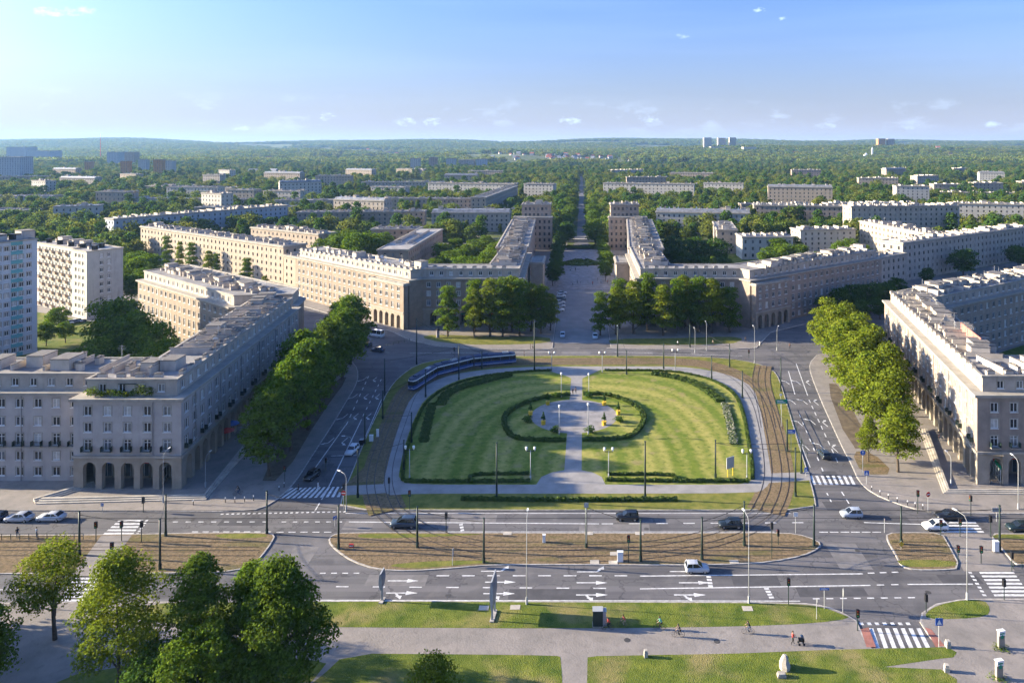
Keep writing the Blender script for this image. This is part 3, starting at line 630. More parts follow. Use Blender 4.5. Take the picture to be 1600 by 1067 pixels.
class Wall:
    """one flat wall A-B (outside on its right) with window openings cut into it"""
    def __init__(s, A, B):
        s.A, s.B = Vector(A), Vector(B); s.L = (s.B - s.A).length; s.u = (s.B - s.A) / s.L; s.n = Vector((s.u.y, -s.u.x)); s.ang = math.atan2(s.u.y, s.u.x)
    def P(s, t, z, d=0.0): q = s.A + s.u * t - s.n * d; return (q.x, q.y, z)
    def build(s, mb, z0, z1, cols, rows, depth=0.25, mi=0, back=None):
        Q = lambda a, b, c, d, m=mi: mb.face([a, b, c, d], m)
        z = z0
        for (zb, zt) in rows:
            if zb > z: Q(s.P(0, z), s.P(s.L, z), s.P(s.L, zb), s.P(0, zb))
            t = 0.0
            for (a, b) in cols:
                Q(s.P(t, zb), s.P(a, zb), s.P(a, zt), s.P(t, zt)); t = b
                Q(s.P(a, zb), s.P(a, zb, depth), s.P(a, zt, depth), s.P(a, zt)); Q(s.P(b, zb, depth), s.P(b, zb), s.P(b, zt), s.P(b, zt, depth))
                Q(s.P(a, zb), s.P(b, zb), s.P(b, zb, depth), s.P(a, zb, depth)); Q(s.P(a, zt, depth), s.P(b, zt, depth), s.P(b, zt), s.P(a, zt))
                if back is not None: back.face([s.P(a, zb, depth), s.P(b, zb, depth), s.P(b, zt, depth), s.P(a, zt, depth)], 0 if (hash((round(a, 1), round(zb, 1))) % 5) else 1)
            Q(s.P(t, zb), s.P(s.L, zb), s.P(s.L, zt), s.P(t, zt)); z = zt
        if z < z1: Q(s.P(0, z), s.P(s.L, z), s.P(s.L, z1), s.P(0, z1))
    def arcade(s, mb, z0, z1, cols, spring, depth=1.0, mi=0):
        Q = lambda a, b, c, d: mb.face([a, b, c, d], mi)
        t = 0.0; n = 8
        for (a, b) in cols:
            r = (b - a) / 2; c = (a + b) / 2
            Q(s.P(t, z0), s.P(a, z0), s.P(a, z1), s.P(t, z1)); t = b
            Q(s.P(a, z0), s.P(a, z0, depth), s.P(a, spring, depth), s.P(a, spring)); Q(s.P(b, z0, depth), s.P(b, z0), s.P(b, spring), s.P(b, spring, depth))
            arc = [(c - r * math.cos(math.pi * i / n), spring + r * math.sin(math.pi * i / n)) for i in range(n + 1)]
            for i in range(n):
                (s0, h0), (s1, h1) = arc[i], arc[i + 1]
                Q(s.P(s0, h0), s.P(s1, h1), s.P(s1, z1), s.P(s0, z1)); Q(s.P(s0, h0, depth), s.P(s1, h1, depth), s.P(s1, h1), s.P(s0, h0))
        Q(s.P(t, z0), s.P(s.L, z0), s.P(s.L, z1), s.P(t, z1))
        # gallery behind the arches
        Q(s.P(0.5, z0, 4.6), s.P(s.L - 0.5, z0, 4.6), s.P(s.L - 0.5, z1, 4.6), s.P(0.5, z1, 4.6))
        Q(s.P(0, z1 - 0.1, 0.3), s.P(s.L, z1 - 0.1, 0.3), s.P(s.L, z1 - 0.1, 4.7), s.P(0, z1 - 0.1, 4.7))
def columns(L_, pitch, w, margin):
    n = max(1, int((L_ - 2 * margin - w) / pitch) + 1)
    m = (L_ - (n - 1) * pitch) / 2
    return [(m + i * pitch - w / 2, m + i * pitch + w / 2) for i in range(n)]
_ch = {}
def chimney_mesh(style):
    if style not in _ch:
        b = MB()
        if style == 'stack': b.box(-.5, -.5, 0, .5, .5, 0.86, 0); b.box(-.54, -.58, 0.86, .54, .58, 1.0, 1); b.box(-.3, -.25, 1.0, .3, .25, 1.12, 1)
        else: b.box(-.5, -.5, 0, .5, .5, 0.93, 0); b.box(-.52, -.54, 0.93, .52, .54, 1.0, 1)
        _ch[style] = b.mesh('chimney', [M['chim'], M['chimcap']])
    return _ch[style]
def dish_mesh():
    if 'dish' not in _ch:
        b = MB(); n = 14
        ring = lambda r, y: [(r * math.cos(2 * math.pi * i / n), y, 1.1 + r * math.sin(2 * math.pi * i / n)) for i in range(n)]
        R0, R1 = ring(0.6, -0.12), ring(0.3, 0.02)
        for i in range(n):
            j = (i + 1) % n; b.face([R0[i], R0[j], R1[j], R1[i]]); b.face([R1[i], R1[j], (0, 0.06, 1.1)])
        b.tube([(0, 0.1, 0), (0, 0.1, 1.1)], 0.04, 5); _ch['dish'] = b.mesh('satellite_dish', M['white'])
    return _ch['dish']
def aerial_mesh():
    if 'aerial' not in _ch:
        b = MB(); b.tube([(0, 0, 0), (0, 0, 3.2)], 0.04, 5)
        for z_, w_ in ((3.0, 0.5), (2.7, 0.7), (2.4, 0.6)): b.tube([(-w_, 0, z_), (w_, 0, z_)], 0.025, 4)
        _ch['aerial'] = b.mesh('aerial', M['lamp'])
    return _ch['aerial']
def clutter(roof, A, B, half, z, O, rng, step=5.0, walls=True, side=None, big=0.15):
    """fire walls, chimneys, hatches and dishes along a roof from A to B"""
    A, B = Vector(A), Vector(B); L_ = (B - A).length; u = (B - A) / L_; n = Vector((-u.y, u.x)); ang = math.atan2(u.y, u.x); t = step * 0.5; k = 0
    put = lambda nm, me, p, a, sc: inst(nm, me, roof, (p.x - O[0], p.y - O[1], z), a, sc)
    while t < L_ - 1.0:
        p = A + u * t
        if walls:
            o_ = rng.uniform(-0.15, 0.15) * half; put('fire_wall', chimney_mesh('wall'), p + n * o_, ang, (0.45, half * rng.uniform(1.1, 1.9), rng.uniform(0.9, 1.7)))
        for _ in range(rng.choice((1, 2, 2))):
            q = p + u * rng.uniform(0.8, step - 1) + n * rng.uniform(-0.8, 0.8) * half
            put('chimney', chimney_mesh('stack'), q, ang + rng.choice((0, math.pi / 2)), (rng.uniform(0.6, 0.9), rng.uniform(1.2, 2.6), rng.uniform(0.9, 1.8)))
        if rng.random() < big: put('stair_head', chimney_mesh('wall'), p + u * step * 0.5 + n * rng.uniform(-.3, .3) * half, ang, (rng.uniform(2.5, 4), rng.uniform(3, 4.5), rng.uniform(2.0, 2.6)))
        if rng.random() < 0.2: put('satellite_dish', dish_mesh(), p + n * rng.uniform(-.5, .5) * half, ang * 0 + 0.3, 1.0)
        if rng.random() < 0.35: put('aerial', aerial_mesh(), p + u * rng.uniform(0, 2) + n * rng.uniform(-.7, .7) * half, ang + rng.uniform(-.5, .5), rng.uniform(0.7, 1.2))
        t += step * rng.uniform(0.75, 1.25); k += 1
def merlons(roof, A, B, z, O, pitch=3.55, off=0.6):
    A, B = Vector(A), Vector(B); L_ = (B - A).length; u = (B - A) / L_; n = Vector((u.y, -u.x)); ang = math.atan2(u.y, u.x)
    for i in range(int(L_ / pitch)):
        p = A + u * (pitch * (i + 0.5)) - n * off; inst('parapet_block', chimney_mesh('stack'), roof, (p.x - O[0], p.y - O[1], z), ang, (1.5, 0.75, 0.95))

def shop_mesh(k):
    if ('shop', k) not in _ch:
        b = MB(); b.box(-1.45, -.05, 0, 1.45, .04, .45, 0); b.box(-1.45, -.04, .45, 1.45, .03, 2.9, 1); b.box(-1.5, -.12, 2.9, 1.5, .04, 3.5, 2)
        for xx in (-1.45, -.5, .45, 1.4): b.box(xx, -.08, .45, xx + .06, -.042, 2.9, 3)
        _ch[('shop', k)] = b.mesh('shopfront', [M['stone'], M['shop'], M[('blue', 'white', 'red', 'green')[k]], M['frame']])
    return _ch[('shop', k)]
def building(name, label, poly, zc, specs, attic=None, mats=None, group=None, detail='obj', cornice=True, base_band=None, panes=True, limit=300, z0=0.05, cat='apartment building', roofmat='roof', low_roof=None):
    """poly CCW; specs {edge: dict}. Walls with openings, windows as single parts, cornice, set-back attic storey, roof."""
    mats = mats or {}; wallm, atm = M[mats.get('wall', 'stucco')], M[mats.get('attic', 'stucco_l')]
    O = (sum(p[0] for p in poly) / len(poly), sum(p[1] for p in poly) / len(poly)); FOOT.append(poly)
    root = empty(name, (O[0], O[1], 0)); tag(root, label, cat, group)
    wb, joined, rng = MB(), MB(), random.Random(hash(label) % 1000 if False else len(label) * 7 + int(abs(O[0])))
    wins = []; shops = []; trim = MB(); arc = MB(); has_arc = False
    for i in range(len(poly)):
        W = Wall(poly[i], poly[(i + 1) % len(poly)]); s = specs.get(i, specs.get('all')); zb = z0
        if not s: W.build(wb, z0, zc, [], []); continue
        if s.get('arcade'):
            has_arc = True; zb = s['arcade'].get('top', 6.1); W.arcade(arc, z0, zb, columns(W.L, s['arcade'].get('pitch', 3.6), s['arcade'].get('w', 2.4), s['arcade'].get('margin', 1.0)), s['arcade'].get('spring', 4.0))
            for (a, b) in columns(W.L, s['arcade'].get('pitch', 3.6), s['arcade'].get('w', 2.4), s['arcade'].get('margin', 1.0)): shops.append((W, (a + b) / 2))
            a_, b_ = W.P(-0.25, zb), W.P(W.L + 0.25, zb); Mx = Matrix.Translation(Vector((W.A.x, W.A.y, 0))) @ Matrix.Rotation(W.ang, 4, 'Z')
            trim.box(-0.2, -0.35, zb - 0.02, W.L + 0.2, -0.003, zb + 0.4, 0, Mx)
        cols = columns(W.L, s.get('pitch', 3.55), s.get('w', 1.45), s.get('margin', 1.3)); rows = [r for r in s['rows'] if r[0] > zb]
        W.build(wb, zb, zc, cols, [(r[0], r[1]) for r in rows], back=(joined if detail == 'join' else None))
        if s.get('band'):
            Mx = Matrix.Translation(Vector((W.A.x, W.A.y, 0))) @ Matrix.Rotation(W.ang, 4, 'Z')
            for zz in s['band']: trim.box(0.0, -0.22, zz, W.L, -0.003, zz + 0.28, 0, Mx)
        if s.get('bays'):
            for (c0, c1) in s['bays']: pass
        if detail != 'join':
            for r in rows:
                for (a, b) in cols: wins.append((W, (a + b) / 2, r[0], b - a, r[1] - r[0]))
    rel = lambda p: (p[0] - O[0], p[1] - O[1], p[2])
    wb.build('wall', wallm, root, origin=O)
    if has_arc: arc.build('arcade', M['stone'], root, origin=O)
    ztp = zc; rp = poly
    if cornice:
        ov = offset_poly(poly, -0.6); c = MB(); n = len(poly)
        for i in range(n):
            j = (i + 1) % n
            c.face([(*ov[i], zc - 0.1), (*ov[j], zc - 0.1), (*ov[j], zc + 0.4), (*ov[i], zc + 0.4)]); c.face([(*poly[i], zc - 0.1), (*poly[j], zc - 0.1), (*ov[j], zc - 0.1), (*ov[i], zc - 0.1)])
        inn = offset_poly(poly, (attic[0] + 0.2) if attic else 0.5)
        c.ring(ov, inn, zc + 0.4)
        c.build('cornice', M['cornice'], root, origin=O); ztp = zc + 0.4
    if trim.f: trim.build('string_course', M['cornice'], root, origin=O)
    if attic:
        ins, za, arows = attic; ap = offset_poly(poly, ins); rp = ap; ab = MB(); z1 = zc + 0.35
        for i in range(len(ap)):
            W = Wall(ap[i], ap[(i + 1) % len(ap)]); s = specs.get(i, specs.get('all'))
            if not s or W.L < 3: W.build(ab, z1, za, [], []); continue
            cols = columns(W.L, s.get('pitch', 3.55), s.get('w', 1.45) * 0.9, s.get('margin', 1.3))
            W.build(ab, z1, za, cols, arows, back=(joined if detail == 'join' else None))
            if detail != 'join':
                for r in arows:
                    for (a, b) in cols: wins.append((W, (a + b) / 2, r[0], b - a, r[1] - r[0]))
        ab.build('attic_wall', atm, root, origin=O); ztp = za
    r = MB(); ov = offset_poly(rp, -0.25); inn = offset_poly(rp, 0.3); n = len(rp)
    for i in range(n):
        j = (i + 1) % n
        r.face([(*ov[i], ztp - 0.05), (*ov[j], ztp - 0.05), (*ov[j], ztp + 0.35), (*ov[i], ztp + 0.35)], 1); r.face([(*inn[j], ztp + 0.1), (*inn[i], ztp + 0.1), (*inn[i], ztp + 0.35), (*inn[j], ztp + 0.35)], 1)
        r.face([(*rp[i], ztp - 0.05), (*rp[j], ztp - 0.05), (*ov[j], ztp - 0.05), (*ov[i], ztp - 0.05)], 1)
    r.ring(ov, inn, ztp + 0.35, 1); r.poly(inn, ztp + 0.1, 0)
    roof = r.build('roof', [M[roofmat], M['cornice']], root, origin=O)
    cnt = 0
    for k_, (W, t) in enumerate(shops):
        p = W.P(t, 0.1, 4.45); inst('shopfront', shop_mesh(k_ % 4), root, (p[0] - O[0], p[1] - O[1], 0.15), W.ang)
    for (W, t, zb, w, h) in wins:
        p = W.P(t, zb); pane = rng.choice(PANES); fm, pm = window_mesh(w, h, pane, bare=panes, tall=h > 2.0)
        o = inst('window', fm, root, (p[0] - O[0], p[1] - O[1], zb), W.ang); cnt += 1
        if panes: inst('pane', pm, o)
    if joined.f: tag(joined.build('windows', [M['farglass'], M['curtain']], root, origin=O), kind='stuff')
    return root, roof, O, ztp + 0.1

ROWS = [(1.1, 2.8), (4.1, 5.8), (7.0, 9.3), (10.8, 12.5), (14.3, 16.0)]
ROWS_P = [(7.4, 9.5), (10.9, 12.7), (14.0, 15.8)]
AT = (1.5, 20.2, [(18.0, 19.5)])
ARC = dict(pitch=3.6, w=2.4, spring=4.0, top=6.1)
frow = dict(rows=ROWS, band=(6.5,)); fpav = dict(rows=ROWS_P, arcade=ARC); fwing = dict(rows=ROWS_P, arcade=dict(ARC, spring=4.1))
rg = random.Random(5)
def dress(root, O, A, B, z0_, z1_, pitch, balc=None, bp=3.55, every=1, m0=0):
    W = Wall(A, B); dp = MB(); dp.tube([(0, -0.12, 0), (0, -0.12, z1_ - z0_)], 0.09, 6); dm = dp.mesh('drainpipe', M['tin']); t = pitch * 0.5
    while t < W.L:
        p = W.P(t, z0_); inst('drainpipe', dm, root, (p[0] - O[0], p[1] - O[1], z0_), W.ang); t += pitch
    if balc is not None:
        b = MB(); b.box(-.95, -.75, -.14, .95, -.003, 0, 0)
        for xx in (-.92, .92): b.box(xx - .02, -.73, 0, xx + .02, -.01, .95, 1)
        b.box(-.9, -.74, .9, .9, -.70, .95, 1)
        for i in range(9): b.box(-.88 + i * .22 - .015, -.735, 0, -.88 + i * .22 + .015, -.705, .9, 1)
        bm__ = b.mesh('balcony', [M['cornice'], M['pole']])
        for i, (a, e) in enumerate(columns(W.L, bp, 1.45, 1.3 if not m0 else m0)):
            if i % every: continue
            p = W.P((a + e) / 2, balc); inst('balcony', bm__, root, (p[0] - O[0], p[1] - O[1], balc), W.ang)
# --- near left block: front row, corner house on an arcade, long wing along the west street
P1 = [(-136, 136.5), (-96, 136.5), (-96, 133.1), (-75.6, 133.1), (-83.5, 208), (-97.5, 206.6), (-90.5, 149.5), (-136, 149.5)]
b1, r1, O1, z1 = building('corner_apartment_block', 'grey-brown apartment block with roof garden above its arcade corner, along the left street', P1, 16.9, {0: frow, 2: dict(fpav, pitch=3.75, margin=1.8), 3: fwing}, AT, mats={'wall': 'stucco_grey'})
clutter(r1, (-77.5 - 6, 150), (-83.5 - 7, 204), 4.8, z1, O1, rg, 2.6, big=0.25); clutter(r1, (-134, 143.5), (-92, 143.5), 4.6, z1, O1, rg, 6.0, big=0.35); clutter(r1, (-94, 141), (-80, 141), 4.5, z1, O1, rg, 4.0, big=0.5)
merlons(r1, (-94, 135.3), (-78, 135.3), z1, O1, 3.6, 0.4); merlons(r1, (-77.4, 136), (-84.9, 205), z1, O1, 3.6, 0.4)
dress(b1, O1, P1[0], P1[1], .1, 16.8, 11.0, 6.98, every=1); dress(b1, O1, P1[2], P1[3], 6.6, 16.8, 30, 7.38, 3.75, 1, 1.8); dress(b1, O1, P1[3], P1[4], 6.6, 16.8, 12, 7.38, every=2)
# --- near right block
P2 = [(75.9, 134.9), (97.5, 134.9), (97.5, 138.4), (150, 138.4), (150, 151), (90.5, 151), (107, 214), (93.5, 217)]
b2, r2, O2, z2 = building('corner_apartment_block', 'pale stucco apartment block with an arcade, lit by the sun, along the right street', P2, 17.0, {0: dict(fpav, pitch=3.75, margin=1.8), 2: frow, 7: fwing}, AT, mats={'wall': 'stucco_brown'})
clutter(r2, (85, 148), (99, 213), 4.8, z2, O2, rg, 2.6, big=0.25); clutter(r2, (80, 142), (148, 145), 4.6, z2, O2, rg, 5.0, big=0.3)
merlons(r2, (93.6, 214), (77.6, 138), z2, O2, 3.6, 0.4); merlons(r2, (78, 137), (96, 137), z2, O2, 3.6, 0.4)
dress(b2, O2, P2[0], P2[1], 6.6, 16.9, 30, 7.38, 3.75, 1, 1.8); dress(b2, O2, P2[7], P2[0], 6.6, 16.9, 12, 7.38, every=2)
# --- blocks continuing the near ones away from the square
P3 = [(-158, 251), (-104, 208.5), (-85, 210.5), (-87, 221), (-147, 266)]
b3, r3, O3, z3 = building('apartment_block', 'brown apartment block behind the left wing, its back to the leafy yard', P3, 16.9, {0: dict(frow, band=()), 3: dict(frow, band=())}, AT, panes=False, mats={'wall': 'stucco_tan'})
clutter(r3, (-150, 256), (-96, 214), 4.8, z3, O3, rg, 3.2, big=0.3)
P4 = [(104, 205.5), (165, 244), (158, 256), (96, 217)]
b4, r4, O4, z4 = building('apartment_block', 'dark shaded apartment block behind the right wing with white roof chimneys', P4, 16.9, {0: dict(frow, band=(6.5,)), 2: dict(frow, band=())}, AT, panes=False)
clutter(r4, (103, 213), (160, 249), 5, z4, O4, rg, 3.0, big=0.4)
# --- far side of the square
P5 = [(-61, 250), (-57, 254), (-21, 254), (-22.5, 314), (-36, 314), (-36, 267), (-58, 267), (-114.5, 314), (-123, 303)]
ar2 = dict(pitch=3.6, w=2.3, spring=3.8, top=5.9)
b5, r5, O5, z5 = building('apartment_block', 'sunlit tan apartment block with arcade corner at the far left of the square', P5, 16.9, {1: dict(rows=ROWS_P, arcade=ar2), 2: dict(rows=ROWS_P, arcade=ar2), 8: dict(rows=ROWS, band=(6.2,))}, AT, panes=False, mats={'wall': 'stucco_tan'})
merlons(r5, (-121, 302), (-59, 251), z5, O5, 3.6, 0.5); merlons(r5, (-55, 255.7), (-23, 255.7), z5, O5, 3.6, 0.5); clutter(r5, (-29, 262), (-29, 312), 5, z5, O5, rg, 2.2, big=0.3); clutter(r5, (-116, 306), (-60, 260), 4.5, z5, O5, rg, 7, walls=False)
P6 = [(20, 254), (57, 254), (60, 250), (128, 300), (120, 311), (57, 267), (35, 267), (35, 311), (20, 311)]
b6, r6, O6, z6 = building('apartment_block', 'brown apartment block with arcade corner at the far right of the square', P6, 16.9, {0: dict(rows=ROWS_P, arcade=ar2), 2: dict(rows=ROWS, band=(6.2,)), 8: dict(rows=ROWS)}, AT, panes=False, mats={'wall': 'stucco_brown'})
merlons(r6, (22, 255.7), (55, 255.7), z6, O6, 3.6, 0.5); clutter(r6, (28, 262), (28, 309), 5, z6, O6, rg, 2.2, big=0.3); clutter(r6, (64, 258), (120, 302), 4.8, z6, O6, rg, 2.8, big=0.3)
# corner pavilions with arches that stand out from the far blocks
def pavilion(label, A, B, d, wallz=15.6):
    W = Wall(A, B); q = [A, B, tuple(Vector(B) - W.n * d), tuple(Vector(A) - W.n * d)]
    return building('corner_pavilion', label, q, wallz, {0: dict(rows=[(7.2, 9.3), (10.7, 12.3), (13.4, 14.9)], arcade=ar2, pitch=3.6)}, None, panes=False, cat='building', mats={'wall': 'stucco_tan' if A[0] < 0 else 'stucco_brown'})
u5 = Vector((-62, 53)).normalized(); n5 = Vector((-u5.y * -1, 0))
pavilion('sunlit five-arch corner pavilion on the far left of the square', tuple(Vector((-62.6, 248.2)) + u5 * 20.5), (-62.6, 248.2), 1.95)
u6 = Vector((68, 50)).normalized()
pavilion('shaded four-arch corner pavilion on the far right of the square', (61.6, 248.1), tuple(Vector((61.6, 248.1)) + u6 * 19.0), 1.95)
for x in (-1, 1):
    q = [(-20.8, 290), (-15.8, 290), (-15.8, 306), (-20.8, 306)] if x < 0 else [(14.6, 290), (19.8, 290), (19.8, 306), (14.6, 306)]
    building('portico', 'tall stone portico on the %s side of the avenue mouth' % ('left' if x < 0 else 'right'), q, 16.4, {}, None, panes=False, cat='building', mats={'wall': 'stone'})

def block(label, A, B, depth, zt, floors, wall='cream', pitch=4.0, name='apartment_block', roof='roof', ends=True, step=7.0, w=1.2, group=None, mansard=False, z_base=0.0, clut=True, big=0.1, detail='join', cat='apartment building', frac=0.48, band=()):
    W = Wall(A, B); q = [tuple(A), tuple(B), tuple(Vector(B) - W.n * depth), tuple(Vector(A) - W.n * depth)]
    fh = (zt - 1.0 - z_base) / floors
    rows = [(z_base + 0.6 + fh * i + fh * 0.25, z_base + 0.6 + fh * i + fh * (0.25 + frac)) for i in range(floors)]
    sp_ = dict(rows=rows, pitch=pitch, w=w, margin=1.0, band=band)
    root, rf, O, zz = building(name, label, q, zt, {0: sp_, 1: sp_ if ends else None, 3: sp_ if ends else None, 2: None}, None, mats={'wall': wall}, detail=detail, cornice=zt > 8, group=group, roofmat=roof, z0=z_base - 0.3, cat=cat, panes=False)
    A2 = Vector(A) - W.n * depth / 2; B2 = Vector(B) - W.n * depth / 2
    if mansard:
        m_ = MB(); L_ = W.L; Mx = Matrix.Translation(Vector((W.A.x, W.A.y, 0))) @ Matrix.Rotation(W.ang, 4, 'Z')
        pts = [(0.4, zt + .3), (2.4, zt + 2.6), (depth - 2.4, zt + 2.6), (depth - 0.4, zt + .3)]
        for i in range(3): m_.face([tuple(Mx @ Vector(p)) for p in ((0.3, pts[i][0], pts[i][1]), (L_ - .3, pts[i][0], pts[i][1]), (L_ - .3, pts[i + 1][0], pts[i + 1][1]), (0.3, pts[i + 1][0], pts[i + 1][1]))])
        for xx in (0.3, L_ - .3): m_.face([tuple(Mx @ Vector((xx, p[0], p[1]))) for p in (pts if xx < 1 else pts[::-1])])
        m_.build('mansard', M['tin'], rf, origin=O); zz = zt + 2.5
    if clut: clutter(rf, A2, B2, depth * 0.36, zz, O, rg, step, walls=not mansard, big=big)
    return root
# --- second ring
block('long cream apartment block with glazed stair bays, up the left street', (-259, 414), (-140, 331), 12, 17.2, 5, 'cream', 3.9)
block('low link house between the cream block and the tan arcade block', (-139, 329), (-122, 316), 9, 13.5, 4, 'cream', 4.0)
block('long pale apartment block up the right street, shaded side to the square', (154, 337), (262, 407), 12, 18.0, 5, 'stucco_l', 3.9)
block('low link house joining the brown and pale blocks on the right street', (129, 314), (153, 331), 10, 14.0, 4, 'stucco_l', 4.0)
block('bluish shaded apartment block behind the cream one on the left', (-300, 452), (-232, 556), 12, 17.5, 5, 'bluewall', 4.0)
block('avenue apartment wing on the left, roof packed with chimneys', (-24, 317), (-28.5, 436), 14, 19.0, 5, 'stucco', 3.7, step=2.3, big=0.25)
block('avenue apartment wing on the right, roof packed with chimneys', (28.5, 436), (21.5, 314), 15, 19.0, 5, 'stucco_l', 3.7, step=2.3, big=0.25)
block('banded tower house on the left where the avenue narrows', (-37.5, 445), (-19.5, 445), 15, 27.5, 7, 'stucco', 2.6, step=5, w=1.3, band=(7.8, 15.2, 22.6))
block('stepped lower front of the left avenue tower house', (-42, 439), (-18.2, 439), 5.9, 20, 5, 'stucco', 2.9, step=30, band=(8.0, 15.6), clut=False, name='tower_podium', cat='building')
block('banded tower house on the right where the avenue narrows', (18.8, 445), (36.5, 445), 15, 27.5, 7, 'stucco', 2.6, step=5, w=1.3, band=(7.8, 15.2, 22.6))
block('stepped lower front of the right avenue tower house', (17.4, 439), (41, 439), 5.9, 20, 5, 'stucco', 2.9, step=30, band=(8.0, 15.6), clut=False, name='tower_podium', cat='building')
block('pinkish yard house with white skylit roof', (-100, 346), (-85, 346), 86, 13.5, 4, 'pink', 4.0, step=6, roof='roof_l')
block('low pink wing behind the yard house', (-130, 436), (-101, 436), 12, 13.0, 4, 'pink', 4.2, step=7)
block('apartment row with dormered tin mansard roof, left of the avenue', (-113, 532), (-54, 532), 13, 14, 4, 'stucco_l', 3.6, mansard=True, step=6)
block('long grey row house half hidden by trees on the left', (-218, 540), (-122, 548), 12, 13.5, 4, 'stucco', 4.0, step=6)
block('dark roofed row behind the cream block with white chimneys', (-205, 437), (-150, 402), 12, 14, 4, 'stucco', 4.0, step=4.5)
block('five storey cream block with recessed bays, far left of the avenue', (-188, 864), (-80, 838), 14, 19, 5, 'white_wall', 4.6, step=9)
block('cream gabled block running back beside the avenue', (-84, 620), (-72, 800), 13, 19, 5, 'cream', 4.6, step=8)
block('lilac-white five storey block beside the tree-lined avenue', (-66, 810), (-32, 802), 14, 21, 6, 'white_wall', 4.2, step=8)
block('white five storey block with many aerials right of the avenue', (27, 862), (134, 836), 14, 19, 5, 'white_wall', 4.6, step=9)
block('white row with dormered tin mansard roof, right of the avenue', (56, 527), (124, 516), 13, 15, 4, 'white_wall', 3.8, mansard=True, step=6)
block('grey row below the cream block, left of the avenue', (-200, 700), (-98, 690), 12, 12.5, 3, 'stucco', 4.2, step=8)
block('small white hipped house in the right yard', (92, 402), (121, 402), 16, 12.5, 3, 'white_wall', 4.2, step=6, roof='roof_l')
block('cream house end beside the small white house', (88, 470), (82, 425), 12, 14, 4, 'cream', 5, step=8)
block('white yard house between two trees on the right', (134, 430), (170, 436), 13, 13, 4, 'white_wall', 4.2, step=6)
block('grey banded apartment block with cream chimneys, right middle', (143, 582), (216, 570), 14, 15.5, 4, 'stucco', 3.8, step=6)
block('long grey apartment block with corner turret, right middle', (192, 500), (272, 506), 14, 21.5, 6, 'stucco_l', 3.8, step=6)
block('white sunlit slab at the right edge', (288, 545), (420, 515), 13, 20, 6, 'white_wall', 4.0, step=6)
block('cream curved-front block behind the right street', (176.5, 446), (187.5, 372), 13, 17.0, 5, 'cream', 4.2, step=5, roof='roof_l')
# --- panel towers on the left
fl12 = [(1.4 + 2.85 * i, 2.85 + 2.85 * i) for i in range(12)]
TA, TB = (-192, 183.5), (-171.5, 222)
tb_, rr, OO, zz_ = building('tower_block', 'tall grey panel tower with a teal stripe at the left edge', [TA, TB, (-182.5, 227.5), (-203, 189)], 35.5, {0: dict(rows=fl12, pitch=1.95, w=1.15, margin=.8), 1: dict(rows=fl12, pitch=4, w=1.5)}, None, mats={'wall': 'towerwall'}, panes=False, cornice=False)
clutter(rr, (-197, 188), (-177, 224), 4, zz_, OO, rg, 4.0, walls=False, big=0.6)
W_ = Wall(TA, TB)
for t0, t1 in ((36.6, 39.7),):
    m_ = MB(); Mx = Matrix.Translation(Vector((W_.A.x, W_.A.y, 0))) @ Matrix.Rotation(W_.ang, 4, 'Z')
    for i in range(13):
        z_lo = 0 if i == 0 else 2.85 + 2.85 * (i - 1); z_hi = 1.4 + 2.85 * i if i < 12 else 35.5
        m_.box(t0, -0.03, z_lo, t1, -0.003, z_hi, 0, Mx)
        m_.build('teal_panel', M['teal'], tb_, origin=OO); m_ = MB()
def tower2():
    u = Vector((-0.85, 0.53)); v = Vector((0.53, 0.85)); c = Vector((-184, 262))
    q = [tuple(c), tuple(c + v * 12.5), tuple(c + v * 12.5 + u * 46), tuple(c + v * 1.5 + u * 46), tuple(c + v * 1.5 + u * 14.2), tuple(c + v * 4.5 + u * 14.2), tuple(c + v * 4.5 + u * 11.5), tuple(c + u * 11.5)]
    fl = [(1.2 + 2.7 * i, 2.7 + 2.7 * i) for i in range(9)]
    r_, rf, O, zz = building('tower_block', 'white slab tower with chequered balconies and dark roof vents', q, 25.4, {0: dict(rows=fl, pitch=2.6, w=1.1, margin=4.2), 3: dict(rows=fl, pitch=2.9, w=1.5), 7: dict(rows=fl, pitch=2.9, w=1.5), 5: dict(rows=fl, pitch=3, w=1)}, None, mats={'wall': 'white_wall'}, panes=False, cornice=False, roofmat='roof_l')
    clutter(rf, c + v * 7 + u * 2, c + v * 7 + u * 44, 3.5, zz, O, rg, 5, walls=False, big=0.5)
    for i in range(9):
        p = c + v * (4 + 4.5 * (i % 2)) + u * (3 + i * 4.8); vm_ = MB(); vm_.box(-.7, -.7, 0, .7, .7, 1.5); vm_.box(-.85, -.85, 1.5, .85, .85, 1.7)
        inst('roof_vent', vm_.mesh('roof_vent', M['black']), rf, (p.x - O[0], p.y - O[1], zz))
    W = Wall(q[3], q[4]); bm_ = MB(); bm_.box(-1.1, -1.0, 0, 1.1, -0.003, 0.14, 0); bm_.box(-1.1, -1.0, 0.14, 1.1, -0.94, 1.05, 1); bm_.box(-1.1, -0.94, 0.14, -1.05, -0.003, 1.05, 1); bm_.box(1.05, -0.94, 0.14, 1.1, -0.003, 1.05, 1)
    bme = bm_.mesh('balcony', [M['chim'], M['pink']])
    for i in range(9):
        for j, (a, b) in enumerate(columns(W.L, 2.9, 1.5, 1.3)):
            if (i + j) % 2: continue
            p = W.P((a + b) / 2, 0); inst('balcony', bme, r_, (p[0] - O[0], p[1] - O[1], 0.75 + 2.7 * i), W.ang)
tower2()
vent = MB(); vent.box(-.8, -.8, 0, .8, .8, 1.6); vent.box(-.95, -.95, 1.6, .95, .95, 1.8); vent_me = vent.mesh('roof_vent', M['black'])
for i in range(7): inst('roof_vent', vent_me, rr, (-187 + i * 2.6 + .8 * (i % 2) - OO[0] - 5, 196 + i * 5 - OO[1], zz_))
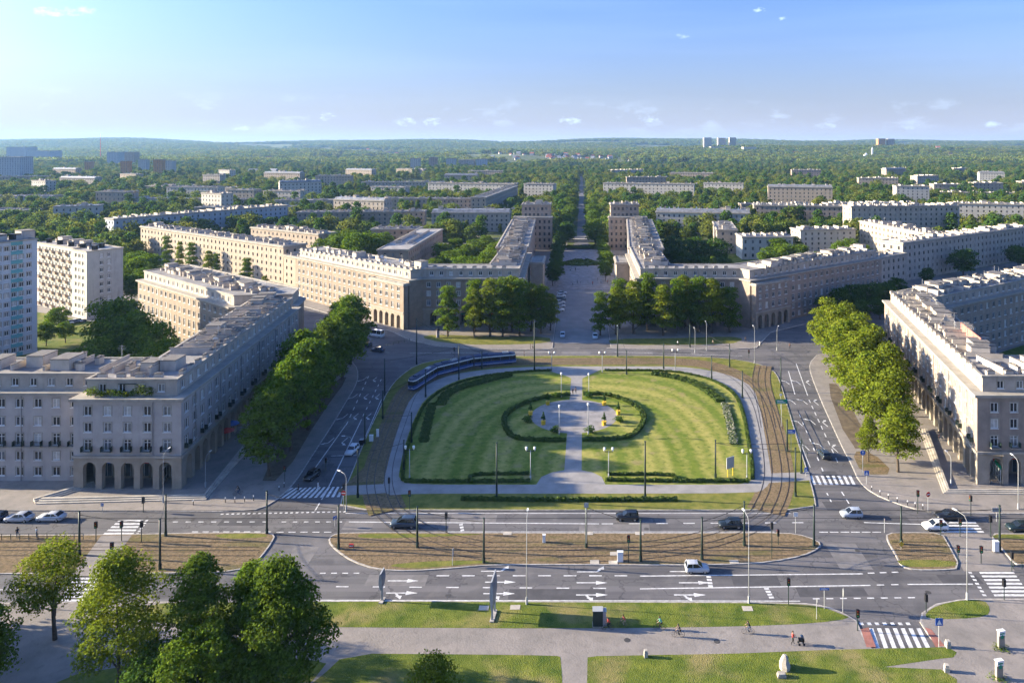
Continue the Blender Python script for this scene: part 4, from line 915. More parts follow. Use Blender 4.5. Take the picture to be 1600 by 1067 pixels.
# --- far left and far right houses between the trees
far = [('cream school with a raised hall, left', (-493, 715), (-457, 720), 14, 18, 4, 'cream'), ('long low school wing, left', (-456, 716), (-330, 735), 12, 11, 3, 'white_wall'), ('pale long row behind the school on the left', (-560, 905), (-430, 900), 12, 13, 3, 'cream'),
       ('cream apartment house with a yellow end, left middle', (-393, 780), (-360, 783), 14, 16, 4, 'cream'), ('lilac row house with dark windows, left middle', (-358, 792), (-312, 794), 13, 14, 3, 'white_wall'), ('flat pale hall at the left edge', (-640, 742), (-560, 750), 20, 11, 3, 'bluewall'),
       ('white flat-roofed workshop low at the left edge', (-520, 600), (-470, 606), 18, 10, 3, 'white_wall'), ('white tower with blue balconies on the right', (330, 737), (362, 740), 14, 22.5, 7, 'white_wall'), ('long cream house with big windows, right', (410, 1040), (464, 1044), 13, 17, 4, 'cream'),
       ('boxy cream house, first of three on the right', (437, 872), (470, 876), 16, 17, 4, 'cream'), ('boxy cream house, second of three on the right', (505, 905), (540, 910), 16, 17, 4, 'cream'), ('boxy cream house at the right edge, third of three', (585, 935), (640, 940), 16, 17, 4, 'cream'),
       ('grey roofed hall among trees, right middle', (225, 640), (300, 650), 14, 12, 3, 'stucco'), ('low grey gallery roof, right middle', (150, 660), (215, 662), 12, 10, 2, 'stucco'), ('pale low row behind the white slab on the right', (420, 830), (500, 835), 12, 10, 3, 'cream'),
       ('pale long row among trees left of the avenue', (-300, 960), (-190, 970), 13, 15, 4, 'stucco_l'), ('white long row behind trees, left middle', (-260, 870), (-215, 872), 12, 14, 4, 'white_wall'), ('brown roofed row among trees, left middle', (-330, 600), (-250, 610), 12, 12, 3, 'stucco'),
       ('pale roofed house among the left trees', (-300, 690), (-240, 700), 12, 11, 3, 'stucco_l'), ('low white pavilion behind the school', (-600, 1000), (-540, 1005), 14, 9, 2, 'white_wall')]
for lab, A, B, d, zt, fl, wl in far: block(lab, A, (B[0], B[1] - (B[0] - A[0]) * (.26 if wl in ('cream', 'white_wall') else .05)), d, zt, fl, wl, 4.6, name='far_house', step=10, cat='building', big=0.2)
def scatter_blocks():
    rr_ = random.Random(17); walls = ('cream', 'stucco_l', 'white_wall', 'stucco', 'pink', 'cream', 'white_wall'); made = []; L_, R_ = 0, 0
    spots = [(560, 620), (600, 720), (470, 860), (380, 940), (620, 1000), (520, 1050), (330, 1080), (440, 1150), (250, 1000), (120, 1050), (60, 900), (200, 1200), (350, 1300), (560, 1300), (720, 1150), (760, 1350), (640, 1450), (100, 1350), (30, 1100), (1250, 760), (1130, 900), (1010, 1000), (1450, 1050), (1080, 1250), (1260, 1300), (1400, 1350), (1550, 1250), (1500, 1500), (980, 1400), (300, 820), (20, 640), (120, 560), (330, 660)]
    for px, Y in spots:
        X = (px - CX) * Y / F; l = rr_.uniform(28, 75); a = rr_.choice((-.3, -.22, -.4, -.3, .45, 0)) + rr_.uniform(-.08, .08); dx, dy = math.cos(a) * l / 2, math.sin(a) * l / 2
        if any(abs(X - q[0]) < (l + q[2]) * .5 and abs(Y - q[1]) < 34 for q in made) or any(min(p[0] for p in f) - l * .55 < X < max(p[0] for p in f) + l * .55 and min(p[1] for p in f) - 30 < Y < max(p[1] for p in f) + 30 for f in FOOT): continue
        made.append((X, Y, l)); sd = 'left' if X < 0 else 'right'
        if X < 0: L_ += 1; n_ = L_
        else: R_ += 1; n_ = R_
        fl = rr_.choice((4, 4, 5)); w_ = rr_.choice(walls)
        block('%s apartment row half hidden by trees, %s on the %s of the avenue' % ({'cream': 'cream', 'stucco_l': 'pale beige', 'white_wall': 'white', 'stucco': 'grey-brown', 'pink': 'pinkish'}[w_], ORD[min(n_ - 1, 19)], sd), (X - dx, Y - dy), (X + dx, Y + dy), 12.5, fl * 3.4 + 3, fl, w_, 4.4, name='far_house', step=9, cat='building', big=0.15, roof=rr_.choice(('roof', 'roof', 'roof_l', 'tin')), mansard=rr_.random() < .25)
scatter_blocks()
def far_tower(px, py_base, wpx, ptop, label, wall, Y, side='greywall', group=None, nm='far_tower'):
    X = (px - CX) * Y / F; w = wpx * Y / F; zb = hz(X, Y); zt = ztop(Y, ptop)
    block(label, (X - w / 2, Y), (X + w / 2, Y), max(10, w * 0.8), zt, max(3, int((zt - zb) / 3)), wall, 4.5, name=nm, clut=False, z_base=zb, group=group, cat='building', frac=0.5)
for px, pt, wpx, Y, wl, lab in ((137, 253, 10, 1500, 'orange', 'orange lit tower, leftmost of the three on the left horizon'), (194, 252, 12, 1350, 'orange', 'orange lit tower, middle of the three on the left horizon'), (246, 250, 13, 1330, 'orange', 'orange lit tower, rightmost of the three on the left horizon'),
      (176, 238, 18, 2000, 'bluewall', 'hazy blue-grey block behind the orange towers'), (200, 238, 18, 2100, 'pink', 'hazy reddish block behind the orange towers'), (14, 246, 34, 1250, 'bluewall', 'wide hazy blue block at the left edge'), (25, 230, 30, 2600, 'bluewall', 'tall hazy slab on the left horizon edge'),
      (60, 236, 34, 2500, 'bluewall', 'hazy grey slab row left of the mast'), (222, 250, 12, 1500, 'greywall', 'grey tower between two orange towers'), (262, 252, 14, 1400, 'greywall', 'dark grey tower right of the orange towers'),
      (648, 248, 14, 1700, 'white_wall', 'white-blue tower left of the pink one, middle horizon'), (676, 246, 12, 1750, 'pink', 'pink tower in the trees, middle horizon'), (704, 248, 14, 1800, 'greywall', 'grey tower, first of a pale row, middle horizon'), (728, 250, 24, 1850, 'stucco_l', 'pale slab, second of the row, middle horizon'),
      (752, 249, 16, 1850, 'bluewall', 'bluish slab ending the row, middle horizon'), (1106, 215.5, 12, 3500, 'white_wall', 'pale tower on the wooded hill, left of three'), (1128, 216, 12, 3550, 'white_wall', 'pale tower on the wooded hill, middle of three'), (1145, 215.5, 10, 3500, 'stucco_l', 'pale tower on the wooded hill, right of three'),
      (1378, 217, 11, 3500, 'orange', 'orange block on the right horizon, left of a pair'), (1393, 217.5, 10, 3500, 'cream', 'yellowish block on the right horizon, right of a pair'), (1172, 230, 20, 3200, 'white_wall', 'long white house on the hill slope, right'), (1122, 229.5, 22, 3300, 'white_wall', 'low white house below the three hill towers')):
    far_tower(px, 0, wpx, pt, lab, wl, Y)
def church():
    X, Y = (1363 - CX) * 2900 / F, 2900; zb = hz(X, Y)
    t = empty('church', (X, Y, zb)); tag(t, 'white church with a slim bell tower and steep roof on the right horizon', 'church')
    b = MB(); b.box(-3, -3, -2, 3, 3, 42); b.face([(-3, -3, 42), (3, -3, 42), (0, 0, 52)]); b.face([(3, -3, 42), (3, 3, 42), (0, 0, 52)]); b.face([(3, 3, 42), (-3, 3, 42), (0, 0, 52)]); b.face([(-3, 3, 42), (-3, -3, 42), (0, 0, 52)]); b.build('bell_tower', M['white'], t)
    b = MB(); P = [(-44, -8), (-12, -8), (-12, 20), (-44, 20)]; b.box(-44, -8, -2, -12, 20, 6); b.build('nave', M['white'], t)
    b = MB(); b.face([(-44, -8, 6), (-12, -8, 6), (-22, 6, 28)]); b.face([(-12, -8, 6), (-12, 20, 6), (-22, 6, 28)]); b.face([(-12, 20, 6), (-44, 20, 6), (-22, 6, 28)]); b.face([(-44, 20, 6), (-44, -8, 6), (-22, 6, 28)]); b.build('roof', M['white'], t)
church()
def mast():
    X, Y = (157 - CX) * 2600 / F, 2600; t = empty('radio_mast', (X, Y, hz(X, Y))); tag(t, 'thin red and white radio mast on the left horizon', 'mast')
    b = MB(); b.tube([(0, 0, -1), (0, 0, 60), (0, 0, 95)], [1.6, 1.1, 0.5], 6); b.build('lattice', M['red'], t); b = MB(); b.tube([(0, 0, 95), (0, 0, 108)], 0.4, 5); b.build('aerial', M['white'], t)
mast()
# villages on the slopes: pitched-roof houses
def village():
    w, r, ww = MB(), MB(), None
    w.box(-5, -4, -2, 5, 4, 5); wm = w.mesh('wall', M['white_wall'])
    r.face([(-5.5, -4.5, 4.9), (5.5, -4.5, 4.9), (5.5, 0, 8.6), (-5.5, 0, 8.6)]); r.face([(5.5, 4.5, 4.9), (-5.5, 4.5, 4.9), (-5.5, 0, 8.6), (5.5, 0, 8.6)]); r.face([(5.5, -4.5, 4.9), (5.5, 4.5, 4.9), (5.5, 0, 8.6)]); r.face([(-5.5, 4.5, 4.9), (-5.5, -4.5, 4.9), (-5.5, 0, 8.6)])
    rm = [r.mesh('roof', M['tiles']), r.mesh('roof', M['tin'])]
    rr_ = random.Random(3)
    for vi_, (px0, px1, y0, y1, n) in enumerate(((855, 905, 2700, 3300, 34), (905, 1080, 2600, 3400, 30), (500, 700, 3600, 5000, 16), (300, 480, 2300, 3300, 24), (360, 480, 1150, 1700, 10), (1180, 1330, 2700, 3300, 14), (60, 300, 2300, 3200, 26), (760, 860, 2700, 3600, 16), (1430, 1590, 2600, 3600, 14))):
        where = ('in the red-roofed village just left of the avenue end', 'in the strip right of the avenue end', 'on the far hillside left of centre', 'among trees on the left below the horizon', 'in the near garden suburb left of centre', 'below the horizon between the hill towers and the church', 'on the slope behind the orange towers', 'on the slope left of the red-roofed village', 'below the horizon at the far right')[vi_]
        for i in range(n):
            Y = rr_.uniform(y0, y1); X = (rr_.uniform(px0, px1) - CX) * Y / F; s = rr_.uniform(1.0, 1.9)
            t = empty('village_house', (X, Y, hz(X, Y)), rr_.uniform(-.5, .5)); t.scale = (s, s, s)
            tag(t, 'tiny pale pitched-roof house ' + where, 'house', 'village houses ' + where)
            VILL.append((X, Y)); inst('wall', wm, t); inst('roof', rr_.choice((rm[0], rm[0], rm[1])), t)
VILL = []
village()

# ------------------------------------------------------------------ trees
def crown_mesh(name, seed, h, w, base, n, leaf, m, lobes=16, shape='round', flat=0.75):
    """crown of many small leaf-clump faces spread over the surfaces of uneven lobes"""
    rng = np.random.default_rng(seed)
    hc = h - base
    C, Rr = [], []
    for i in range(lobes):
        t = (i + 0.5) / lobes
        if shape == 'poplar': prof = 0.30 + 0.7 * math.sin(math.pi * min(0.98, 0.12 + 0.8 * t)) * 0.55; rr = w * 0.26
        elif shape == 'cone': prof = 1.0 - t * 0.9; rr = w * 0.20 * (1.15 - 0.7 * t)
        elif shape == 'egg': prof = math.sin(math.pi * (0.18 + 0.74 * t)) ** 0.8 * (1.12 - 0.45 * t); rr = w * (0.24 if lobes < 24 else 0.165)
        else: prof = math.sin(math.pi * (0.14 + 0.72 * t)) ** 0.7; rr = w * (0.25 if lobes < 22 else 0.175)
        a = i * 2.399 + rng.uniform(-.5, .5); rad = max(0.0, (w / 2 * prof - rr * 0.75)) * rng.uniform(0.75, 1.12)
        z = base + hc * (0.10 + 0.78 * t) + rng.uniform(-.04, .04) * hc
        C.append((rad * math.cos(a), rad * math.sin(a), z)); Rr.append(rr * rng.uniform(0.6, 1.4))
    C += [(0, 0, base + hc * q) for q in (0.35, 0.6)]; Rr += [w * 0.27, w * 0.25]
    if shape == 'poplar' or shape == 'cone': C = C[:-2]; Rr = Rr[:-2]
    C, Rr = np.array(C), np.array(Rr)
    k = rng.choice(len(C), n, p=Rr ** 2 / np.sum(Rr ** 2))
    d = rng.normal(size=(n, 3)); d /= np.linalg.norm(d, axis=1)[:, None]; d[:, 2] = np.where(d[:, 2] < -0.25, -d[:, 2] * 0.6, d[:, 2])
    # small bumps break the lobes up
    bump = 1 + 0.28 * np.sin(d[:, 0] * 7 + k) * np.sin(d[:, 1] * 6 + 2 * k) * np.sin(d[:, 2] * 7 + 0.5 * k)
    rr = Rr[k] * bump * np.where(rng.random(n) < 0.8, rng.uniform(0.86, 1.06, n), rng.uniform(0.4, 0.9, n))
    P = C[k] + d * rr[:, None] * np.array([1, 1, flat])
    nv = d + rng.normal(scale=0.55, size=(n, 3)) + np.array([0, 0, 0.25]); nv /= np.linalg.norm(nv, axis=1)[:, None]
    u = np.cross(nv, rng.normal(size=(n, 3))); u /= np.linalg.norm(u, axis=1)[:, None] + 1e-9
    v = np.cross(nv, u); s = (leaf * rng.uniform(0.6, 1.35, n) * 0.5)[:, None]
    u, v = u * s, v * s * 0.8
    V = np.empty((n, 4, 3)); V[:, 0] = P - u; V[:, 1] = P - v * 0.9; V[:, 2] = P + u; V[:, 3] = P + v * 0.9
    me = bpy.data.meshes.new(name); me.vertices.add(n * 4); me.vertices.foreach_set('co', V.reshape(-1))
    me.loops.add(n * 4); me.loops.foreach_set('vertex_index', np.arange(n * 4)); me.polygons.add(n)
    me.polygons.foreach_set('loop_start', np.arange(n) * 4); me.polygons.foreach_set('loop_total', np.full(n, 4)) if False else None
    me.materials.append(m); me.update(calc_edges=True); me.validate(); return me
def trunk_mesh(name, seed, h, base, r, w):
    rng = random.Random(seed); b = MB()
    top = base + (h - base) * 0.55
    b.tube([(0, 0, -0.2), (rng.uniform(-.1, .1), rng.uniform(-.1, .1), base * 0.5), (rng.uniform(-.2, .2), rng.uniform(-.2, .2), base + 0.5), (rng.uniform(-.4, .4), rng.uniform(-.4, .4), top)], [r * 1.25, r, r * 0.85, r * 0.25], 8, cap=False)
    for i in range(6):
        a = i * 2.4 + rng.uniform(-.4, .4); z0 = base * 0.85 + (top - base) * 0.12 * i; l = w * 0.36 * rng.uniform(0.7, 1.1)
        b.tube([(0, 0, z0), (math.cos(a) * l * .5, math.sin(a) * l * .5, z0 + l * .45), (math.cos(a) * l, math.sin(a) * l, z0 + l * 0.95)], [r * 0.45, r * 0.3, r * 0.1], 5, cap=False)
    return b.mesh(name, M['bark'], True)
PROTO = {}
def proto(key, seed, h, w, base, n, leaf, m, shape='round', lobes=16, r=0.28):
    PROTO[key] = (crown_mesh('crown', seed, h, w, base, n, leaf, M[m], lobes, shape), trunk_mesh('trunk', seed + 100, h, base, r, w), h)
for i in range(3): proto(('street', i), 20 + i, 18, 10.5, 3.6, 9000, 0.48, 'leaf', 'egg', 36)
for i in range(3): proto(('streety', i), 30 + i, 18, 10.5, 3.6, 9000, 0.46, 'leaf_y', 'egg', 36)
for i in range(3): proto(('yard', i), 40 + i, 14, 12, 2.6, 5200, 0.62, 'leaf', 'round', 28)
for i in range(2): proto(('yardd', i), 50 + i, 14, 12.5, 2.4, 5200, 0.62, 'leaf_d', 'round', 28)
for i in range(2): proto(('column', i), 60 + i, 19, 6.8, 1.6, 7500, 0.44, ('leaf', 'leaf_y')[i], 'egg', 21)
proto(('poplar', 0), 70, 20, 6, 1.8, 3000, 0.6, 'leaf', 'poplar', 20)
proto(('conifer', 0), 75, 2.6, 1.1, 0.5, 500, 0.22, 'leaf_d', 'cone', 14, r=0.05)
TREES = []
def tree(key, X, Y, h, label, group=None, rz=None, wide=1.0, name='tree'):
    cm, tm, h0 = PROTO[key]; s = h / h0
    t = empty(name, (X, Y, 0.08 if Y < 330 else -0.05), RNG.uniform(0, 6.28) if rz is None else rz); t.scale = (s * wide, s * wide, s); tag(t, label, 'tree', group)
    inst('trunk', tm, t); inst('crown', cm, t); TREES.append((X, Y, 5.0)); return t
def row(key, pts, labels, group, var=3, h=18, wide=1.0):
    for i, p in enumerate(pts):
        X, Y = g(p[0], p[1]); hh = p[2] if len(p) > 2 else h
        tree((key, i % var), X, Y, hh, labels(i), group, wide=p[3] if len(p) > 3 else wide)
# avenue trees, left street (nearest first)
row('street', [(420, 745, 17, 1.25), (454, 706, 20, 1.1), (436, 688, 17, 1.2), (482, 672, 21, 1.15), (499, 646, 18, 1.1), (474, 636, 20.5, 1.2), (514, 620, 20.5, 1.1), (502, 600, 16, 1.2), (535, 594, 20, 1.15), (548, 570, 21, 1.15), (532, 562, 18, 1.3)],
    lambda i: 'dark leafy street tree along the left street, %s from its zebra crossing' % ORD[i], 'trees along the left street')
# avenue trees, right street
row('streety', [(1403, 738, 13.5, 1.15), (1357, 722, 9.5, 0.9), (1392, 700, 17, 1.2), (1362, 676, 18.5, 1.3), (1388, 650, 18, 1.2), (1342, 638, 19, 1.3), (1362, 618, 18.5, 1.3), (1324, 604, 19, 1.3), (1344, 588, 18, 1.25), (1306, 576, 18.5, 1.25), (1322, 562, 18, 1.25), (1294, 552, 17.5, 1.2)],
    lambda i: 'sunlit yellow-green street tree along the right street, %s from its zebra crossing' % ORD[i], 'trees along the right street')
row('column', [(700, 526, 18.0, 1.24), (741, 528, 17.5, 0.96), (742, 519, 19.1, 1.13), (766, 526, 21.1, 1.24), (785, 527, 21.1, 1.13), (800, 518, 20.6, 1.36), (812, 525, 20.1, 1.24), (830, 518, 18.0, 1.24), (845, 522, 17.5, 1.30), (860, 517, 13.9, 1.36)],
    lambda i: 'slim tall tree before the far left arcade block, %s from the left' % ORD[i], 'clump of trees left of the avenue', var=2)
row('column', [(938, 524, 15.5, 1.30), (962, 523, 17.0, 1.24), (968, 514, 18.5, 1.24), (990, 522, 19.6, 1.30), (1012, 517, 21.1, 1.13), (1036, 525, 18.5, 1.36), (1058, 521, 19.6, 1.13), (1068, 513, 20.1, 1.24), (1092, 519, 20.1, 1.24), (1112, 521, 20.1, 1.36), (1140, 520, 16.5, 1.47)],
    lambda i: 'slim tall tree before the far right arcade block, %s from the left' % ORD[i], 'clump of trees right of the avenue', var=2)
# foreground trees
near = [('dense broad dark-green tree, biggest at the bottom left', 434, 1098, 16.8, 11.6, 1.6, 30000, 0.34, 'leaf', 'egg', 46), ('airy pale-green tree at the bottom left beside the yellowish one', 186, 1096, 18.3, 11.5, 3.0, 20000, 0.28, 'leaf_y', 'egg', 40), ('leggy green tree with open top between the pale and the dense tree', 312, 1090, 18.0, 8.6, 2.0, 17000, 0.30, 'leaf', 'egg', 34),
        ('small yellowish tree with a bare lower trunk near the left zebra', 86, 1000, 13.3, 8.8, 3.6, 10500, 0.27, 'leaf_y', 'round', 26), ('dark green tree showing just left behind the dense one', 392, 1062, 14.5, 8.0, 2.0, 13000, 0.32, 'leaf', 'egg', 30), ('young pale-green treetop poking in at the bottom edge', 676, 1120, 6.8, 6.6, 0.6, 6500, 0.25, 'leaf_y', 'egg', 22),
        ('dark tree cut off by the left edge at the bottom', -24, 1090, 10.5, 7.0, 1.5, 8000, 0.32, 'leaf', 'egg', 22), ('low dark tree under the pale tree at the bottom left', 258, 1135, 8.5, 8.5, 0.8, 9000, 0.32, 'leaf_d', 'round', 22), ('low bright shrub-like tree at the very bottom beside the dense tree', 200, 1180, 6.5, 6.5, 0.6, 5000, 0.28, 'leaf', 'round', 18), ('low bushy tree before the leggy one at the bottom edge', 310, 1150, 12.5, 8.5, 0.8, 12000, 0.30, 'leaf', 'round', 30)]
for i, (lab, x, y, h, w, base, n, lf, m, shp, lob) in enumerate(near):
    X, Y = g(x, y); t = empty('tree', (X, Y, KH), 0.7 * i); tag(t, lab, 'tree')
    inst('trunk', trunk_mesh('trunk', 300 + i, h, base, 0.24, w), t); inst('crown', crown_mesh('crown', 200 + i, h, w, base, n, lf, M[m], lob, shp, 0.8), t)
for i, (x, y, h) in enumerate(((-125, 1040, 14), (-190, 1085, 16), (-230, 1000, 15), (-330, 1050, 17))):
    X, Y = g(x, y); tree(('yard', i % 3), X, Y, h, 'park tree just outside the left edge, %s from it, shading the left pavement' % ORD[i], 'park trees beyond the left edge')
# yards and side streets
def patch(key, var, pts, label, group):
    """pts: photo pixel of the crown top centre, distance in metres, height"""
    order = sorted(range(len(pts)), key=lambda q: pts[q][0])
    for i, p in enumerate(pts):
        x, Y, h = p[:3]; tree((key, i % var), (x - CX) * Y / F, Y, h, label % ORD[order.index(i)] if '%s' in label else (label + ', %s from the left' % ORD[order.index(i)] if len(pts) > 1 else label), group, wide=p[3] if len(p) > 3 else 1.0)
patch('yard', 3, [(205, 205, 17, 1.05), (240, 198, 15, 1.0), (180, 215, 19, 1.0), (150, 190, 13, 1.1), (255, 190, 13, 1.0), (205, 180, 12, 1.1), (165, 172, 12, 1.0), (120, 186, 9, 1.0), (230, 174, 10, 1.0), (130, 168, 10, 1.0)], 'dark broad tree in the yard behind the near left block', 'trees in the yard behind the near left block')
patch('yard', 3, [(90, 245, 9), (72, 228, 8, 0.9), (340, 226, 6, 0.8), (102, 232, 7)], 'small tree by the white slab tower', 'small trees by the panel towers')
patch('yard', 3, [(210, 318, 15), (195, 330, 14), (232, 330, 15), (222, 300, 13), (205, 290, 12), (215, 345, 14)], 'tree between the white slab tower and the cream block', 'trees beside the panel towers')
patch('column', 2, [(260, 378, 17.5, 1.0), (281, 368, 16, 0.8), (299, 362, 16, 1.1), (326, 346, 14.5, 1.1), (386, 318, 15, 1.1), (414, 306, 9, 1.3), (338, 350, 12, 1.0)], 'young slim tree before the long cream block, %s from the left', 'street trees before the cream block')
patch('yard', 3, [(505, 384, 15), (530, 380, 18, 1.0), (562, 366, 21, 1.0), (585, 372, 18), (548, 410, 17), (520, 420, 15), (600, 420, 14), (498, 410, 12), (580, 400, 16)], 'tall tree in the yard behind the tan arcade block', 'trees in the yard behind the tan block')
patch('yard', 3, [(700, 350, 13, 1.1), (725, 330, 14, 1.1), (748, 320, 14, 1.1), (765, 340, 15, 1.1), (690, 380, 13), (712, 400, 13), (740, 385, 14, 1.1), (775, 365, 15), (720, 360, 13), (758, 300, 13), (680, 340, 11), (735, 290, 10), (700, 310, 11), (668, 320, 10), (790, 400, 13), (760, 420, 12)], 'round tree in the yard left of the avenue', 'trees in the yard left of the avenue')
patch('yardd', 2, [(1055, 390, 15, 1.0), (1085, 376, 17, 1.0), (1118, 372, 16, 1.1), (1048, 370, 14), (1070, 350, 12, 1.1), (1095, 345, 12, 1.1), (1060, 330, 9), (1100, 325, 10), (1130, 350, 10), (1125, 330, 8)], 'dark round tree in the yard right of the avenue', 'dark trees in the yard right of the avenue')
patch('poplar', 1, [(1114, 322, 15.5, 1.0)], 'slim bright poplar standing before the dark yard trees', None)
patch('yard', 3, [(1200, 362, 13), (1225, 370, 14), (1250, 368, 14), (1275, 360, 11), (1318, 366, 16), (1338, 362, 15, 1.1), (1350, 380, 12), (1215, 400, 13), (1240, 410, 13), (1328, 390, 14), (1170, 330, 6), (1255, 320, 5)], 'bright tree in the yard behind the brown block on the right', 'trees in the yard behind the brown block')
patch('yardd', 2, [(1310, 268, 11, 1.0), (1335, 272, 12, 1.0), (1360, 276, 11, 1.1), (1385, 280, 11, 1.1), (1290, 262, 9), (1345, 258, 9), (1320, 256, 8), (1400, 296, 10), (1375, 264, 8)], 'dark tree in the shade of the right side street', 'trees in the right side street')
patch('yardd', 2, [(1505, 350, 14, 1.2), (1590, 372, 13, 1.1), (1448, 330, 8)], 'dark round tree before the pale block on the right', 'trees before the pale right block')
patch('yard', 3, [(1445, 455, 12, 1.1), (1490, 452, 11), (1572, 460, 12, 1.1)], 'round tree behind the cream curved-front block', 'trees behind the cream curved block')
# the avenue's own rows of trees
k = 0; AVN = {-1: -1, 1: -1}
for i in range(22):
    Y = 300 + i * 13.5 + RNG.uniform(-3, 3) if i < 12 else 462 + (i - 12) * 22
    for sgn in (-1, 1):
        wide_ = 1.0; off = (12.6 if Y < 440 else 9.6) + RNG.uniform(-.8, .8)
        if Y < 318 and sgn < 0 or RNG.random() < 0.18: continue
        AVN[sgn] += 1
        key = ('yard', (i + k) % 3) if sgn > 0 else (('yardd', i % 2) if i < 14 else ('yard', i % 3))
        tree(key, sgn * off, Y, RNG.uniform(8, 13) if Y < 440 else RNG.uniform(11, 18), '%s tree of the avenue row on the %s, counted from the square' % ((ORD + ['twenty-first', 'twenty-second'])[AVN[sgn]], 'left' if sgn < 0 else 'right'), 'trees lining the avenue', wide=0.85 if Y < 440 else 1.05)
    k += 1
# woods, gardens and street trees beyond: one mass, instanced leaf-clump trees
def inside(p, poly, grow=0.0):
    c = False; n = len(poly)
    for i in range(n):
        a, b = poly[i], poly[i - 1]
        if (a[1] > p[1]) != (b[1] > p[1]) and p[0] < (b[0] - a[0]) * (p[1] - a[1]) / (b[1] - a[1]) + a[0]: c = not c
    return c
def grow_box(poly, d):
    xs, ys = [p[0] for p in poly], [p[1] for p in poly]; return (min(xs) - d, min(ys) - d, max(xs) + d, max(ys) + d)
def woodland():
    rng = np.random.default_rng(77); pts, sc, rot, idx = [], [], [], []
    gp = [(ccw(list(p)), grow_box(p, 9)) for p in FOOT]; gp = [(offset_poly(p, -4.5), b) for p, b in gp]
    big = [(offset_poly([q for q in p], -1.0), b) for p, b in gp]
    ph = rng.uniform(0, 6.28, 12)
    def field(x, y, s):
        return (math.sin(x / s + ph[0]) * math.sin(y / s * 0.8 + ph[1]) + math.sin(x / s * 0.43 + ph[2] + y / s * 0.31) + 0.7 * math.sin(x / s * 2.1 + ph[3]) * math.sin(y / s * 1.7 + ph[4])) / 2.2
    def tier(y0, y1, sp, thr, smin, smax, fs, i0, i1):
        Y = y0
        while Y < y1:
            half = Y * 0.88 + 40; X = -half - 60
            while X < half * 0.80 + 40:
                x, y = X + rng.uniform(-.45, .45) * sp, Y + rng.uniform(-.45, .45) * sp; X += sp
                if field(x, y, fs) < thr + rng.uniform(-.25, .25): continue
                if y < 470 and abs(x) < 248: continue
                if abs(x) < 16 and y < 760 or abs(x) < 7.5 and y < 1500: continue
                if y < 1300:
                    bad = False
                    for p, b in gp:
                        if b[0] < x < b[2] and b[1] < y < b[3] and inside((x, y), p): bad = True; break
                    if bad: continue
                    # keep the fronts of the houses in view
                    for p, b in gp:
                        if b[0] - 2 < x * (b[1] + 9) / y < b[2] + 2 and 0 < b[1] + 5 - y < (30 if y < 600 else 60) and rng.random() < 0.72: bad = True; break
                    if bad: continue
                elif any(abs(x * vy / y - vx) < 11 and -4 < vy - y < 90 for vx, vy in VILL): continue
                pts.append((x, y, hz(x, y) - 0.4)); sc.append(rng.uniform(smin, smax)); rot.append(rng.uniform(0, 6.28)); idx.append(int(rng.integers(i0, i1)))
            Y += sp
    tier(335, 900, 8.4, -0.48, 0.6, 1.3, 34, 0, 5)
    tier(900, 2200, 12.5, -0.40, 0.65, 1.4, 70, 0, 5)
    tier(2200, 7800, 27, -0.18, 1.2, 2.2, 210, 5, 8)
    me = bpy.data.meshes.new('woodland'); me.from_pydata(pts, [], [])
    for nm, ty, dat in (('tscale', 'FLOAT', sc), ('trot', 'FLOAT', rot), ('tidx', 'INT', idx)):
        me.attributes.new(nm, ty, 'POINT').data.foreach_set('value', dat)
    lib = bpy.data.collections.new('woodland_library')
    for i in range(8):
        if i == 3: m_ = crown_mesh('far_tree', 503, 9.5, 7.5, 0.6, 700, 0.95, M['leaf_y'], 11, 'round')
        elif i == 2: m_ = crown_mesh('far_tree', 502, 15.5, 9.0, 1.2, 1000, 1.1, M['leaf_d'], 14, 'egg')
        elif i < 5: m_ = crown_mesh('far_tree', 500 + i, 12.5, 11.0 if i < 4 else 5.5, 1.0, 1000, 1.15, M['leaf_f'], 13, 'round' if i < 4 else 'poplar')
        else: m_ = crown_mesh('far_clump', 500 + i, 10.5, 19, 0.0, 420, 2.6, M['leaf_f'], 12, 'round')
        o = bpy.data.objects.new('far_tree_%d' % i, m_); lib.objects.link(o)
    ob = inst('woodland', me); tag(ob, 'leafy trees of gardens, parks and far woods reaching to the hills', 'woodland', kind='stuff')
    ng = bpy.data.node_groups.new('woodland', 'GeometryNodeTree')
    ng.interface.new_socket('Geometry', in_out='INPUT', socket_type='NodeSocketGeometry'); ng.interface.new_socket('Geometry', in_out='OUTPUT', socket_type='NodeSocketGeometry')
    N, L = ng.nodes.new, ng.links.new
    gi, go = N('NodeGroupInput'), N('NodeGroupOutput'); ci = N('GeometryNodeCollectionInfo'); ci.inputs[0].default_value = lib; ci.inputs[1].default_value = True; ci.inputs[2].default_value = True
    ip = N('GeometryNodeInstanceOnPoints'); ip.inputs['Pick Instance'].default_value = True
    def at(nm, ty):
        n = N('GeometryNodeInputNamedAttribute'); n.data_type = ty; n.inputs[0].default_value = nm; return n.outputs[0]
    cx_ = N('ShaderNodeCombineXYZ'); L(at('trot', 'FLOAT'), cx_.inputs[2])
    L(gi.outputs[0], ip.inputs['Points']); L(ci.outputs[0], ip.inputs['Instance']); L(at('tidx', 'INT'), ip.inputs['Instance Index']); L(cx_.outputs[0], ip.inputs['Rotation']); L(at('tscale', 'FLOAT'), ip.inputs['Scale'])
    L(ip.outputs[0], go.inputs[0])
    md = ob.modifiers.new('trees', 'NODES'); md.node_group = ng
    print('woodland trees', len(pts))
woodland()
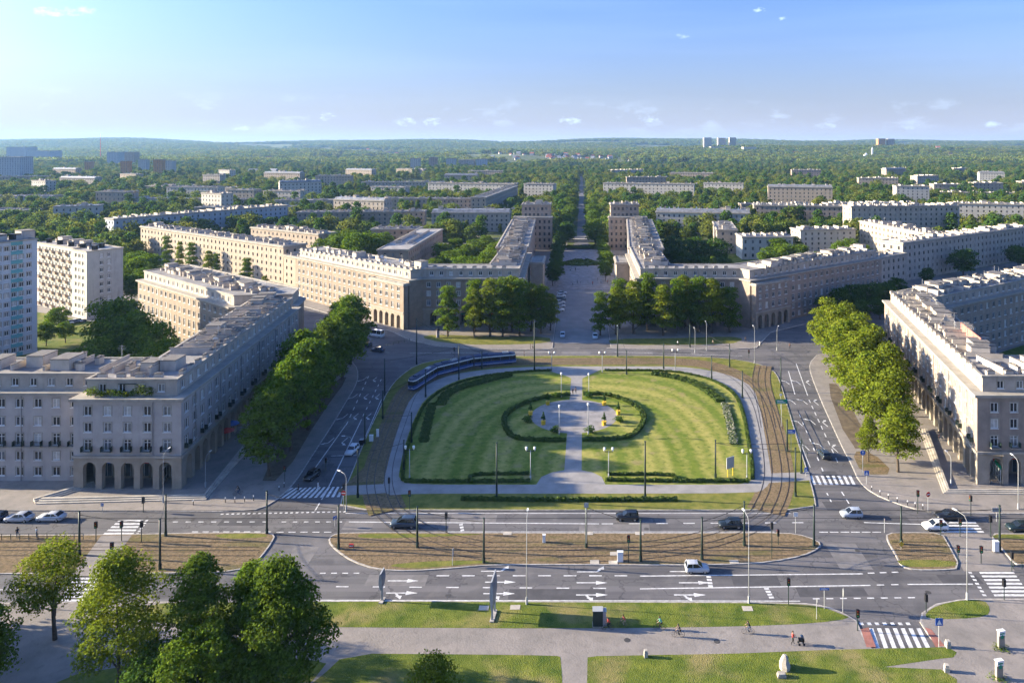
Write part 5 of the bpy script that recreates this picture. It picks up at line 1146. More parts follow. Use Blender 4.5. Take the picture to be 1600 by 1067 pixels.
# ------------------------------------------------------------------ air
def haze():
    b = MB(); b.box(-9600, -400, -3, 9600, 9800, 190); o = b.build('haze', [])
    m = bpy.data.materials.new('haze'); m.use_nodes = True; nt = m.node_tree; nt.nodes.clear()
    out = nt.nodes.new('ShaderNodeOutputMaterial'); v = nt.nodes.new('ShaderNodeVolumePrincipled')
    v.inputs['Color'].default_value = (0.30, 0.55, 0.95, 1); v.inputs['Density'].default_value = 0.000055; v.inputs['Anisotropy'].default_value = 0.2
    nt.links.new(v.outputs[0], out.inputs['Volume']); o.data.materials.append(m); tag(o, kind='stuff')
haze()

# ------------------------------------------------------------------ hedges, planters, beds
def hedge(px, w, h, label, leaf=0.15, dens=42, m='hedge', closed=False, name='hedge', flowers=None):
    l = chaikin_open(G(px), 2); a, b_ = offset_line(l, w / 2), offset_line(l, -w / 2); z0 = KH + 0.02
    O = l[len(l) // 2]; t = empty(name, (O[0], O[1], 0)); tag(t, label, 'hedge' if name == 'hedge' else 'flower bed')
    c = MB()
    for i in range(len(l) - 1):
        s_ = 0.86; ia, ib = offset_line(l, w / 2 * s_), offset_line(l, -w / 2 * s_)
        c.face([(*ib[i], h * .9 + z0), (*ib[i + 1], h * .9 + z0), (*ia[i + 1], h * .9 + z0), (*ia[i], h * .9 + z0)])
        c.face([(*ib[i], z0), (*ib[i + 1], z0), (*ib[i + 1], h * .9 + z0), (*ib[i], h * .9 + z0)]); c.face([(*ia[i + 1], z0), (*ia[i], z0), (*ia[i], h * .9 + z0), (*ia[i + 1], h * .9 + z0)])
    for e in (0, len(l) - 1): c.face([(*ia[e], z0), (*ib[e], z0), (*ib[e], h * .9 + z0), (*ia[e], h * .9 + z0)])
    c.build('core', M[m], t, origin=O)
    rng = np.random.default_rng(int(abs(px[0][0] * 7 + px[0][1])))
    P = np.array(l); seg = np.linalg.norm(np.diff(P, axis=0), axis=1); cum = np.concatenate([[0], np.cumsum(seg)]); L_ = cum[-1]
    n = int(min(16000, L_ * (w + 2 * h) * dens * (0.22 / leaf) ** 2))
    tt = rng.uniform(0, L_, n); i = np.clip(np.searchsorted(cum, tt) - 1, 0, len(seg) - 1); f = ((tt - cum[i]) / seg[i])[:, None]
    c_ = P[i] * (1 - f) + P[i + 1] * f; e = (P[i + 1] - P[i]) / seg[i][:, None]; nn = np.stack([-e[:, 1], e[:, 0]], 1)
    peri = rng.uniform(0, w + 2 * h, n); lump = 1 + 0.14 * np.sin(tt * 2.1) + 0.10 * np.sin(tt * 5.3 + 1)
    lat = np.where(peri < h, -w / 2, np.where(peri > h + w, w / 2, peri - h - w / 2)) * lump; z = np.where(peri < h, peri, np.where(peri > h + w, w + 2 * h - peri, h)) * lump
    Q = np.concatenate([c_ + nn * (lat * rng.uniform(.92, 1.08, n))[:, None], (z0 + z * rng.uniform(.9, 1.1, n))[:, None]], 1)
    d = rng.normal(size=(n, 3)); d[:, 2] = abs(d[:, 2]); d /= np.linalg.norm(d, axis=1)[:, None]
    u = np.cross(d, rng.normal(size=(n, 3))); u /= np.linalg.norm(u, axis=1)[:, None]; v = np.cross(d, u); s = (leaf * rng.uniform(.6, 1.3, n))[:, None]
    V = np.stack([Q - u * s, Q - v * s * .8, Q + u * s, Q + v * s * .8], 1).reshape(-1, 3) - np.array([O[0], O[1], 0])
    me = bpy.data.meshes.new('leaves'); me.from_pydata(V.tolist(), [], [tuple(range(4 * k, 4 * k + 4)) for k in range(n)]); me.materials.append(M[m])
    if flowers: me.materials.append(M[flowers]); me.polygons.foreach_set('material_index', (rng.random(n) < 0.35).astype(int).tolist())
    inst('leaves', me, t); return t
M['blossom'] = mat('pale_blossom', (0.45, 0.43, 0.36), 0.8, var=0.3, scale=2)
hedge([(891, 618), (860, 620), (822, 630), (796, 643), (786, 656), (790, 672), (801, 687), (840, 690), (884, 690)], 0.95, 0.6, 'clipped oval hedge round the left half of the round place')
hedge([(911, 617), (945, 617), (976, 626), (1000, 640), (1008, 655), (1000, 672), (986, 685), (950, 689), (910, 689)], 0.95, 0.6, 'clipped oval hedge round the right half of the round place')
hedge([(688, 634), (696, 618), (716, 608), (745, 600), (775, 592), (798, 587)], 2.2, 0.6, 'loose curved shrub bed on the far left of the lawn')
hedge([(1020, 585), (1050, 590), (1082, 598), (1106, 612), (1126, 629)], 2.2, 0.6, 'loose curved shrub bed on the far right of the lawn')
hedge([(629, 752), (630, 725), (639, 690), (655, 648), (668, 627), (694, 608), (728, 595), (772, 586), (830, 581), (862, 580)], 0.5, 0.4, 'low dark border hedge along the left rim of the lawn')
hedge([(945, 580), (1042, 580), (1090, 588), (1124, 600), (1150, 618), (1162, 650), (1169, 690), (1175, 730), (1176, 750)], 0.5, 0.4, 'low border hedge along the right rim of the lawn')
hedge([(632, 754), (700, 755), (828, 754)], 0.6, 0.5, 'low hedge along the near left edge of the lawn')
hedge([(946, 752), (1060, 754), (1170, 754)], 0.6, 0.5, 'low hedge along the near right edge of the lawn')
hedge([(734, 752), (734, 743), (826, 742)], 0.5, 0.45, 'angled low hedge bed beside the near left lamp')
hedge([(948, 743), (1056, 743), (1056, 753)], 0.5, 0.45, 'angled low hedge bed beside the near right lamp')
hedge([(720, 782), (850, 784), (1058, 783)], 0.55, 0.55, 'thin low hedge along the strip before the lawn')
hedge([(676, 632), (668, 660), (662, 692)], 1.8, 0.3, 'narrow teal-green flower bed on the left of the lawn', name='flower_bed', m='hedge')
hedge([(1132, 632), (1140, 660), (1147, 696)], 1.6, 0.3, 'narrow white-flowered bed on the right of the lawn', name='flower_bed', flowers='blossom')
hedge([(886, 411), (905, 413), (930, 411)], 16, 1.0, 'big green flower bed in the avenue forecourt', leaf=0.35, dens=16, name='flower_bed')
hedge([(886, 387), (908, 388), (934, 387)], 8, 1.0, 'further green flower bed in the avenue forecourt', leaf=0.4, dens=12, name='flower_bed')
for i, (x, y, lab) in enumerate(((825, 660, 'round bush left of the paved round place'), (868, 676, 'round bush by the near left rim of the round place'), (922, 677, 'round bush by the near right rim of the round place'), (968, 660, 'round bush right of the paved round place'), (872, 622, 'round bush at the far left rim of the round place'), (920, 622, 'round bush at the far right rim of the round place'))):
    X, Y = g(x, y); t = empty('bush', (X, Y, KH + 0.03)); tag(t, lab, 'bush'); inst('foliage', crown_mesh('foliage', 800 + i, 1.3, 2.6, -0.1, 420, 0.3, M['leaf_d'], 9, 'round', 0.6), t)
pot = MB(); pot.prism([(0.52 * math.cos(i * math.pi / 4 + .39), 0.52 * math.sin(i * math.pi / 4 + .39)) for i in range(8)], 0, 0.75); pot.prism([(0.6 * math.cos(i * math.pi / 4 + .39), 0.6 * math.sin(i * math.pi / 4 + .39)) for i in range(8)], 0.72, 0.88)
pot_me = pot.mesh('pot', M['yellow'])
for (x, y, lab) in ((856, 633, 'far left'), (829, 649, 'left'), (849, 664, 'near left'), (944, 634, 'far right'), (966, 648, 'right'), (944, 665, 'near right')):
    X, Y = g(x, y); t = empty('planter', (X, Y, KH + 0.03)); tag(t, 'small conifer in a yellow tub at the %s of the round place' % lab, 'planter', 'conifer tubs round the round place')
    inst('pot', pot_me, t); inst('conifer', PROTO[('conifer', 0)][0], t, (0, 0, 0.5)); inst('trunk', PROTO[('conifer', 0)][1], t, (0, 0, 0.5))

# ------------------------------------------------------------------ poles, lamps, signals, signs
def ground_z(x, y): return KH
def catenary(i, x, yb, yt, label, arm=0):
    X, Y = g(x, yb); h = ztop(Y, yt); t = empty('catenary_pole', (X, Y, 0.0)); tag(t, label, 'pole', 'dark green catenary poles of the tram line')
    b = MB(); b.tube([(0, 0, 0), (0, 0, h)], [0.19, 0.13], 8); b.build('shaft', M['pole'], t, True)
    b = MB(); b.tube([(0, 0, 0), (0, 0, 0.9)], 0.25, 8); b.build('foot', M['pole'], t)
    b = MB(); b.tube([(0, 0, h - 0.02), (0, 0, h + 0.12)], 0.17, 8); b.build('cap', M['pole'], t)
    if arm:
        b = MB(); b.tube([(0, 0, min(h - .4, 6.4)), (arm, 0, min(h - .2, 6.6))], 0.05, 5); b.tube([(0, 0, h - .1), (arm * .7, 0, min(h - .2, 6.6))], 0.025, 4); b.build('bracket', M['pole'], t)
    return (X, Y, h)
CAT = [(124, 868, 799), (250, 890, 811), (259, 838, 773), (417, 834, 767), (529, 858, 790), (652, 856, 792), (756, 880, 810), (916, 856, 787), (1001, 877, 812), (1097, 875, 809), (1163, 853, 784), (1272, 853, 789), (1408, 851, 792), (1562, 861, 790)]
PM = [catenary(i, x, b_, t_, 'dark green tram pole in the median of the near road, %s from the left' % ORD[i]) for i, (x, b_, t_) in enumerate(CAT)]
CL = [(559, 778, 702), (631, 738, 688), (570, 694, 646), (643, 692, 645), (598, 655, 611), (665, 621, 578), (601, 618, 561), (717, 594, 540), (651, 569, 498), (753, 577, 550)]
PL = [catenary(i, x, b_, t_, 'dark tram pole on the left of the island, %s counting away from us' % ORD[i], 0) for i, (x, b_, t_) in enumerate(CL)]
CR = [(1118, 747, 688), (1243, 776, 700), (1252, 740, 688), (1230, 706, 656), (1160, 622, 580), (1220, 612, 560), (1112, 593, 556), (979, 586, 548), (1037, 577, 536), (1140, 574, 538), (835, 579, 500), (965, 558, 510), (1078, 543, 506), (1008, 780, 690), (776, 781, 692)]
PR = [catenary(i, x, b_, t_, 'dark tram pole on the right half of the square, %s counting away' % ORD[i] if i < 13 else 'dark tall pole in the strip before the lawn, %s of the axis path' % ('right' if i == 13 else 'left'), 0) for i, (x, b_, t_) in enumerate(CR)]
def wire(p, q, label, sag=0.25, r=0.042):
    p, q = Vector(p), Vector(q); pts = []
    for i in range(9):
        s = i / 8; v = p.lerp(q, s); v.z -= sag * 4 * s * (1 - s); pts.append(v)
    b = MB(); b.tube(pts, r, 4, cap=False); o = b.build('overhead_wire', M['wire']); tag(o, label, 'wire', 'overhead tram wires')
hang = lambda P, d=0.5: (P[0], P[1], P[2] - d)
for j, yy in enumerate((851.5, 865)):
    for (x0, x1, nm) in ((-60, 524, 'left'), (524, 916, 'middle'), (916, 1408, 'right'), (1408, 1750, 'far right')):
        wire((*g(x0, yy), 5.7), (*g(x1, yy), 5.7), 'thin contact wire over the %s track of the near road, %s stretch' % (('far', 'near')[j], nm), 0.05, 0.034)
for a_, b_, lab in ((0, 1, 'left edge'), (2, 1, 'far left median'), (3, 4, 'left street mouth'), (5, 6, 'left median'), (7, 8, 'mid median'), (10, 9, 'right mid median'), (11, 9, 'right median'), (12, 13, 'right edge')):
    wire(hang(PM[a_]), hang(PM[b_]), 'span wire between two poles of the near road, %s' % lab)
for a_, b_ in ((0, 1), (2, 3), (4, 5), (6, 7), (8, 9)): wire(hang(PL[a_]), hang(PL[b_]), 'span wire over the left island track, %s from us' % ORD[a_ // 2])
for a_, b_ in ((0, 1), (0, 2), (3, 4), (5, 6), (9, 8), (7, 11), (12, 9)): wire(hang(PR[a_]), hang(PR[b_]), 'span wire over the right island tracks, %s to %s pole' % (ORD[a_], ORD[b_]))
def park_lamp(x, yb, yt, label, double=True):
    X, Y = g(x, yb); h = ztop(Y, yt); t = empty('park_lamp', (X, Y, KH)); tag(t, label, 'street lamp', 'pale park lamps round the lawn')
    b = MB(); b.tube([(0, 0, 0), (0, 0, h - .3)], [0.10, 0.07], 7); b.tube([(0, 0, 0), (0, 0, .8)], 0.15, 7); b.build('post', M['lamp'], t, True)
    if double:
        b = MB(); b.box(-0.85, -0.04, h - .5, 0.85, 0.04, h - .38); b.build('crossbar', M['black'], t)
    for s in ((-0.8, 0.8) if double else (0,)):
        b = MB(); b.tube([(s, 0, h - .4), (s, 0, h - .1), (s, 0, h + .3), (s, 0, h + .4)], [0.08, 0.22, 0.26, 0.1], 8); b.build('lantern', M['lampw'], t, True)
for i, (x, yb, yt, d) in enumerate(((829, 750, 702, 1), (951, 747, 703, 1), (640, 750, 700, 1), (1167, 750, 706, 1), (877, 621, 585, 0), (920, 620, 586, 0), (874, 680, 636, 0), (919, 680, 633, 0), (941, 583, 552, 1), (1055, 581, 548, 1), (862, 577, 552, 1))):
    park_lamp(x, yb, yt, '%s lantern park lamp %s' % ('twin' if d else 'single', ('left of the path at the near lawn edge', 'right of the path at the near lawn edge', 'at the near left lawn corner', 'at the near right lawn corner', 'left of the axis path at its far end', 'right of the axis path at its far end', 'near left on the round place', 'near right on the round place', 'beyond the lawn, right of the path', 'beyond the lawn at the right', 'beyond the lawn, left of the path')[i]), bool(d))
def street_lamp(x, yb, yt, label, ang=90, arm=1.6, dark=False):
    X, Y = g(x, yb); h = ztop(Y, yt); t = empty('street_lamp', (X, Y, KH), math.radians(ang)); tag(t, label, 'street lamp', 'tall grey street lamps')
    b = MB(); b.tube([(0, 0, 0), (0, 0, h * .6), (0, 0, h - .9), (arm * .25, 0, h - .25), (arm, 0, h)], [0.07, 0.055, 0.045, 0.04, 0.035], 7); b.build('mast', M['lamp'], t, True)
    b = MB(); b.box(arm - .1, -.12, h - .04, arm + .6, .12, h + .07); b.build('lamp_head', M['lampw'], t)
    b = MB(); b.tube([(0, 0, 0), (0, 0, 1.0)], 0.16, 7); b.build('foot', M['lamp'], t)
for x, yb, yt, lab, a in ((823, 945, 808, 'tall slim street lamp on the near verge, middle', 90), (1170, 943, 808, 'tall white street lamp on the near verge, right of the middle', 100), (1511, 938, 806, 'tall white street lamp on the small grass island, right', 120), (255, 786, 708, 'tall grey street lamp before the left arcade', 90), (1591, 796, 718, 'tall grey lamp before the right arcade at the edge', 90),
                          (541, 800, 740, 'street lamp at the mouth of the left street', 150), (550, 700, 682, 'short white lamp head beside the silver car in the left street', 180), (965, 556, 512, 'grey lamp beyond the lawn, right of the path', 90), (1179, 568, 512, 'grey lamp near the right far corner of the square', 90), (1104, 548, 505, 'pale lamp before the far right trees', 90), (492, 540, 500, 'lamp among the far left street trees', 0),
                          (1214, 548, 512, 'grey lamp at the mouth of the right side street', 60), (1086, 552, 515, 'slim lamp between poles before the far right trees', 90), (321, 762, 712, 'twin-armed lamp on the left pavement beside the arcade', 90), (1486, 758, 712, 'slim lamp on the right pavement beside the arcade', 90)):
    street_lamp(x, yb, yt, lab, a)
def lens(t, z, m, r=0.1, y=-0.17):
    b = MB(); b.tube([(0, y, z), (0, y - .05, z)], r, 8); b.build('lens', m, t)
M['lens_r'] = mat('lens_red', (0.22, 0.02, 0.015), 0.3, var=0); M['lens_a'] = mat('lens_amber', (0.25, 0.12, 0.01), 0.3, var=0); M['lens_g'] = mat('lens_green', (0.01, 0.16, 0.08), 0.3, var=0)
def signal(x, yb, yt, label, ang=0):
    X, Y = g(x, yb); h = max(2.6, ztop(Y, yt)); t = empty('traffic_light', (X, Y, 0.02), math.radians(ang)); tag(t, label, 'traffic light', 'traffic lights at the crossings')
    b = MB(); b.tube([(0, 0, 0), (0, 0, h - .1)], 0.065, 6); b.build('post', M['pole'], t)
    b = MB(); b.box(-.19, -.16, h - 1.0, .19, .16, h); b.box(-.23, -.17, h - 1.05, .23, -.13, h + .05); hd = b.build('signal_head', M['black'], t)
    lens(hd, h - .18, M['lens_r'], y=-.175); lens(hd, h - .5, M['lens_a'], y=-.175); lens(hd, h - .82, M['lens_g'], y=-.175)
sig = [(1340, 986, 952, 'on the kerb left of the bottom right zebra'), (1447, 957, 928, 'on the small grass island, right'), (1569, 938, 905, 'beside the right zebra on the near side'), (1497, 879, 852, 'by the right median crossing, left of a pair'), (1533, 880, 853, 'by the right median crossing, right of a pair'), (1581, 893, 862, 'at the fence of the right tram stop'), (1434, 802, 766, 'on the right pavement corner by the red sign'), (1517, 806, 774, 'on the right pavement before the arcade'),
       (150, 848, 815, 'at the left crossing, left of three'), (190, 846, 814, 'at the left crossing, middle of three'), (221, 847, 814, 'at the left crossing, right of three'), (224, 800, 777, 'on the left pavement before the arcade'), (175, 905, 847, 'on the left zebra island, tall'), (44, 950, 914, 'at the left near zebra by the yellowish tree'), (697, 833, 801, 'on the far edge of the median, left'), (640, 797, 766, 'by the left tram crossing'), (982, 880, 836, 'by the white cabinet in the median'),
       (1206, 873, 816, 'tall, in the median right of the middle'), (1232, 946, 903, 'on the near verge at the stop line'), (1216, 852, 838, 'low, between two poles in the median right of the middle'), (1470, 838, 812, 'beside the white car on the right'), (1500, 838, 810, 'behind the white car on the right'), (1548, 838, 806, 'beside the dark car at the right edge'), (608, 776, 746, 'at the left crossing path of the island'), (445, 756, 728, 'on the left street corner by the zebra'), (509, 735, 722, 'in the left street at the dividing line'),
       (537, 796, 756, 'by the left no entry sign'), (710, 556, 545, 'on the far road by the tram'), (1170, 560, 548, 'at the far right corner on the island')]
for i, (x, yb, yt, lab) in enumerate(sig): signal(x, yb, yt, 'black traffic light ' + lab, (0, 90, 180, 270)[i % 4] if i % 3 else 0)
def sign(x, yb, yt, label, kind, ang=0, w=0.75, hh=0.75):
    X, Y = g(x, yb); h = ztop(Y, yt); t = empty('road_sign', (X, Y, 0.02), math.radians(ang)); tag(t, label, 'sign')
    b = MB(); b.tube([(0, 0, 0), (0, 0, h)], 0.05, 6); b.build('post', M['lamp'], t)
    n = 16; disc_ = lambda r, y, m_, nm, p: (lambda q: (q.face([(r * math.cos(2 * math.pi * i / n), y, h - r0 + r * math.sin(2 * math.pi * i / n)) for i in range(n)]), q.face([(r * math.cos(-2 * math.pi * i / n), y + .03, h - r0 + r * math.sin(-2 * math.pi * i / n)) for i in range(n)]), q.build(nm, m_, p))[2])(MB()); r0 = w / 2
    if kind in ('no_entry', 'blue_round'):
        pl = disc_(w / 2, -.09, M['red'] if kind == 'no_entry' else M['blue'], 'plate', t)
        b = MB()
        if kind == 'no_entry': b.box(-w * .36, -.112, h - r0 - w * .09, w * .36, -.096, h - r0 + w * .09)
        else: b.box(-w * .05, -.112, h - r0 - w * .3, w * .05, -.096, h - r0 + w * .2); b.face([(-w * .2, -.1, h - r0 + .08), (w * .2, -.1, h - r0 + .08), (0, -.1, h - r0 + w * .36)])
        b.build('symbol', M['white'], pl)
    else:
        m_ = {'ped': 'blue', 'blue': 'blue', 'green': 'green', 'white': 'white', 'grey': 'lamp', 'yellow': 'yellow'}[kind]
        b = MB()
        if kind == 'yellow': b.face([(0, -.09, h - w * 1.2), (w * .6, -.09, h - w * .6), (0, -.09, h), (-w * .6, -.09, h - w * .6)]); b.face([(0, -.06, h - w * 1.2), (-w * .6, -.06, h - w * .6), (0, -.06, h), (w * .6, -.06, h - w * .6)])
        else: b.box(-w / 2, -.09, h - hh, w / 2, -.06, h)
        pl = b.build('plate', M[m_], t)
        b = MB()
        if kind == 'ped': b.face([(-w * .34, -.1, h - hh * .85), (w * .34, -.1, h - hh * .85), (0, -.1, h - hh * .18)])
        elif kind in ('green', 'blue'):
            for k_ in range(2): b.box(-w * .4, -.1, h - hh * (.4 + .38 * k_), w * (.15 + .2 * k_), -.093, h - hh * (.24 + .38 * k_))
        if b.f: b.build('symbol', M['white'], pl)
for a in ((537, 797, 766, 'red and white no entry sign at the left street mouth', 'no_entry', 0, .9), (1450, 800, 768, 'red and white no entry sign on the right pavement', 'no_entry', 20, .9), (1348, 744, 703, 'blue round sign on a post under the right street trees', 'blue_round', 0, 1.0), (1354, 757, 735, 'blue pedestrian crossing sign right of the right street zebra', 'ped', 0, .9, .9), (1259, 745, 730, 'blue pedestrian crossing sign left of the right street zebra', 'ped', 30, .9, .9),
          (1467, 1012, 965, 'big blue pedestrian crossing sign at the bottom right zebra', 'ped', 0, .95, .95), (1288, 952, 918, 'small blue street-name plate on the near verge', 'blue', 0, 1.3, .3), (1317, 957, 920, 'grey sign seen edge-on at the bend of the near verge', 'grey', 75, .8, .9), (1276, 968, 935, 'plain thin marker post on the near verge', 'grey', 85, .3, .5), (1221, 667, 624, 'wide green direction sign on the island beside the right street', 'green', 0, 2.6, 1.0), (1236, 706, 671, 'blue lane sign on the island beside the right street', 'blue', 0, 1.7, .9),
          (1408, 858, 845, 'yellow warning diamond on the median at the foot of a pole', 'yellow', 10, .8), (916, 857, 785, 'small grey-blue board on top of a median pole', 'grey', 0, .7, .8), (1243, 833, 800, 'round white sign beside the dark car shadow on the far lane', 'white', 0, .7, .7), (1382, 832, 810, 'thin red-topped marker at the median nose, right', 'no_entry', 60, .25), (1220, 640, 615, 'small white board under the green direction sign', 'white', 0, .6, .5), (523, 822, 806, 'small blue arrow sign at the nose of the left median', 'ped', 40, .6, .6), (1557, 815, 793, 'pair of pale square boards on a pole at the right edge', 'grey', 0, 1.6, .7),
          (160, 800, 786, 'small blue sign on the left pavement before the arcade', 'blue', 0, .5, .5), (1394, 690, 668, 'blue sign among the right street trees', 'blue', 0, .7, .9), (650, 506, 488, 'white-red round board on the corner of the far left street', 'no_entry', 0, 1.2)): sign(*a)
def red_box():
    X, Y = g(549, 856); t = empty('warning_board', (X, Y, KH)); tag(t, 'low red-and-white board lying in the median on the left', 'sign'); b = MB(); b.box(-.35, -.1, 0, .35, .1, .55); b.build('board', M['red'], t); b = MB(); b.box(-.28, -.115, .2, .28, -.103, .36); b.build('stripe', M['white'], t)
red_box()
def billboard(x, yb, zlo, zhi, wid, label, ang, legs=2):
    X, Y = g(x, yb); t = empty('billboard', (X, Y, KH), math.radians(ang)); tag(t, label, 'billboard')
    b = MB(); n = 8
    for s in (-1, 1):
        for i in range(n):
            f0, f1 = i / n, (i + 1) / n; bow = lambda f: 0.07 + 0.17 * math.sin(math.pi * f)
            q = [(-wid / 2, s * bow(f0), zlo + (zhi - zlo) * f0), (wid / 2, s * bow(f0), zlo + (zhi - zlo) * f0), (wid / 2, s * bow(f1), zlo + (zhi - zlo) * f1), (-wid / 2, s * bow(f1), zlo + (zhi - zlo) * f1)]
            b.face(q if s < 0 else q[::-1], 0)
            for e in (-1, 1):
                if s > 0: b.face([(e * wid / 2, -bow(f0), zlo + (zhi - zlo) * f0), (e * wid / 2, bow(f0), zlo + (zhi - zlo) * f0), (e * wid / 2, bow(f1), zlo + (zhi - zlo) * f1), (e * wid / 2, -bow(f1), zlo + (zhi - zlo) * f1)][::e], 1)
    for zz_ in (zlo, zhi): b.face([(-wid / 2, -.1, zz_), (wid / 2, -.1, zz_), (wid / 2, .1, zz_), (-wid / 2, .1, zz_)], 1)
    b.build('panel', [mat('poster_%d' % int(x), (0.05, 0.08, 0.13), 0.4, scale=0.8, col2=(0.15, 0.17, 0.19), coords='obj'), M['lamp']], t)
    for e in ((-.3, .3) if legs == 2 else (0,)):
        b = MB(); b.box(e * wid - .09, -.12, -.1, e * wid + .09, .12, zlo + .02); b.build('leg', M['lamp'], t)
    b = MB(); b.box(-wid * .42, -.3, -.1, wid * .42, .3, .16); b.build('plinth', M['kerb'], t)
billboard(771, 964, 1.8, 5.6, 3.0, 'tall double-sided billboard seen edge-on on the near verge', 86)
billboard(597, 940, 2.0, 4.3, 1.6, 'slim double-sided sign seen edge-on at the near kerb, left', 87, 1)
sign(707, 884, 857, 'slim blue-grey sign seen edge-on in the median, left', 'grey', 82, .6, 1.2)
def board(x, yb, w, h, z0, label, ang):
    X, Y = g(x, yb); t = empty('notice_board', (X, Y, KH), math.radians(ang)); tag(t, label, 'notice board')
    b = MB(); b.box(-w / 2, -.06, z0, w / 2, .06, z0 + h); b.build('panel', M['lamp'], t)
    for e in (-.35, .35):
        b = MB(); b.box(e * w - .05, -.05, 0, e * w + .05, .05, z0); b.build('leg', M['yellow'], t)
board(1141, 745, 1.9, 2.2, 1.6, 'grey notice board on two yellow legs at the near right lawn corner', 30)
def cabinet(x, yb, w, d, h, label, m, roof=True, ang=0):
    X, Y = g(x, yb); t = empty('cabinet', (X, Y, KH), math.radians(ang)); tag(t, label, 'cabinet')
    b = MB(); b.box(-w / 2, -d / 2, .08, w / 2, d / 2, h); b.build('body', M[m], t); b = MB(); b.box(-w / 2 - .04, -d / 2 - .04, h + .003, w / 2 + .04, d / 2 + .04, h + .07); b.build('lid', M['lamp' if m != 'white' else 'white'], t)
    b = MB(); b.box(-w / 2 + .06, -d / 2 - .02, .2, -.015, -d / 2 - .003, h - .1); b.build('door', M[m], t); b = MB(); b.box(.015, -d / 2 - .02, .2, w / 2 - .06, -d / 2 - .003, h - .1); b.build('door', M[m], t); b = MB(); b.box(-w / 2 - .05, -d / 2 - .05, -.05, w / 2 + .05, d / 2 + .05, .078); b.build('plinth', M['kerb'], t)
cabinet(934, 977, 1.35, 1.0, 2.1, 'dark green shelter-like cabinet on the near verge', 'pole'); cabinet(943.5, 976, .62, .8, 1.9, 'white-grey cabinet standing right against the dark one', 'greywall'); cabinet(969, 878, .9, .5, 1.5, 'white control cabinet in the median beside a pole', 'white'); cabinet(850, 848, .45, .4, 1.2, 'small white cabinet in the median, middle', 'white'); cabinet(1556, 862, .8, .5, 1.6, 'white-green cabinet by the right edge pole', 'white'); cabinet(580, 690, .8, .5, 1.3, 'white cabinet on the left island verge, left of a pair', 'white'); cabinet(590, 683, .5, .4, 1.6, 'white cabinet on the left island verge, right of a pair', 'white'); cabinet(565, 696, .8, .8, 1.2, 'dark box beside the silver car in the left street', 'black')
def pillar(x, yb, label):
    X, Y = g(x, yb); t = empty('info_pillar', (X, Y, KH), math.radians(12)); tag(t, label, 'info pillar', 'grey info pillars at the bottom right')
    b = MB(); b.box(-.45, -.16, 0, .45, .16, 2.3); b.build('slab', M['stone'], t); b = MB(); b.box(-.45, -.23, 1.75, .45, -.203, 2.3); hd = b.build('header', M['white'], t)
    b = MB(); n = 14; b.face([(.26 * math.cos(2 * math.pi * i / n), -.24, 1.62 + .26 * math.sin(2 * math.pi * i / n)) for i in range(n)]); em = b.build('emblem', M['green'], t)
    b = MB(); b.box(-.33, -.25, 1.95, .33, -.235, 2.12); b.build('lettering', M['green'], hd)
    b = MB(); b.box(-.5, -.25, 2.303, .5, .25, 2.36); b.build('cap', M['white'], t)
    inst('tuft', crown_mesh('tuft', int(yb), .35, 2.4, -.1, 260, .16, M['leaf'], 8, 'round', .35), t)
pillar(1564, 1014, 'grey info pillar with a green emblem at the right, further of two'); pillar(1561, 1062, 'grey info pillar with a green emblem at the right, nearer of two')
def boulder():
    X, Y = g(1226, 1046); t = empty('boulder', (X, Y, KH - .05), .4); tag(t, 'tall pale boulder on the lawn at the bottom right', 'stone'); b = MB(); b.tube([(0, 0, 0), (.05, 0, .5), (-.02, .05, 1.0), (.08, .02, 1.5), (.1, 0, 1.75)], [.62, .7, .58, .42, .18], 7); b.build('rock', M['step'], t)
    b = MB(); b.tube([(.5, .3, 0), (.55, .32, .3), (.5, .3, .5)], [.42, .36, .15], 6); b.build('loose_stone', M['step'], t)
def stone(x, yb, w, d, h, label, name='stone_block'):
    X, Y = g(x, yb); t = empty(name, (X, Y, KH - .03), RNG.uniform(-.2, .2)); tag(t, label, 'stone'); b = MB(); P = [(-w / 2, -d / 2), (w * .46, -d / 2), (w / 2, d * .4), (-w * .44, d / 2)]
    b.prism(P, 0, h * .7); b.build('lower_block', M['step'], t); b = MB(); b.prism([(p[0] * .82, p[1] * .85) for p in P], h * .7, h); b.build('upper_block', M['step'], t)
boulder(); stone(1221, 1058, 1.1, .7, .5, 'flat pale stone beside the boulder on the lawn'); stone(1481, 1012, .6, .6, .9, 'concrete litter bin at the lawn corner by the blue sign', 'litter_bin'); stone(1479, 1050, .6, .6, .9, 'concrete litter bin at the lower lawn corner', 'litter_bin'); stone(1009, 1027, .5, .5, .9, 'small pale stone post with dark top by the south lawn', 'stone_post')
slab_me = MB(); slab_me.box(-.7, -.5, 0, .7, .5, .04); slab_me = slab_me.mesh('slab', M['step'])
for i, (x, y) in enumerate(((929, 879), (958, 880), (960, 866), (920, 834), (793, 834), (1147, 879), (999, 834), (805, 950), (756, 951), (1168, 952))): o = inst('concrete_slab', slab_me, None, (*g(x, y), KH)); tag(o, 'flat pale concrete utility slab near the road, %s from the left' % ORD[sorted((929, 958, 960, 920, 793, 1147, 999, 805, 756, 1168)).index(x)], 'slab', 'utility slabs by the near road')
bol = MB(); bol.tube([(0, 0, 0), (0, 0, .7)], .07, 6, 0); bol.tube([(0, 0, .7), (0, 0, .95)], .075, 6, 1); bol_me = bol.mesh('bollard', [M['black'], M['white']])
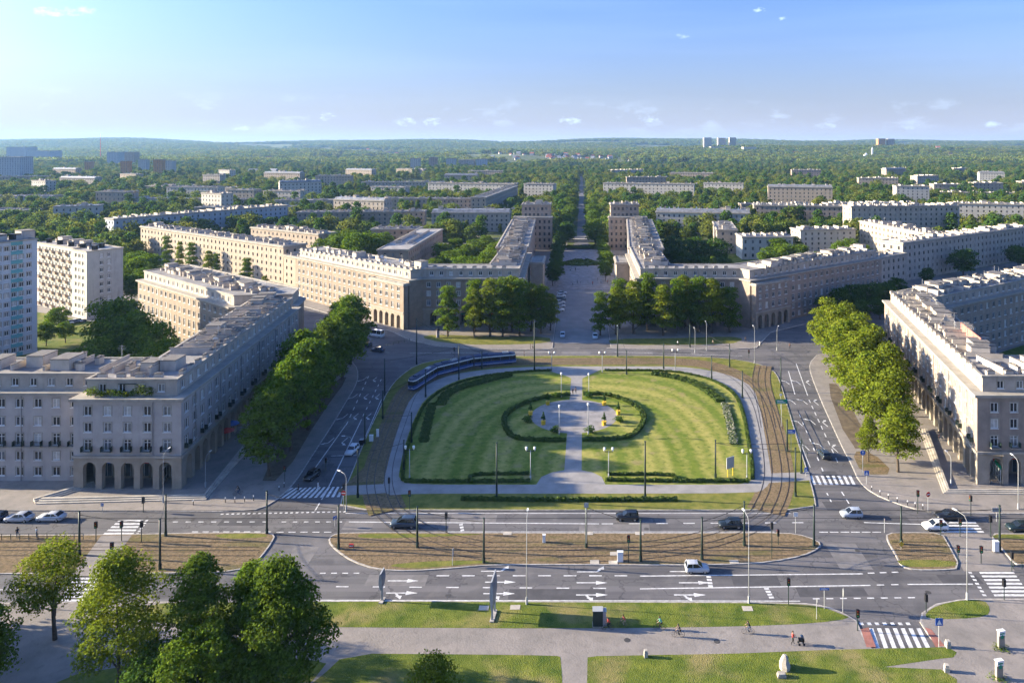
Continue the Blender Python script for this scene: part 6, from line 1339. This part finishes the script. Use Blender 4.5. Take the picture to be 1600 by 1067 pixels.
for i, (x, y) in enumerate(((352, 786), (367, 786), (382, 785), (396, 783), (436, 768), (444, 762), (1362, 768), (1375, 775), (1388, 781), (1402, 786), (1418, 791), (1430, 794), (1442, 797), (302, 790))):
    o = inst('bollard', bol_me, None, (*g(x, y), KH)); tag(o, 'dark bollard with white top at the %s pavement corner, %s from the left' % ('left' if x < 800 else 'right', ORD[sorted(q for q in (352, 367, 382, 396, 436, 444, 302) if 1).index(x) if x < 800 else (1362, 1375, 1388, 1402, 1418, 1430, 1442).index(x)]), 'bollard', 'white topped bollards, %s corner' % ('left' if x < 800 else 'right'))
def railing(x0, y0, x1, y1, n, label):
    A, B = Vector(g(x0, y0)), Vector(g(x1, y1)); t = empty('railing', (A.x, A.y, KH), math.atan2(B.y - A.y, B.x - A.x)); tag(t, label, 'railing'); L_ = (B - A).length
    for zz_ in (1.0, .55): b = MB(); b.box(0, -.025, zz_, L_, .025, zz_ + .06); b.build('rail', M['pole'], t)
    pm = MB(); pm.box(-.035, -.035, 0, .035, .035, .995); pm = pm.mesh('post', M['pole'])
    for i in range(n): inst('post', pm, t, (L_ * i / (n - 1), 0, 0))
railing(-40, 845, 130, 844, 13, 'dark green railing along the left tram stop'); railing(1584, 890, 1700, 890, 10, 'dark railing along the right tram stop'); railing(560, 553, 640, 534, 10, 'railing on the traffic island of the far left street'); railing(1262, 716, 1230, 640, 9, 'blue-grey railing along the island beside the right street')
adv = MB(); adv.tube([(0, 0, 0), (0, 0, 2.6)], .55, 14, 0); adv.tube([(0, 0, 2.6), (0, 0, 2.75), (0, 0, 3.1)], [.7, .7, .1], 14, 1)
X, Y = g(684, 528); t = empty('advertising_column', (X, Y, KH)); tag(t, 'round advertising column with domed cap at the far left trees', 'advertising column'); adv.build('drum', [mat('posters', (.35, .30, .26), .6, scale=2.0, col2=(.12, .12, .16), coords='obj'), M['black']], t)
def umbrella(x, y, m, lab):
    X, Y = g(x, y); t = empty('cafe_parasol', (X, Y, KH)); tag(t, lab, 'parasol'); b = MB(); n = 8
    for i in range(n):
        a0, a1 = 2 * math.pi * i / n, 2 * math.pi * (i + 1) / n; b.face([(1.7 * math.cos(a0), 1.7 * math.sin(a0), 2.3), (1.7 * math.cos(a1), 1.7 * math.sin(a1), 2.3), (0, 0, 3.0)])
    b.build('canopy', M[m], t); b = MB(); b.tube([(0, 0, 0), (0, 0, 2.95)], .04, 6); b.build('pole', M['lamp'], t)
umbrella(354, 690, 'red', 'red parasol on the left arcade pavement, nearer'); umbrella(363, 678, 'blue', 'blue parasol on the left arcade pavement, further')

# roof garden of the left corner house
def roof_garden():
    t = empty('roof_garden', (-86, 134.2, 17.32)); tag(t, 'overgrown planting with an awning on the left corner house terrace', 'roof garden')
    rr = random.Random(4)
    for i in range(11):
        h = rr.uniform(.8, 1.5) if 1 < i < 8 else rr.uniform(1.6, 2.6)
        inst('bush', crown_mesh('bush', 900 + i, h, 1.9, -.1, 240, .22, M['leaf' if i % 3 else 'leaf_y'], 8, 'round', .8), t, (-7.6 + i * 1.15, rr.uniform(-.3, .2), 0))
    b = MB(); b.box(-2.4, .1, 2.2, 1.0, 1.4, 2.28); b.build('awning', M['pole'], t); b = MB(); b.box(-2.3, .12, 0, -2.22, .2, 2.2); b.build('post', M['lamp'], t); b = MB(); b.box(.85, .12, 0, .93, .2, 2.2); b.build('post', M['lamp'], t)
roof_garden()
def roof_panel():
    W = Vector((84.5, 158)); t = empty('roof_banner', (88.5, 160, 20.6), 1.35); tag(t, 'long pinkish-red sheet fence on the roof of the right block', 'roof fence'); b = MB(); b.box(-7, -.08, 0.5, 7, .08, 2.6); b.build('sheet', mat('faded_red_sheet', (.42, .17, .13), .7, scale=.4, var=.3, coords='obj'), t)
    for e in (-6, -2, 2, 6): b = MB(); b.box(e - .06, .09, -.3, e + .06, .2, 2.5); b.build('post', M['lamp'], t)
roof_panel()

# ------------------------------------------------------------------ vehicles
M['tyre'] = mat('tyre', (.012, .012, .012), .8, var=0); M['rim'] = mat('rim', (.30, .30, .31), .35, var=0, metal=.6); M['carglass'] = mat('car_glass', (.012, .016, .02), .06, var=0, spec=.6); M['headlight'] = mat('headlight', (.6, .6, .58), .15, var=0); M['taillight'] = mat('taillight', (.25, .01, .01), .25, var=0)
_paint = {}
def paint(c):
    if c not in _paint:
        m = mat('car_paint_%d' % len(_paint), c, .28, var=0, spec=.5); m.node_tree.nodes['Principled BSDF'].inputs['Coat Weight'].default_value = .35; _paint[c] = m
    return _paint[c]
STY = {'hatch': dict(L=4.0, W=1.74, H=1.48, hood=.95, ws=1.5, roof=2.0, rear=3.55, end=3.95, deck=.98), 'small': dict(L=3.65, W=1.66, H=1.5, hood=.95, ws=1.3, roof=1.8, rear=3.3, end=3.6, deck=.98), 'sedan': dict(L=4.5, W=1.78, H=1.44, hood=.92, ws=1.5, roof=2.1, rear=3.3, end=4.0, deck=.98), 'mpv': dict(L=4.5, W=1.84, H=1.68, hood=1.05, ws=1.35, roof=2.05, rear=4.05, end=4.4, deck=1.05), 'wagon': dict(L=4.65, W=1.8, H=1.5, hood=.93, ws=1.5, roof=2.15, rear=4.0, end=4.55, deck=1.0), 'van': dict(L=5.6, W=2.0, H=2.5, hood=1.25, ws=1.0, roof=1.75, rear=5.45, end=5.6, deck=1.3)}
def loft(b, secs, mi=0):
    """secs: list of rings with equal counts"""
    base = len(b.v); n = len(secs[0])
    for s in secs: b.v.extend(s)
    for i in range(len(secs) - 1):
        for j in range(n):
            k = (j + 1) % n; b.f.append((base + i * n + j, base + i * n + k, base + (i + 1) * n + k, base + (i + 1) * n + j)); b.m.append(mi)
    b.f.append(tuple(base + j for j in reversed(range(n)))); b.m.append(mi); b.f.append(tuple(base + (len(secs) - 1) * n + j for j in range(n))); b.m.append(mi)
_cars = {}
def car_parts(style):
    if style in _cars: return _cars[style]
    s = STY[style]; L_, W, Hh = s['L'], s['W'] / 2, s['H']; zb = .22
    ring = lambda x, w, z0, z1: [(x, -w * .92, z0), (x, w * .92, z0), (x, w, z0 + (z1 - z0) * .3), (x, w * .98, z0 + (z1 - z0) * .75), (x, w * .86, z1), (x, -w * .86, z1), (x, -w * .98, z0 + (z1 - z0) * .75), (x, -w, z0 + (z1 - z0) * .3)]
    b = MB(); hd = s['hood']; dk = s['deck']
    loft(b, [ring(0, W * .72, zb + .12, hd - .32), ring(.10, W * .88, zb, hd - .18), ring(.45, W * .98, zb, hd - .06), ring(s['ws'], W, zb, hd + .02), ring(s['roof'] + .4, W, zb, max(hd, dk) - .02), ring(s['rear'], W, zb, dk), ring(s['end'], W * .97, zb, dk - .02), ring(L_ - .06, W * .9, zb + .05, dk - .12), ring(L_, W * .78, zb + .15, dk - .3)])
    body = b
    gl = MB(); r4 = lambda x, w, z0, z1, wt: [(x, -w, z0), (x, w, z0), (x, wt, z1), (x, -wt, z1)]
    z0 = hd - .04; wt = W * .74; we = W * .9
    loft(gl, [r4(s['ws'] - .25, we * .92, z0, z0 + .06, we * .9), r4(s['roof'], we, z0, Hh - .07, wt), r4(s['rear'] - (.0 if style != 'sedan' else .1), we, z0, Hh - .09, wt), r4(s['end'] - .03, we * .92, z0, dk + .04, we * .88)])
    rf = MB(); ring4 = lambda x, w, z: [(x, -w, z - .05), (x, w, z - .05), (x, w * .8, z), (x, -w * .8, z)]
    loft(rf, [ring4(s['roof'] - .08, wt * 1.0, Hh - .05), ring4(s['roof'] + .4, wt * 1.05, Hh), ring4(s['rear'] - .3, wt * 1.05, Hh - .01), ring4(s['rear'] + .06, wt * 1.0, Hh - .06)])
    pl = MB()
    xm = (s['roof'] + s['rear']) / 2
    for sd in (-1, 1):
        for (xa, za, xb, zb_, w_) in ((s['ws'] - .2, hd, s['roof'] - .02, Hh - .06, .05), (xm, hd - .02, xm, Hh - .06, .06), (s['end'] - .08, dk - .02, s['rear'] - .02, Hh - .07, .09)):
            pl.tube([(xa, sd * (we + .005), za), (xb, sd * (wt + .015), zb_)], w_, 4)
    wheel = MB(); wheel.tube([(0, -.1, 0), (0, .1, 0)], .31, 14); rim = MB(); rim.tube([(0, -.112, 0), (0, .112, 0)], .19, 10)
    hl = MB(); hl.box(0, -.17, -.08, .12, .17, .08)
    _cars[style] = (body, gl, rf, pl, wheel.mesh('tyre', M['tyre']), rim.mesh('rim', M['rim']), hl.mesh('headlight', M['headlight']), hl.mesh('taillight', M['taillight'])); return _cars[style]
_carm = {}
def car(x, y, heading, style, col, label, sc=1.0, z=0.0, loc=None, cat=None):
    s = STY[style]; body, gl, rf, pl, ty, rm, hl, tl = car_parts(style); X, Y = loc or g(x, y)
    t = empty('van' if style == 'van' else 'car', (X, Y, z), math.radians(heading)); t.scale = (sc, sc, sc); tag(t, label, 'van' if style == 'van' else 'car')
    k = (style, col)
    if k not in _carm: _carm[k] = (body.mesh('body', paint(col), True, (s['L'] / 2, 0, 0)), gl.mesh('windows', M['carglass'], False, (s['L'] / 2, 0, 0)), rf.mesh('roof', paint(col), False, (s['L'] / 2, 0, 0)), pl.mesh('pillars', paint(col), False, (s['L'] / 2, 0, 0)))
    bm_, gm, rm_, pm = _carm[k]
    fl = math.pi           # the mesh runs nose at x=0; turned so that the nose points along +x
    for nm, me in (('body', bm_), ('windows', gm), ('roof', rm_), ('pillars', pm)): inst(nm, me, t, (0, 0, 0), fl)
    L_, W = s['L'], s['W'] / 2
    for wx in (L_ / 2 - .75, -L_ / 2 + .75):
        for sd in (-1, 1):
            w_ = empty('wheel', (wx, sd * (W - .12), .31)); w_.parent = t; inst('tyre', ty, w_); inst('rim', rm, w_)
    for sd in (-1, 1): inst('headlight', hl, t, (L_ / 2 - .2, sd * W * .66, s['hood'] - .3)); inst('taillight', tl, t, (-L_ / 2 + .06, sd * W * .70, s['deck'] - .24))
BLK, NAVY, SIL, WHT, GRY, DGR = (.010, .011, .013), (.025, .04, .075), (.42, .44, .47), (.72, .72, .71), (.09, .10, .11), (.012, .022, .024)
for a in ((631, 822, 180, 'mpv', (.035, .055, .085), 'blue-grey people carrier on the far lane, left'), (980, 811, 180, 'hatch', BLK, 'black hatchback on the far lane, just left of centre right'), (1141, 823, 180, 'hatch', (.012, .018, .022), 'very dark hatchback on the far lane above the branch tracks'), (1330, 807, 180, 'small', (.34, .38, .44), 'silver-blue small car crossing the mouth of the right street'), (1461, 826, 180, 'hatch', WHT, 'white hatchback waiting at the right crossing'),
          (1483, 810, 180, 'wagon', BLK, 'black estate car beside the white hatchback'), (1592, 828, 180, 'hatch', DGR, 'dark green car cut by the right edge'), (1089, 892, 0, 'small', SIL, 'silver small car on the near carriageway'), (1287, 713, 95, 'hatch', (.025, .035, .045), 'dark car driving away up the right street'), (550, 707, 262, 'hatch', (.55, .57, .58), 'silver car coming down the left street'), (487, 747, 256, 'small', BLK, 'black car turning at the left zebra'),
          (30, 813, 180, 'sedan', SIL, 'silver saloon parked at the left kerb, left of a pair'), (80, 812, 180, 'sedan', (.50, .52, .54), 'pale silver saloon at the left kerb, right of a pair'), (-10, 812, 180, 'hatch', NAVY, 'dark blue car cut by the left edge'), (590, 549, 160, 'sedan', NAVY, 'dark blue car in the far left street beside the van'), (571, 541, 150, 'wagon', BLK, 'black car behind trees in the far left street'), (588, 526, 155, 'van', WHT, 'white van in the far left street'),
          (879, 526, 270, 'small', (.40, .46, .52), 'pale blue car facing us at the left of the avenue mouth'), (930, 528, 270, 'hatch', (.36, .44, .50), 'pale blue car facing us at the right of the avenue mouth')): car(*a)
for i, yy in enumerate((486, 480, 474.5, 469, 464, 459.5)): car(874 + i * .8, yy, 4, ('hatch', 'sedan', 'hatch', 'wagon', 'hatch', 'sedan')[i], (WHT, SIL, (.55, .56, .57), GRY, WHT, SIL)[i], '%s parked car in the row by the left trees of the avenue, counted from us' % ORD[i], z=.02)
for i in range(6): car(100 + i * 5, 508 - i * .8, 40, 'hatch', (SIL, WHT, GRY, NAVY, SIL, BLK)[i], '%s parked car by the white slab tower, from the left' % ORD[i], z=KH)

def tram():
    l = [Vector((*p, 0)) for p in chaikin_open(ring_line, 3)]
    cum = [0]
    for i in range(len(l) - 1): cum.append(cum[-1] + (l[i + 1] - l[i]).length)
    def at_(s):
        for i in range(len(l) - 1):
            if cum[i + 1] >= s: return l[i].lerp(l[i + 1], (s - cum[i]) / (cum[i + 1] - cum[i]))
        return l[-1]
    tgt = Vector((*g(641, 612), 0)); s0 = min(range(0, int(cum[-1] * 4)), key=lambda q: (at_(q / 4) - tgt).length) / 4
    end = Vector((*g(806, 566), 0)); s1 = min(range(0, int(cum[-1] * 4)), key=lambda q: (at_(q / 4) - end).length) / 4
    C0 = at_((s0 + s1) / 2); t = empty('tram', (C0.x, C0.y, KH)); tag(t, 'navy blue three-section tram with white roof line on the curve', 'tram')
    navy, wht, gl = mat('tram_navy', (.03, .065, .21), .3, var=0, spec=.5), M['white'], mat('tram_window', (.008, .009, .012), .08, var=0, spec=.6)
    off = Vector((0, 0, 0)); seg = (s1 - s0) / 3; roofm = mat('tram_roof', (.03, .05, .11), .5, var=0)
    for k in range(3):
        a, b_ = at_(s0 + seg * k + (.0 if k == 0 else .45)), at_(s0 + seg * (k + 1) - (.0 if k == 2 else .45)); L_ = (b_ - a).length; ang = math.atan2(b_.y - a.y, b_.x - a.x); c = (a + b_) / 2
        sec = empty('tram_section', (c.x - C0.x, c.y - C0.y, 0), ang); sec.parent = t
        nose0, nose1 = (k == 0), (k == 2); W = 1.2
        def secs(z0, z1, w, ins=0.0):
            xs = [(-L_ / 2 + (1.3 if nose0 else 0), 1.0), (L_ / 2 - (1.3 if nose1 else 0), 1.0)]
            rr_ = []
            if nose0: rr_ += [(-L_ / 2 + ins, .62), (-L_ / 2 + .5 + ins, .88)]
            rr_ += xs
            if nose1: rr_ += [(L_ / 2 - .5 - ins, .88), (L_ / 2 - ins, .62)]
            return [[(x, -w * f, z0), (x, w * f, z0), (x, w * f, z1), (x, -w * f, z1)] for x, f in rr_]
        b = MB(); loft(b, secs(.32, 1.35, W)); b.build('lower_body', navy, sec)
        b = MB(); loft(b, secs(1.353, 2.45, W - .01, .12)); b.build('window_band', gl, sec)
        b = MB(); loft(b, secs(2.453, 2.74, W - .005, .22)); b.build('white_band', wht, sec)
        b = MB(); loft(b, secs(2.743, 3.1, W * .93, .35)); b.build('roof', roofm, sec)
        b = MB(); loft(b, secs(.60, .70, W + .012, -.01)); b.build('stripe', wht, sec)
        for q in range(2 if k != 1 else 3):
            x = (-.25 + .5 * q / (1 if k != 1 else 2)) * L_; b = MB(); b.box(x - .9, -.55, 3.103, x + .9, .55, 3.42); b.build('roof_unit', M['lamp'] if q % 2 else roofm, sec)
        for q in range(4): x = L_ * (-.33 + .22 * q); b = MB(); b.box(x - .05, -W - .006, 1.36, x + .05, W + .006, 2.44); b.build('window_post', navy, sec)
        for x in ((-L_ * .3, L_ * .3) if k != 1 else (0,)): b = MB(); b.box(x - 1.1, -W * .85, .02, x + 1.1, W * .85, .33); b.build('bogie', M['black'], sec)
        if k == 1:
            b = MB(); b.tube([(-.8, 0, 3.45), (.6, 0, 4.3), (-.3, 0, 5.1)], .05, 5); b.tube([(-.3, -.8, 5.1), (-.3, .8, 5.1)], .04, 5); b.build('pantograph', M['black'], sec)
        if nose0 or nose1:
            e = -1 if nose0 else 1
            for sd in (-.5, .5): b = MB(); b.box(e * (L_ / 2 - .02) - .08, sd - .14, .8, e * (L_ / 2 - .02) + .08, sd + .14, 1.0); b.build('headlight', M['headlight'], sec)
    for k in (1, 2):
        c = at_(s0 + seg * k); n_ = at_(s0 + seg * k + .3); ang = math.atan2(n_.y - c.y, n_.x - c.x); b = MB(); b.box(-.5, -1.05, .4, .5, 1.05, 2.9); o = b.build('bellows', M['black'], t); o.location = (c.x - C0.x, c.y - C0.y, 0); o.rotation_euler[2] = ang
tram()

# ------------------------------------------------------------------ people and bicycles
def body_mesh(pose):
    """one continuous skinned figure; x forwards, z up. Faces come out sorted into skin, top, trousers, shoes"""
    J = {'pelvis': (0, 0, .95), 'waist': (.0, 0, 1.10), 'chest': (.01, 0, 1.34), 'neck': (.01, 0, 1.49), 'chin': (.03, 0, 1.57), 'head': (.03, 0, 1.67), 'crown': (.01, 0, 1.73)}
    for s, n in ((1, 'l'), (-1, 'r')):
        J.update({n + 'sh': (0, .18 * s, 1.42), n + 'el': (-.02, .24 * s, 1.14), n + 'wr': (.05, .25 * s, .90), n + 'ha': (.08, .25 * s, .81), n + 'hip': (0, .09 * s, .92), n + 'kn': (.03, .10 * s, .50), n + 'an': (-.01, .10 * s, .09), n + 'to': (.15, .11 * s, .04)})
    if pose == 'walk':
        J.update({'lkn': (.20, .10, .53), 'lan': (.26, .10, .11), 'lto': (.41, .11, .07), 'rkn': (-.08, -.10, .50), 'ran': (-.34, -.10, .17), 'rto': (-.22, -.11, .05), 'rel': (.10, -.25, 1.16), 'rwr': (.28, -.22, 1.0), 'rha': (.35, -.21, .96), 'lel': (-.16, .24, 1.17), 'lwr': (-.18, .26, .93), 'lha': (-.17, .26, .85)})
    if pose in ('ride', 'push'):
        for s, n in ((1, 'l'), (-1, 'r')): J.update({n + 'el': (.22, .23 * s, 1.18), n + 'wr': (.42, .20 * s, 1.06), n + 'ha': (.50, .19 * s, 1.05)})
    if pose == 'push': J.update({'lkn': (.16, .10, .52), 'lan': (.18, .10, .10), 'lto': (.33, .11, .05), 'rkn': (-.04, -.10, .50), 'ran': (-.28, -.10, .14), 'rto': (-.15, -.11, .04)})
    if pose == 'ride':
        for k_ in ('waist', 'chest', 'neck', 'chin', 'head', 'crown', 'lsh', 'rsh', 'lel', 'rel', 'lwr', 'rwr', 'lha', 'rha'):
            x, y, z = J[k_]; f = max(0, min(1, (z - .95) / .6)); J[k_] = (x + .30 * f, y, z - .05 * f)
        J.update({'lkn': (.36, .11, .78), 'lan': (.22, .11, .40), 'lto': (.36, .11, .34), 'rkn': (.30, -.11, .56), 'ran': (.06, -.11, .20), 'rto': (.20, -.11, .15)})
        for s, n in ((1, 'l'), (-1, 'r')): J.update({n + 'el': (.42, .24 * s, 1.16), n + 'wr': (.60, .22 * s, 1.05), n + 'ha': (.67, .20 * s, 1.03)})
    R_ = dict(pelvis=.125, waist=.115, chest=.135, neck=.06, chin=.075, head=.095, crown=.055, sh=.065, el=.046, wr=.033, ha=.04, hip=.095, kn=.062, an=.042, to=.038)
    E = [('pelvis', 'waist'), ('waist', 'chest'), ('chest', 'neck'), ('neck', 'chin'), ('chin', 'head'), ('head', 'crown')]
    for n in 'lr': E += [('chest', n + 'sh'), (n + 'sh', n + 'el'), (n + 'el', n + 'wr'), (n + 'wr', n + 'ha'), ('pelvis', n + 'hip'), (n + 'hip', n + 'kn'), (n + 'kn', n + 'an'), (n + 'an', n + 'to')]
    names = list(J); me = bpy.data.meshes.new('body'); me.from_pydata([J[k_] for k_ in names], [(names.index(a), names.index(b)) for a, b in E], [])
    o = bpy.data.objects.new('tmp', me); COL.objects.link(o)
    sk = o.modifiers.new('skin', 'SKIN'); sd = o.modifiers.new('sub', 'SUBSURF'); sd.levels = 1; sd.render_levels = 1
    if not me.skin_vertices: me.skin_vertices.new() if hasattr(me.skin_vertices, 'new') else None
    for i, k_ in enumerate(names):
        r = R_.get(k_) or R_[k_[1:]]; me.skin_vertices[0].data[i].radius = (r, r); me.skin_vertices[0].data[i].use_root = (k_ == 'pelvis')
    bpy.context.view_layer.update(); dg = bpy.context.evaluated_depsgraph_get(); out = bpy.data.meshes.new_from_object(o.evaluated_get(dg)); bpy.data.objects.remove(o)
    arr = {k_: Vector(v) for k_, v in J.items()}; bones = [(a, b) for a, b in E]; idx = []
    for p in out.polygons:
        c = p.center; best, bd = None, 9
        for a, b in bones:
            A, B = arr[a], arr[b]; f = max(0, min(1, (c - A).dot(B - A) / max(1e-6, (B - A).length_squared))); d = (c - A.lerp(B, f)).length
            if d < bd: bd, best, bf = d, (a, b), f
        b = best[1]
        idx.append(0 if b in ('chin', 'head', 'crown') or b.endswith(('wr', 'ha')) else 3 if b.endswith('to') else 2 if b.endswith(('kn', 'an', 'hip')) else 1)
    out.polygons.foreach_set('material_index', idx); out.polygons.foreach_set('use_smooth', [True] * len(idx)); return out, arr
BODY = {p: body_mesh(p) for p in ('stand', 'walk', 'ride', 'push')}
SKIN = mat('skin', (.42, .26, .18), .6, var=0); SHOE = mat('shoe', (.03, .03, .03), .6, var=0)
_cl = {}
def cloth(c):
    if c not in _cl: _cl[c] = mat('cloth_%d' % len(_cl), c, .85, var=0)
    return _cl[c]
def person(x, y, pose, ang, top, trousers, hair, label, z=KH, sc=1.0, loc=None, shift=(0, 0)):
    src, J = BODY[pose]; me = src.copy(); me.materials.clear()
    for m in (SKIN, cloth(top), cloth(trousers), SHOE): me.materials.append(m)
    idx = [0] * len(src.polygons); src.polygons.foreach_get('material_index', idx); me.polygons.foreach_set('material_index', idx)
    X, Y = loc or g(x, y); o = inst('person', me, None, (X, Y, z), math.radians(ang), sc); tag(o, label, 'person')
    hd = J['head']; b = MB(); b.tube([hd + Vector((-.03, 0, -.06)), hd + Vector((-.03, 0, .03)), hd + Vector((-.015, 0, .10)), hd + Vector((-.01, 0, .135))], [.098, .112, .088, .03], 10); b.build('hair', cloth(hair), o, True)
    return o
def bicycle(x, y, ang, label, col=(.03, .03, .035)):
    X, Y = g(x, y); t = empty('bicycle', (X, Y, KH), math.radians(ang)); tag(t, label, 'bicycle')
    for wx in (-.5, .55):
        w_ = MB(); n = 20; w_.tube([(wx + .33 * math.cos(2 * math.pi * i / n), 0, .34 + .33 * math.sin(2 * math.pi * i / n)) for i in range(n + 1)], .02, 5, cap=False)
        for i in range(4): a = math.pi * i / 4; w_.tube([(wx - .33 * math.cos(a), 0, .34 - .33 * math.sin(a)), (wx + .33 * math.cos(a), 0, .34 + .33 * math.sin(a))], .005, 3)
        w_.build('wheel', M['tyre'], t)
    f = MB()
    for p, q in (((-.5, 0, .34), (-.12, 0, .30)), ((-.12, 0, .30), (-.22, 0, .82)), ((-.5, 0, .34), (-.21, 0, .76)), ((-.12, 0, .30), (.40, 0, .76)), ((-.21, 0, .76), (.38, 0, .84)), ((.55, 0, .34), (.37, 0, .92))): f.tube([p, q], .024, 6)
    f.build('frame', paint(col), t); b = MB(); b.tube([(.40, -.26, 1.0), (.42, 0, .95), (.40, .26, 1.0)], .02, 6); b.tube([(.37, 0, .92), (.42, 0, .96)], .02, 6); b.build('handlebar', M['black'], t)
    b = MB(); b.box(-.36, -.08, .82, -.10, .08, .88); b.build('saddle', M['black'], t); b = MB(); b.tube([(-.12, -.16, .22), (-.12, .16, .38)], .025, 5); b.build('pedals', M['black'], t)
    return t
DK, WH, RD, BL, KH_, JE = (.02, .02, .022), (.6, .6, .58), (.40, .05, .04), (.05, .12, .30), (.30, .24, .15), (.05, .07, .12)
for i, (x, y, a, top, tr, lab, c) in enumerate(((950, 985, 180, RD, DK, 'in a red top, leftmost of four', (.05, .05, .05)), (974, 981, 180, (.45, .08, .07), KH_, 'in a red shirt on the grass edge, second of four', DK), (1031, 984, 180, (.10, .35, .30), DK, 'in a teal top, third of four', DK), (1060, 996, 180, (.12, .09, .08), DK, 'in dark clothes, rightmost of four', (.02, .03, .05)), (1169, 991, 180, (.025, .025, .03), JE, 'in black alone on the path', (.25, .25, .25)), (372, 774, 200, DK, JE, 'in dark clothes on the left pavement', DK))):
    bk = bicycle(x, y, a, 'bicycle ridden by the cyclist ' + lab, c); ca = math.radians(a)
    person(x, y, 'ride', a, top, tr, (.05, .035, .025), 'cyclist ' + lab, loc=(bk.location.x - math.cos(ca) * .26, bk.location.y - math.sin(ca) * .26), z=KH + .0)
def pram(x, y):
    X, Y = g(x, y); t = empty('pram', (X, Y, KH)); tag(t, 'dark pram pushed by the walker in red', 'pram')
    b = MB(); b.box(-.35, -.24, .5, .35, .24, .8); b.build('basket', M['black'], t); b = MB(); n = 7
    for i in range(n): a0, a1 = math.pi * i / n / 1.6, math.pi * (i + 1) / n / 1.6; b.face([(.05 + .35 * math.cos(a0), -.24, .8 + .35 * math.sin(a0)), (.05 + .35 * math.cos(a0), .24, .8 + .35 * math.sin(a0)), (.05 + .35 * math.cos(a1), .24, .8 + .35 * math.sin(a1)), (.05 + .35 * math.cos(a1), -.24, .8 + .35 * math.sin(a1))])
    b.build('hood', cloth((.06, .10, .14)), t); b = MB(); b.tube([(-.3, 0, .6), (-.62, 0, 1.03)], .02, 5); b.tube([(-.62, -.25, 1.03), (-.62, .25, 1.03)], .02, 5); b.build('handle', M['lamp'], t)
    for wx in (-.3, .3):
        for wy in (-.24, .24): b = MB(); b.tube([(wx, wy - .02, .15), (wx, wy + .02, .15)], .15, 10); b.build('wheel', M['tyre'], t)
    for sd in (-.2, .2): b = MB(); b.tube([(-.3, sd, .15), (.2, sd, .52)], .015, 4); b.tube([(.3, sd, .15), (-.2, sd, .52)], .015, 4); b.build('strut', M['lamp'], t)
pram(1252, 1008); person(1242, 1008, 'push', 0, RD, DK, (.08, .05, .03), 'walker in red pushing the pram on the near path', loc=(g(1252, 1008)[0] - 1.12, g(1252, 1008)[1]))
for x, y, pose, a, top, tr, lab, z in ((13, 977, 'walk', 200, RD, DK, 'walker in a dark red top at the left edge near the zebra', KH), (27, 841, 'stand', 120, DK, JE, 'person in dark clothes waiting at the left tram stop, left', KH), (57, 841, 'stand', 60, (.10, .14, .22), JE, 'person in a blue jacket waiting at the left tram stop, right', KH), (895, 618, 'walk', 92, DK, DK, 'walker in black on the axis path, left of a couple', KH + .03), (899.5, 616, 'walk', 92, (.25, .18, .15), DK, 'walker in brown on the axis path, right of a couple', KH + .03),
        (497, 766, 'walk', 10, WH, WH, 'walker in white on the left zebra', 0), (466, 771, 'walk', 190, DK, DK, 'walker in black on the left zebra', 0), (432, 660, 'stand', 0, WH, JE, 'person in white under the left street trees', KH), (1297, 592, 'walk', 95, WH, JE, 'walker in white on the right pavement by the trees', KH), (819, 557, 'stand', 0, DK, DK, 'person in black by the tram tail', KH), (829, 546, 'stand', 180, DK, DK, 'first of two people at the far crossing by the tram', 0), (832.5, 546, 'walk', 0, (.2, .16, .12), DK, 'second of two people at the far crossing by the tram', 0),
        (1059, 541, 'walk', 0, WH, DK, 'walker in white before the far right trees', KH), (1114, 540, 'walk', 180, (.3, .25, .2), DK, 'walker in beige before the far right trees', KH), (1187, 541, 'stand', 0, (.45, .55, .6), WH, 'person in pale blue at the mouth of the right side street', 0), (1467, 690, 'walk', 95, (.4, .2, .15), JE, 'walker in orange before the right arcade', KH), (1165, 535, 'walk', 0, DK, DK, 'walker in dark clothes at the far right corner', KH), (1234, 545, 'stand', 90, (.2, .1, .08), DK, 'person on the far right traffic island', 0)):
    person(x, y, pose, a, top, tr, (.05, .035, .025), lab, z=z)
rp_ = random.Random(8)
for i, (x, y) in enumerate(((891, 424), (899, 424), (878, 428), (867, 445), (872, 449), (895, 446), (902, 444), (907, 443), (926, 446), (934, 440), (939, 444), (949, 444))):
    person(x, y, ('walk', 'stand')[i % 2], rp_.uniform(0, 360), rp_.choice((DK, BL, RD, WH, JE)), rp_.choice((DK, JE)), (.05, .04, .03), 'small far figure strolling on the avenue forecourt, %s from the left' % ORD[sorted(range(12), key=lambda k_: ((891, 899, 878, 867, 872, 895, 902, 907, 926, 934, 939, 949)[k_])).index(i)], z=KH + .02)
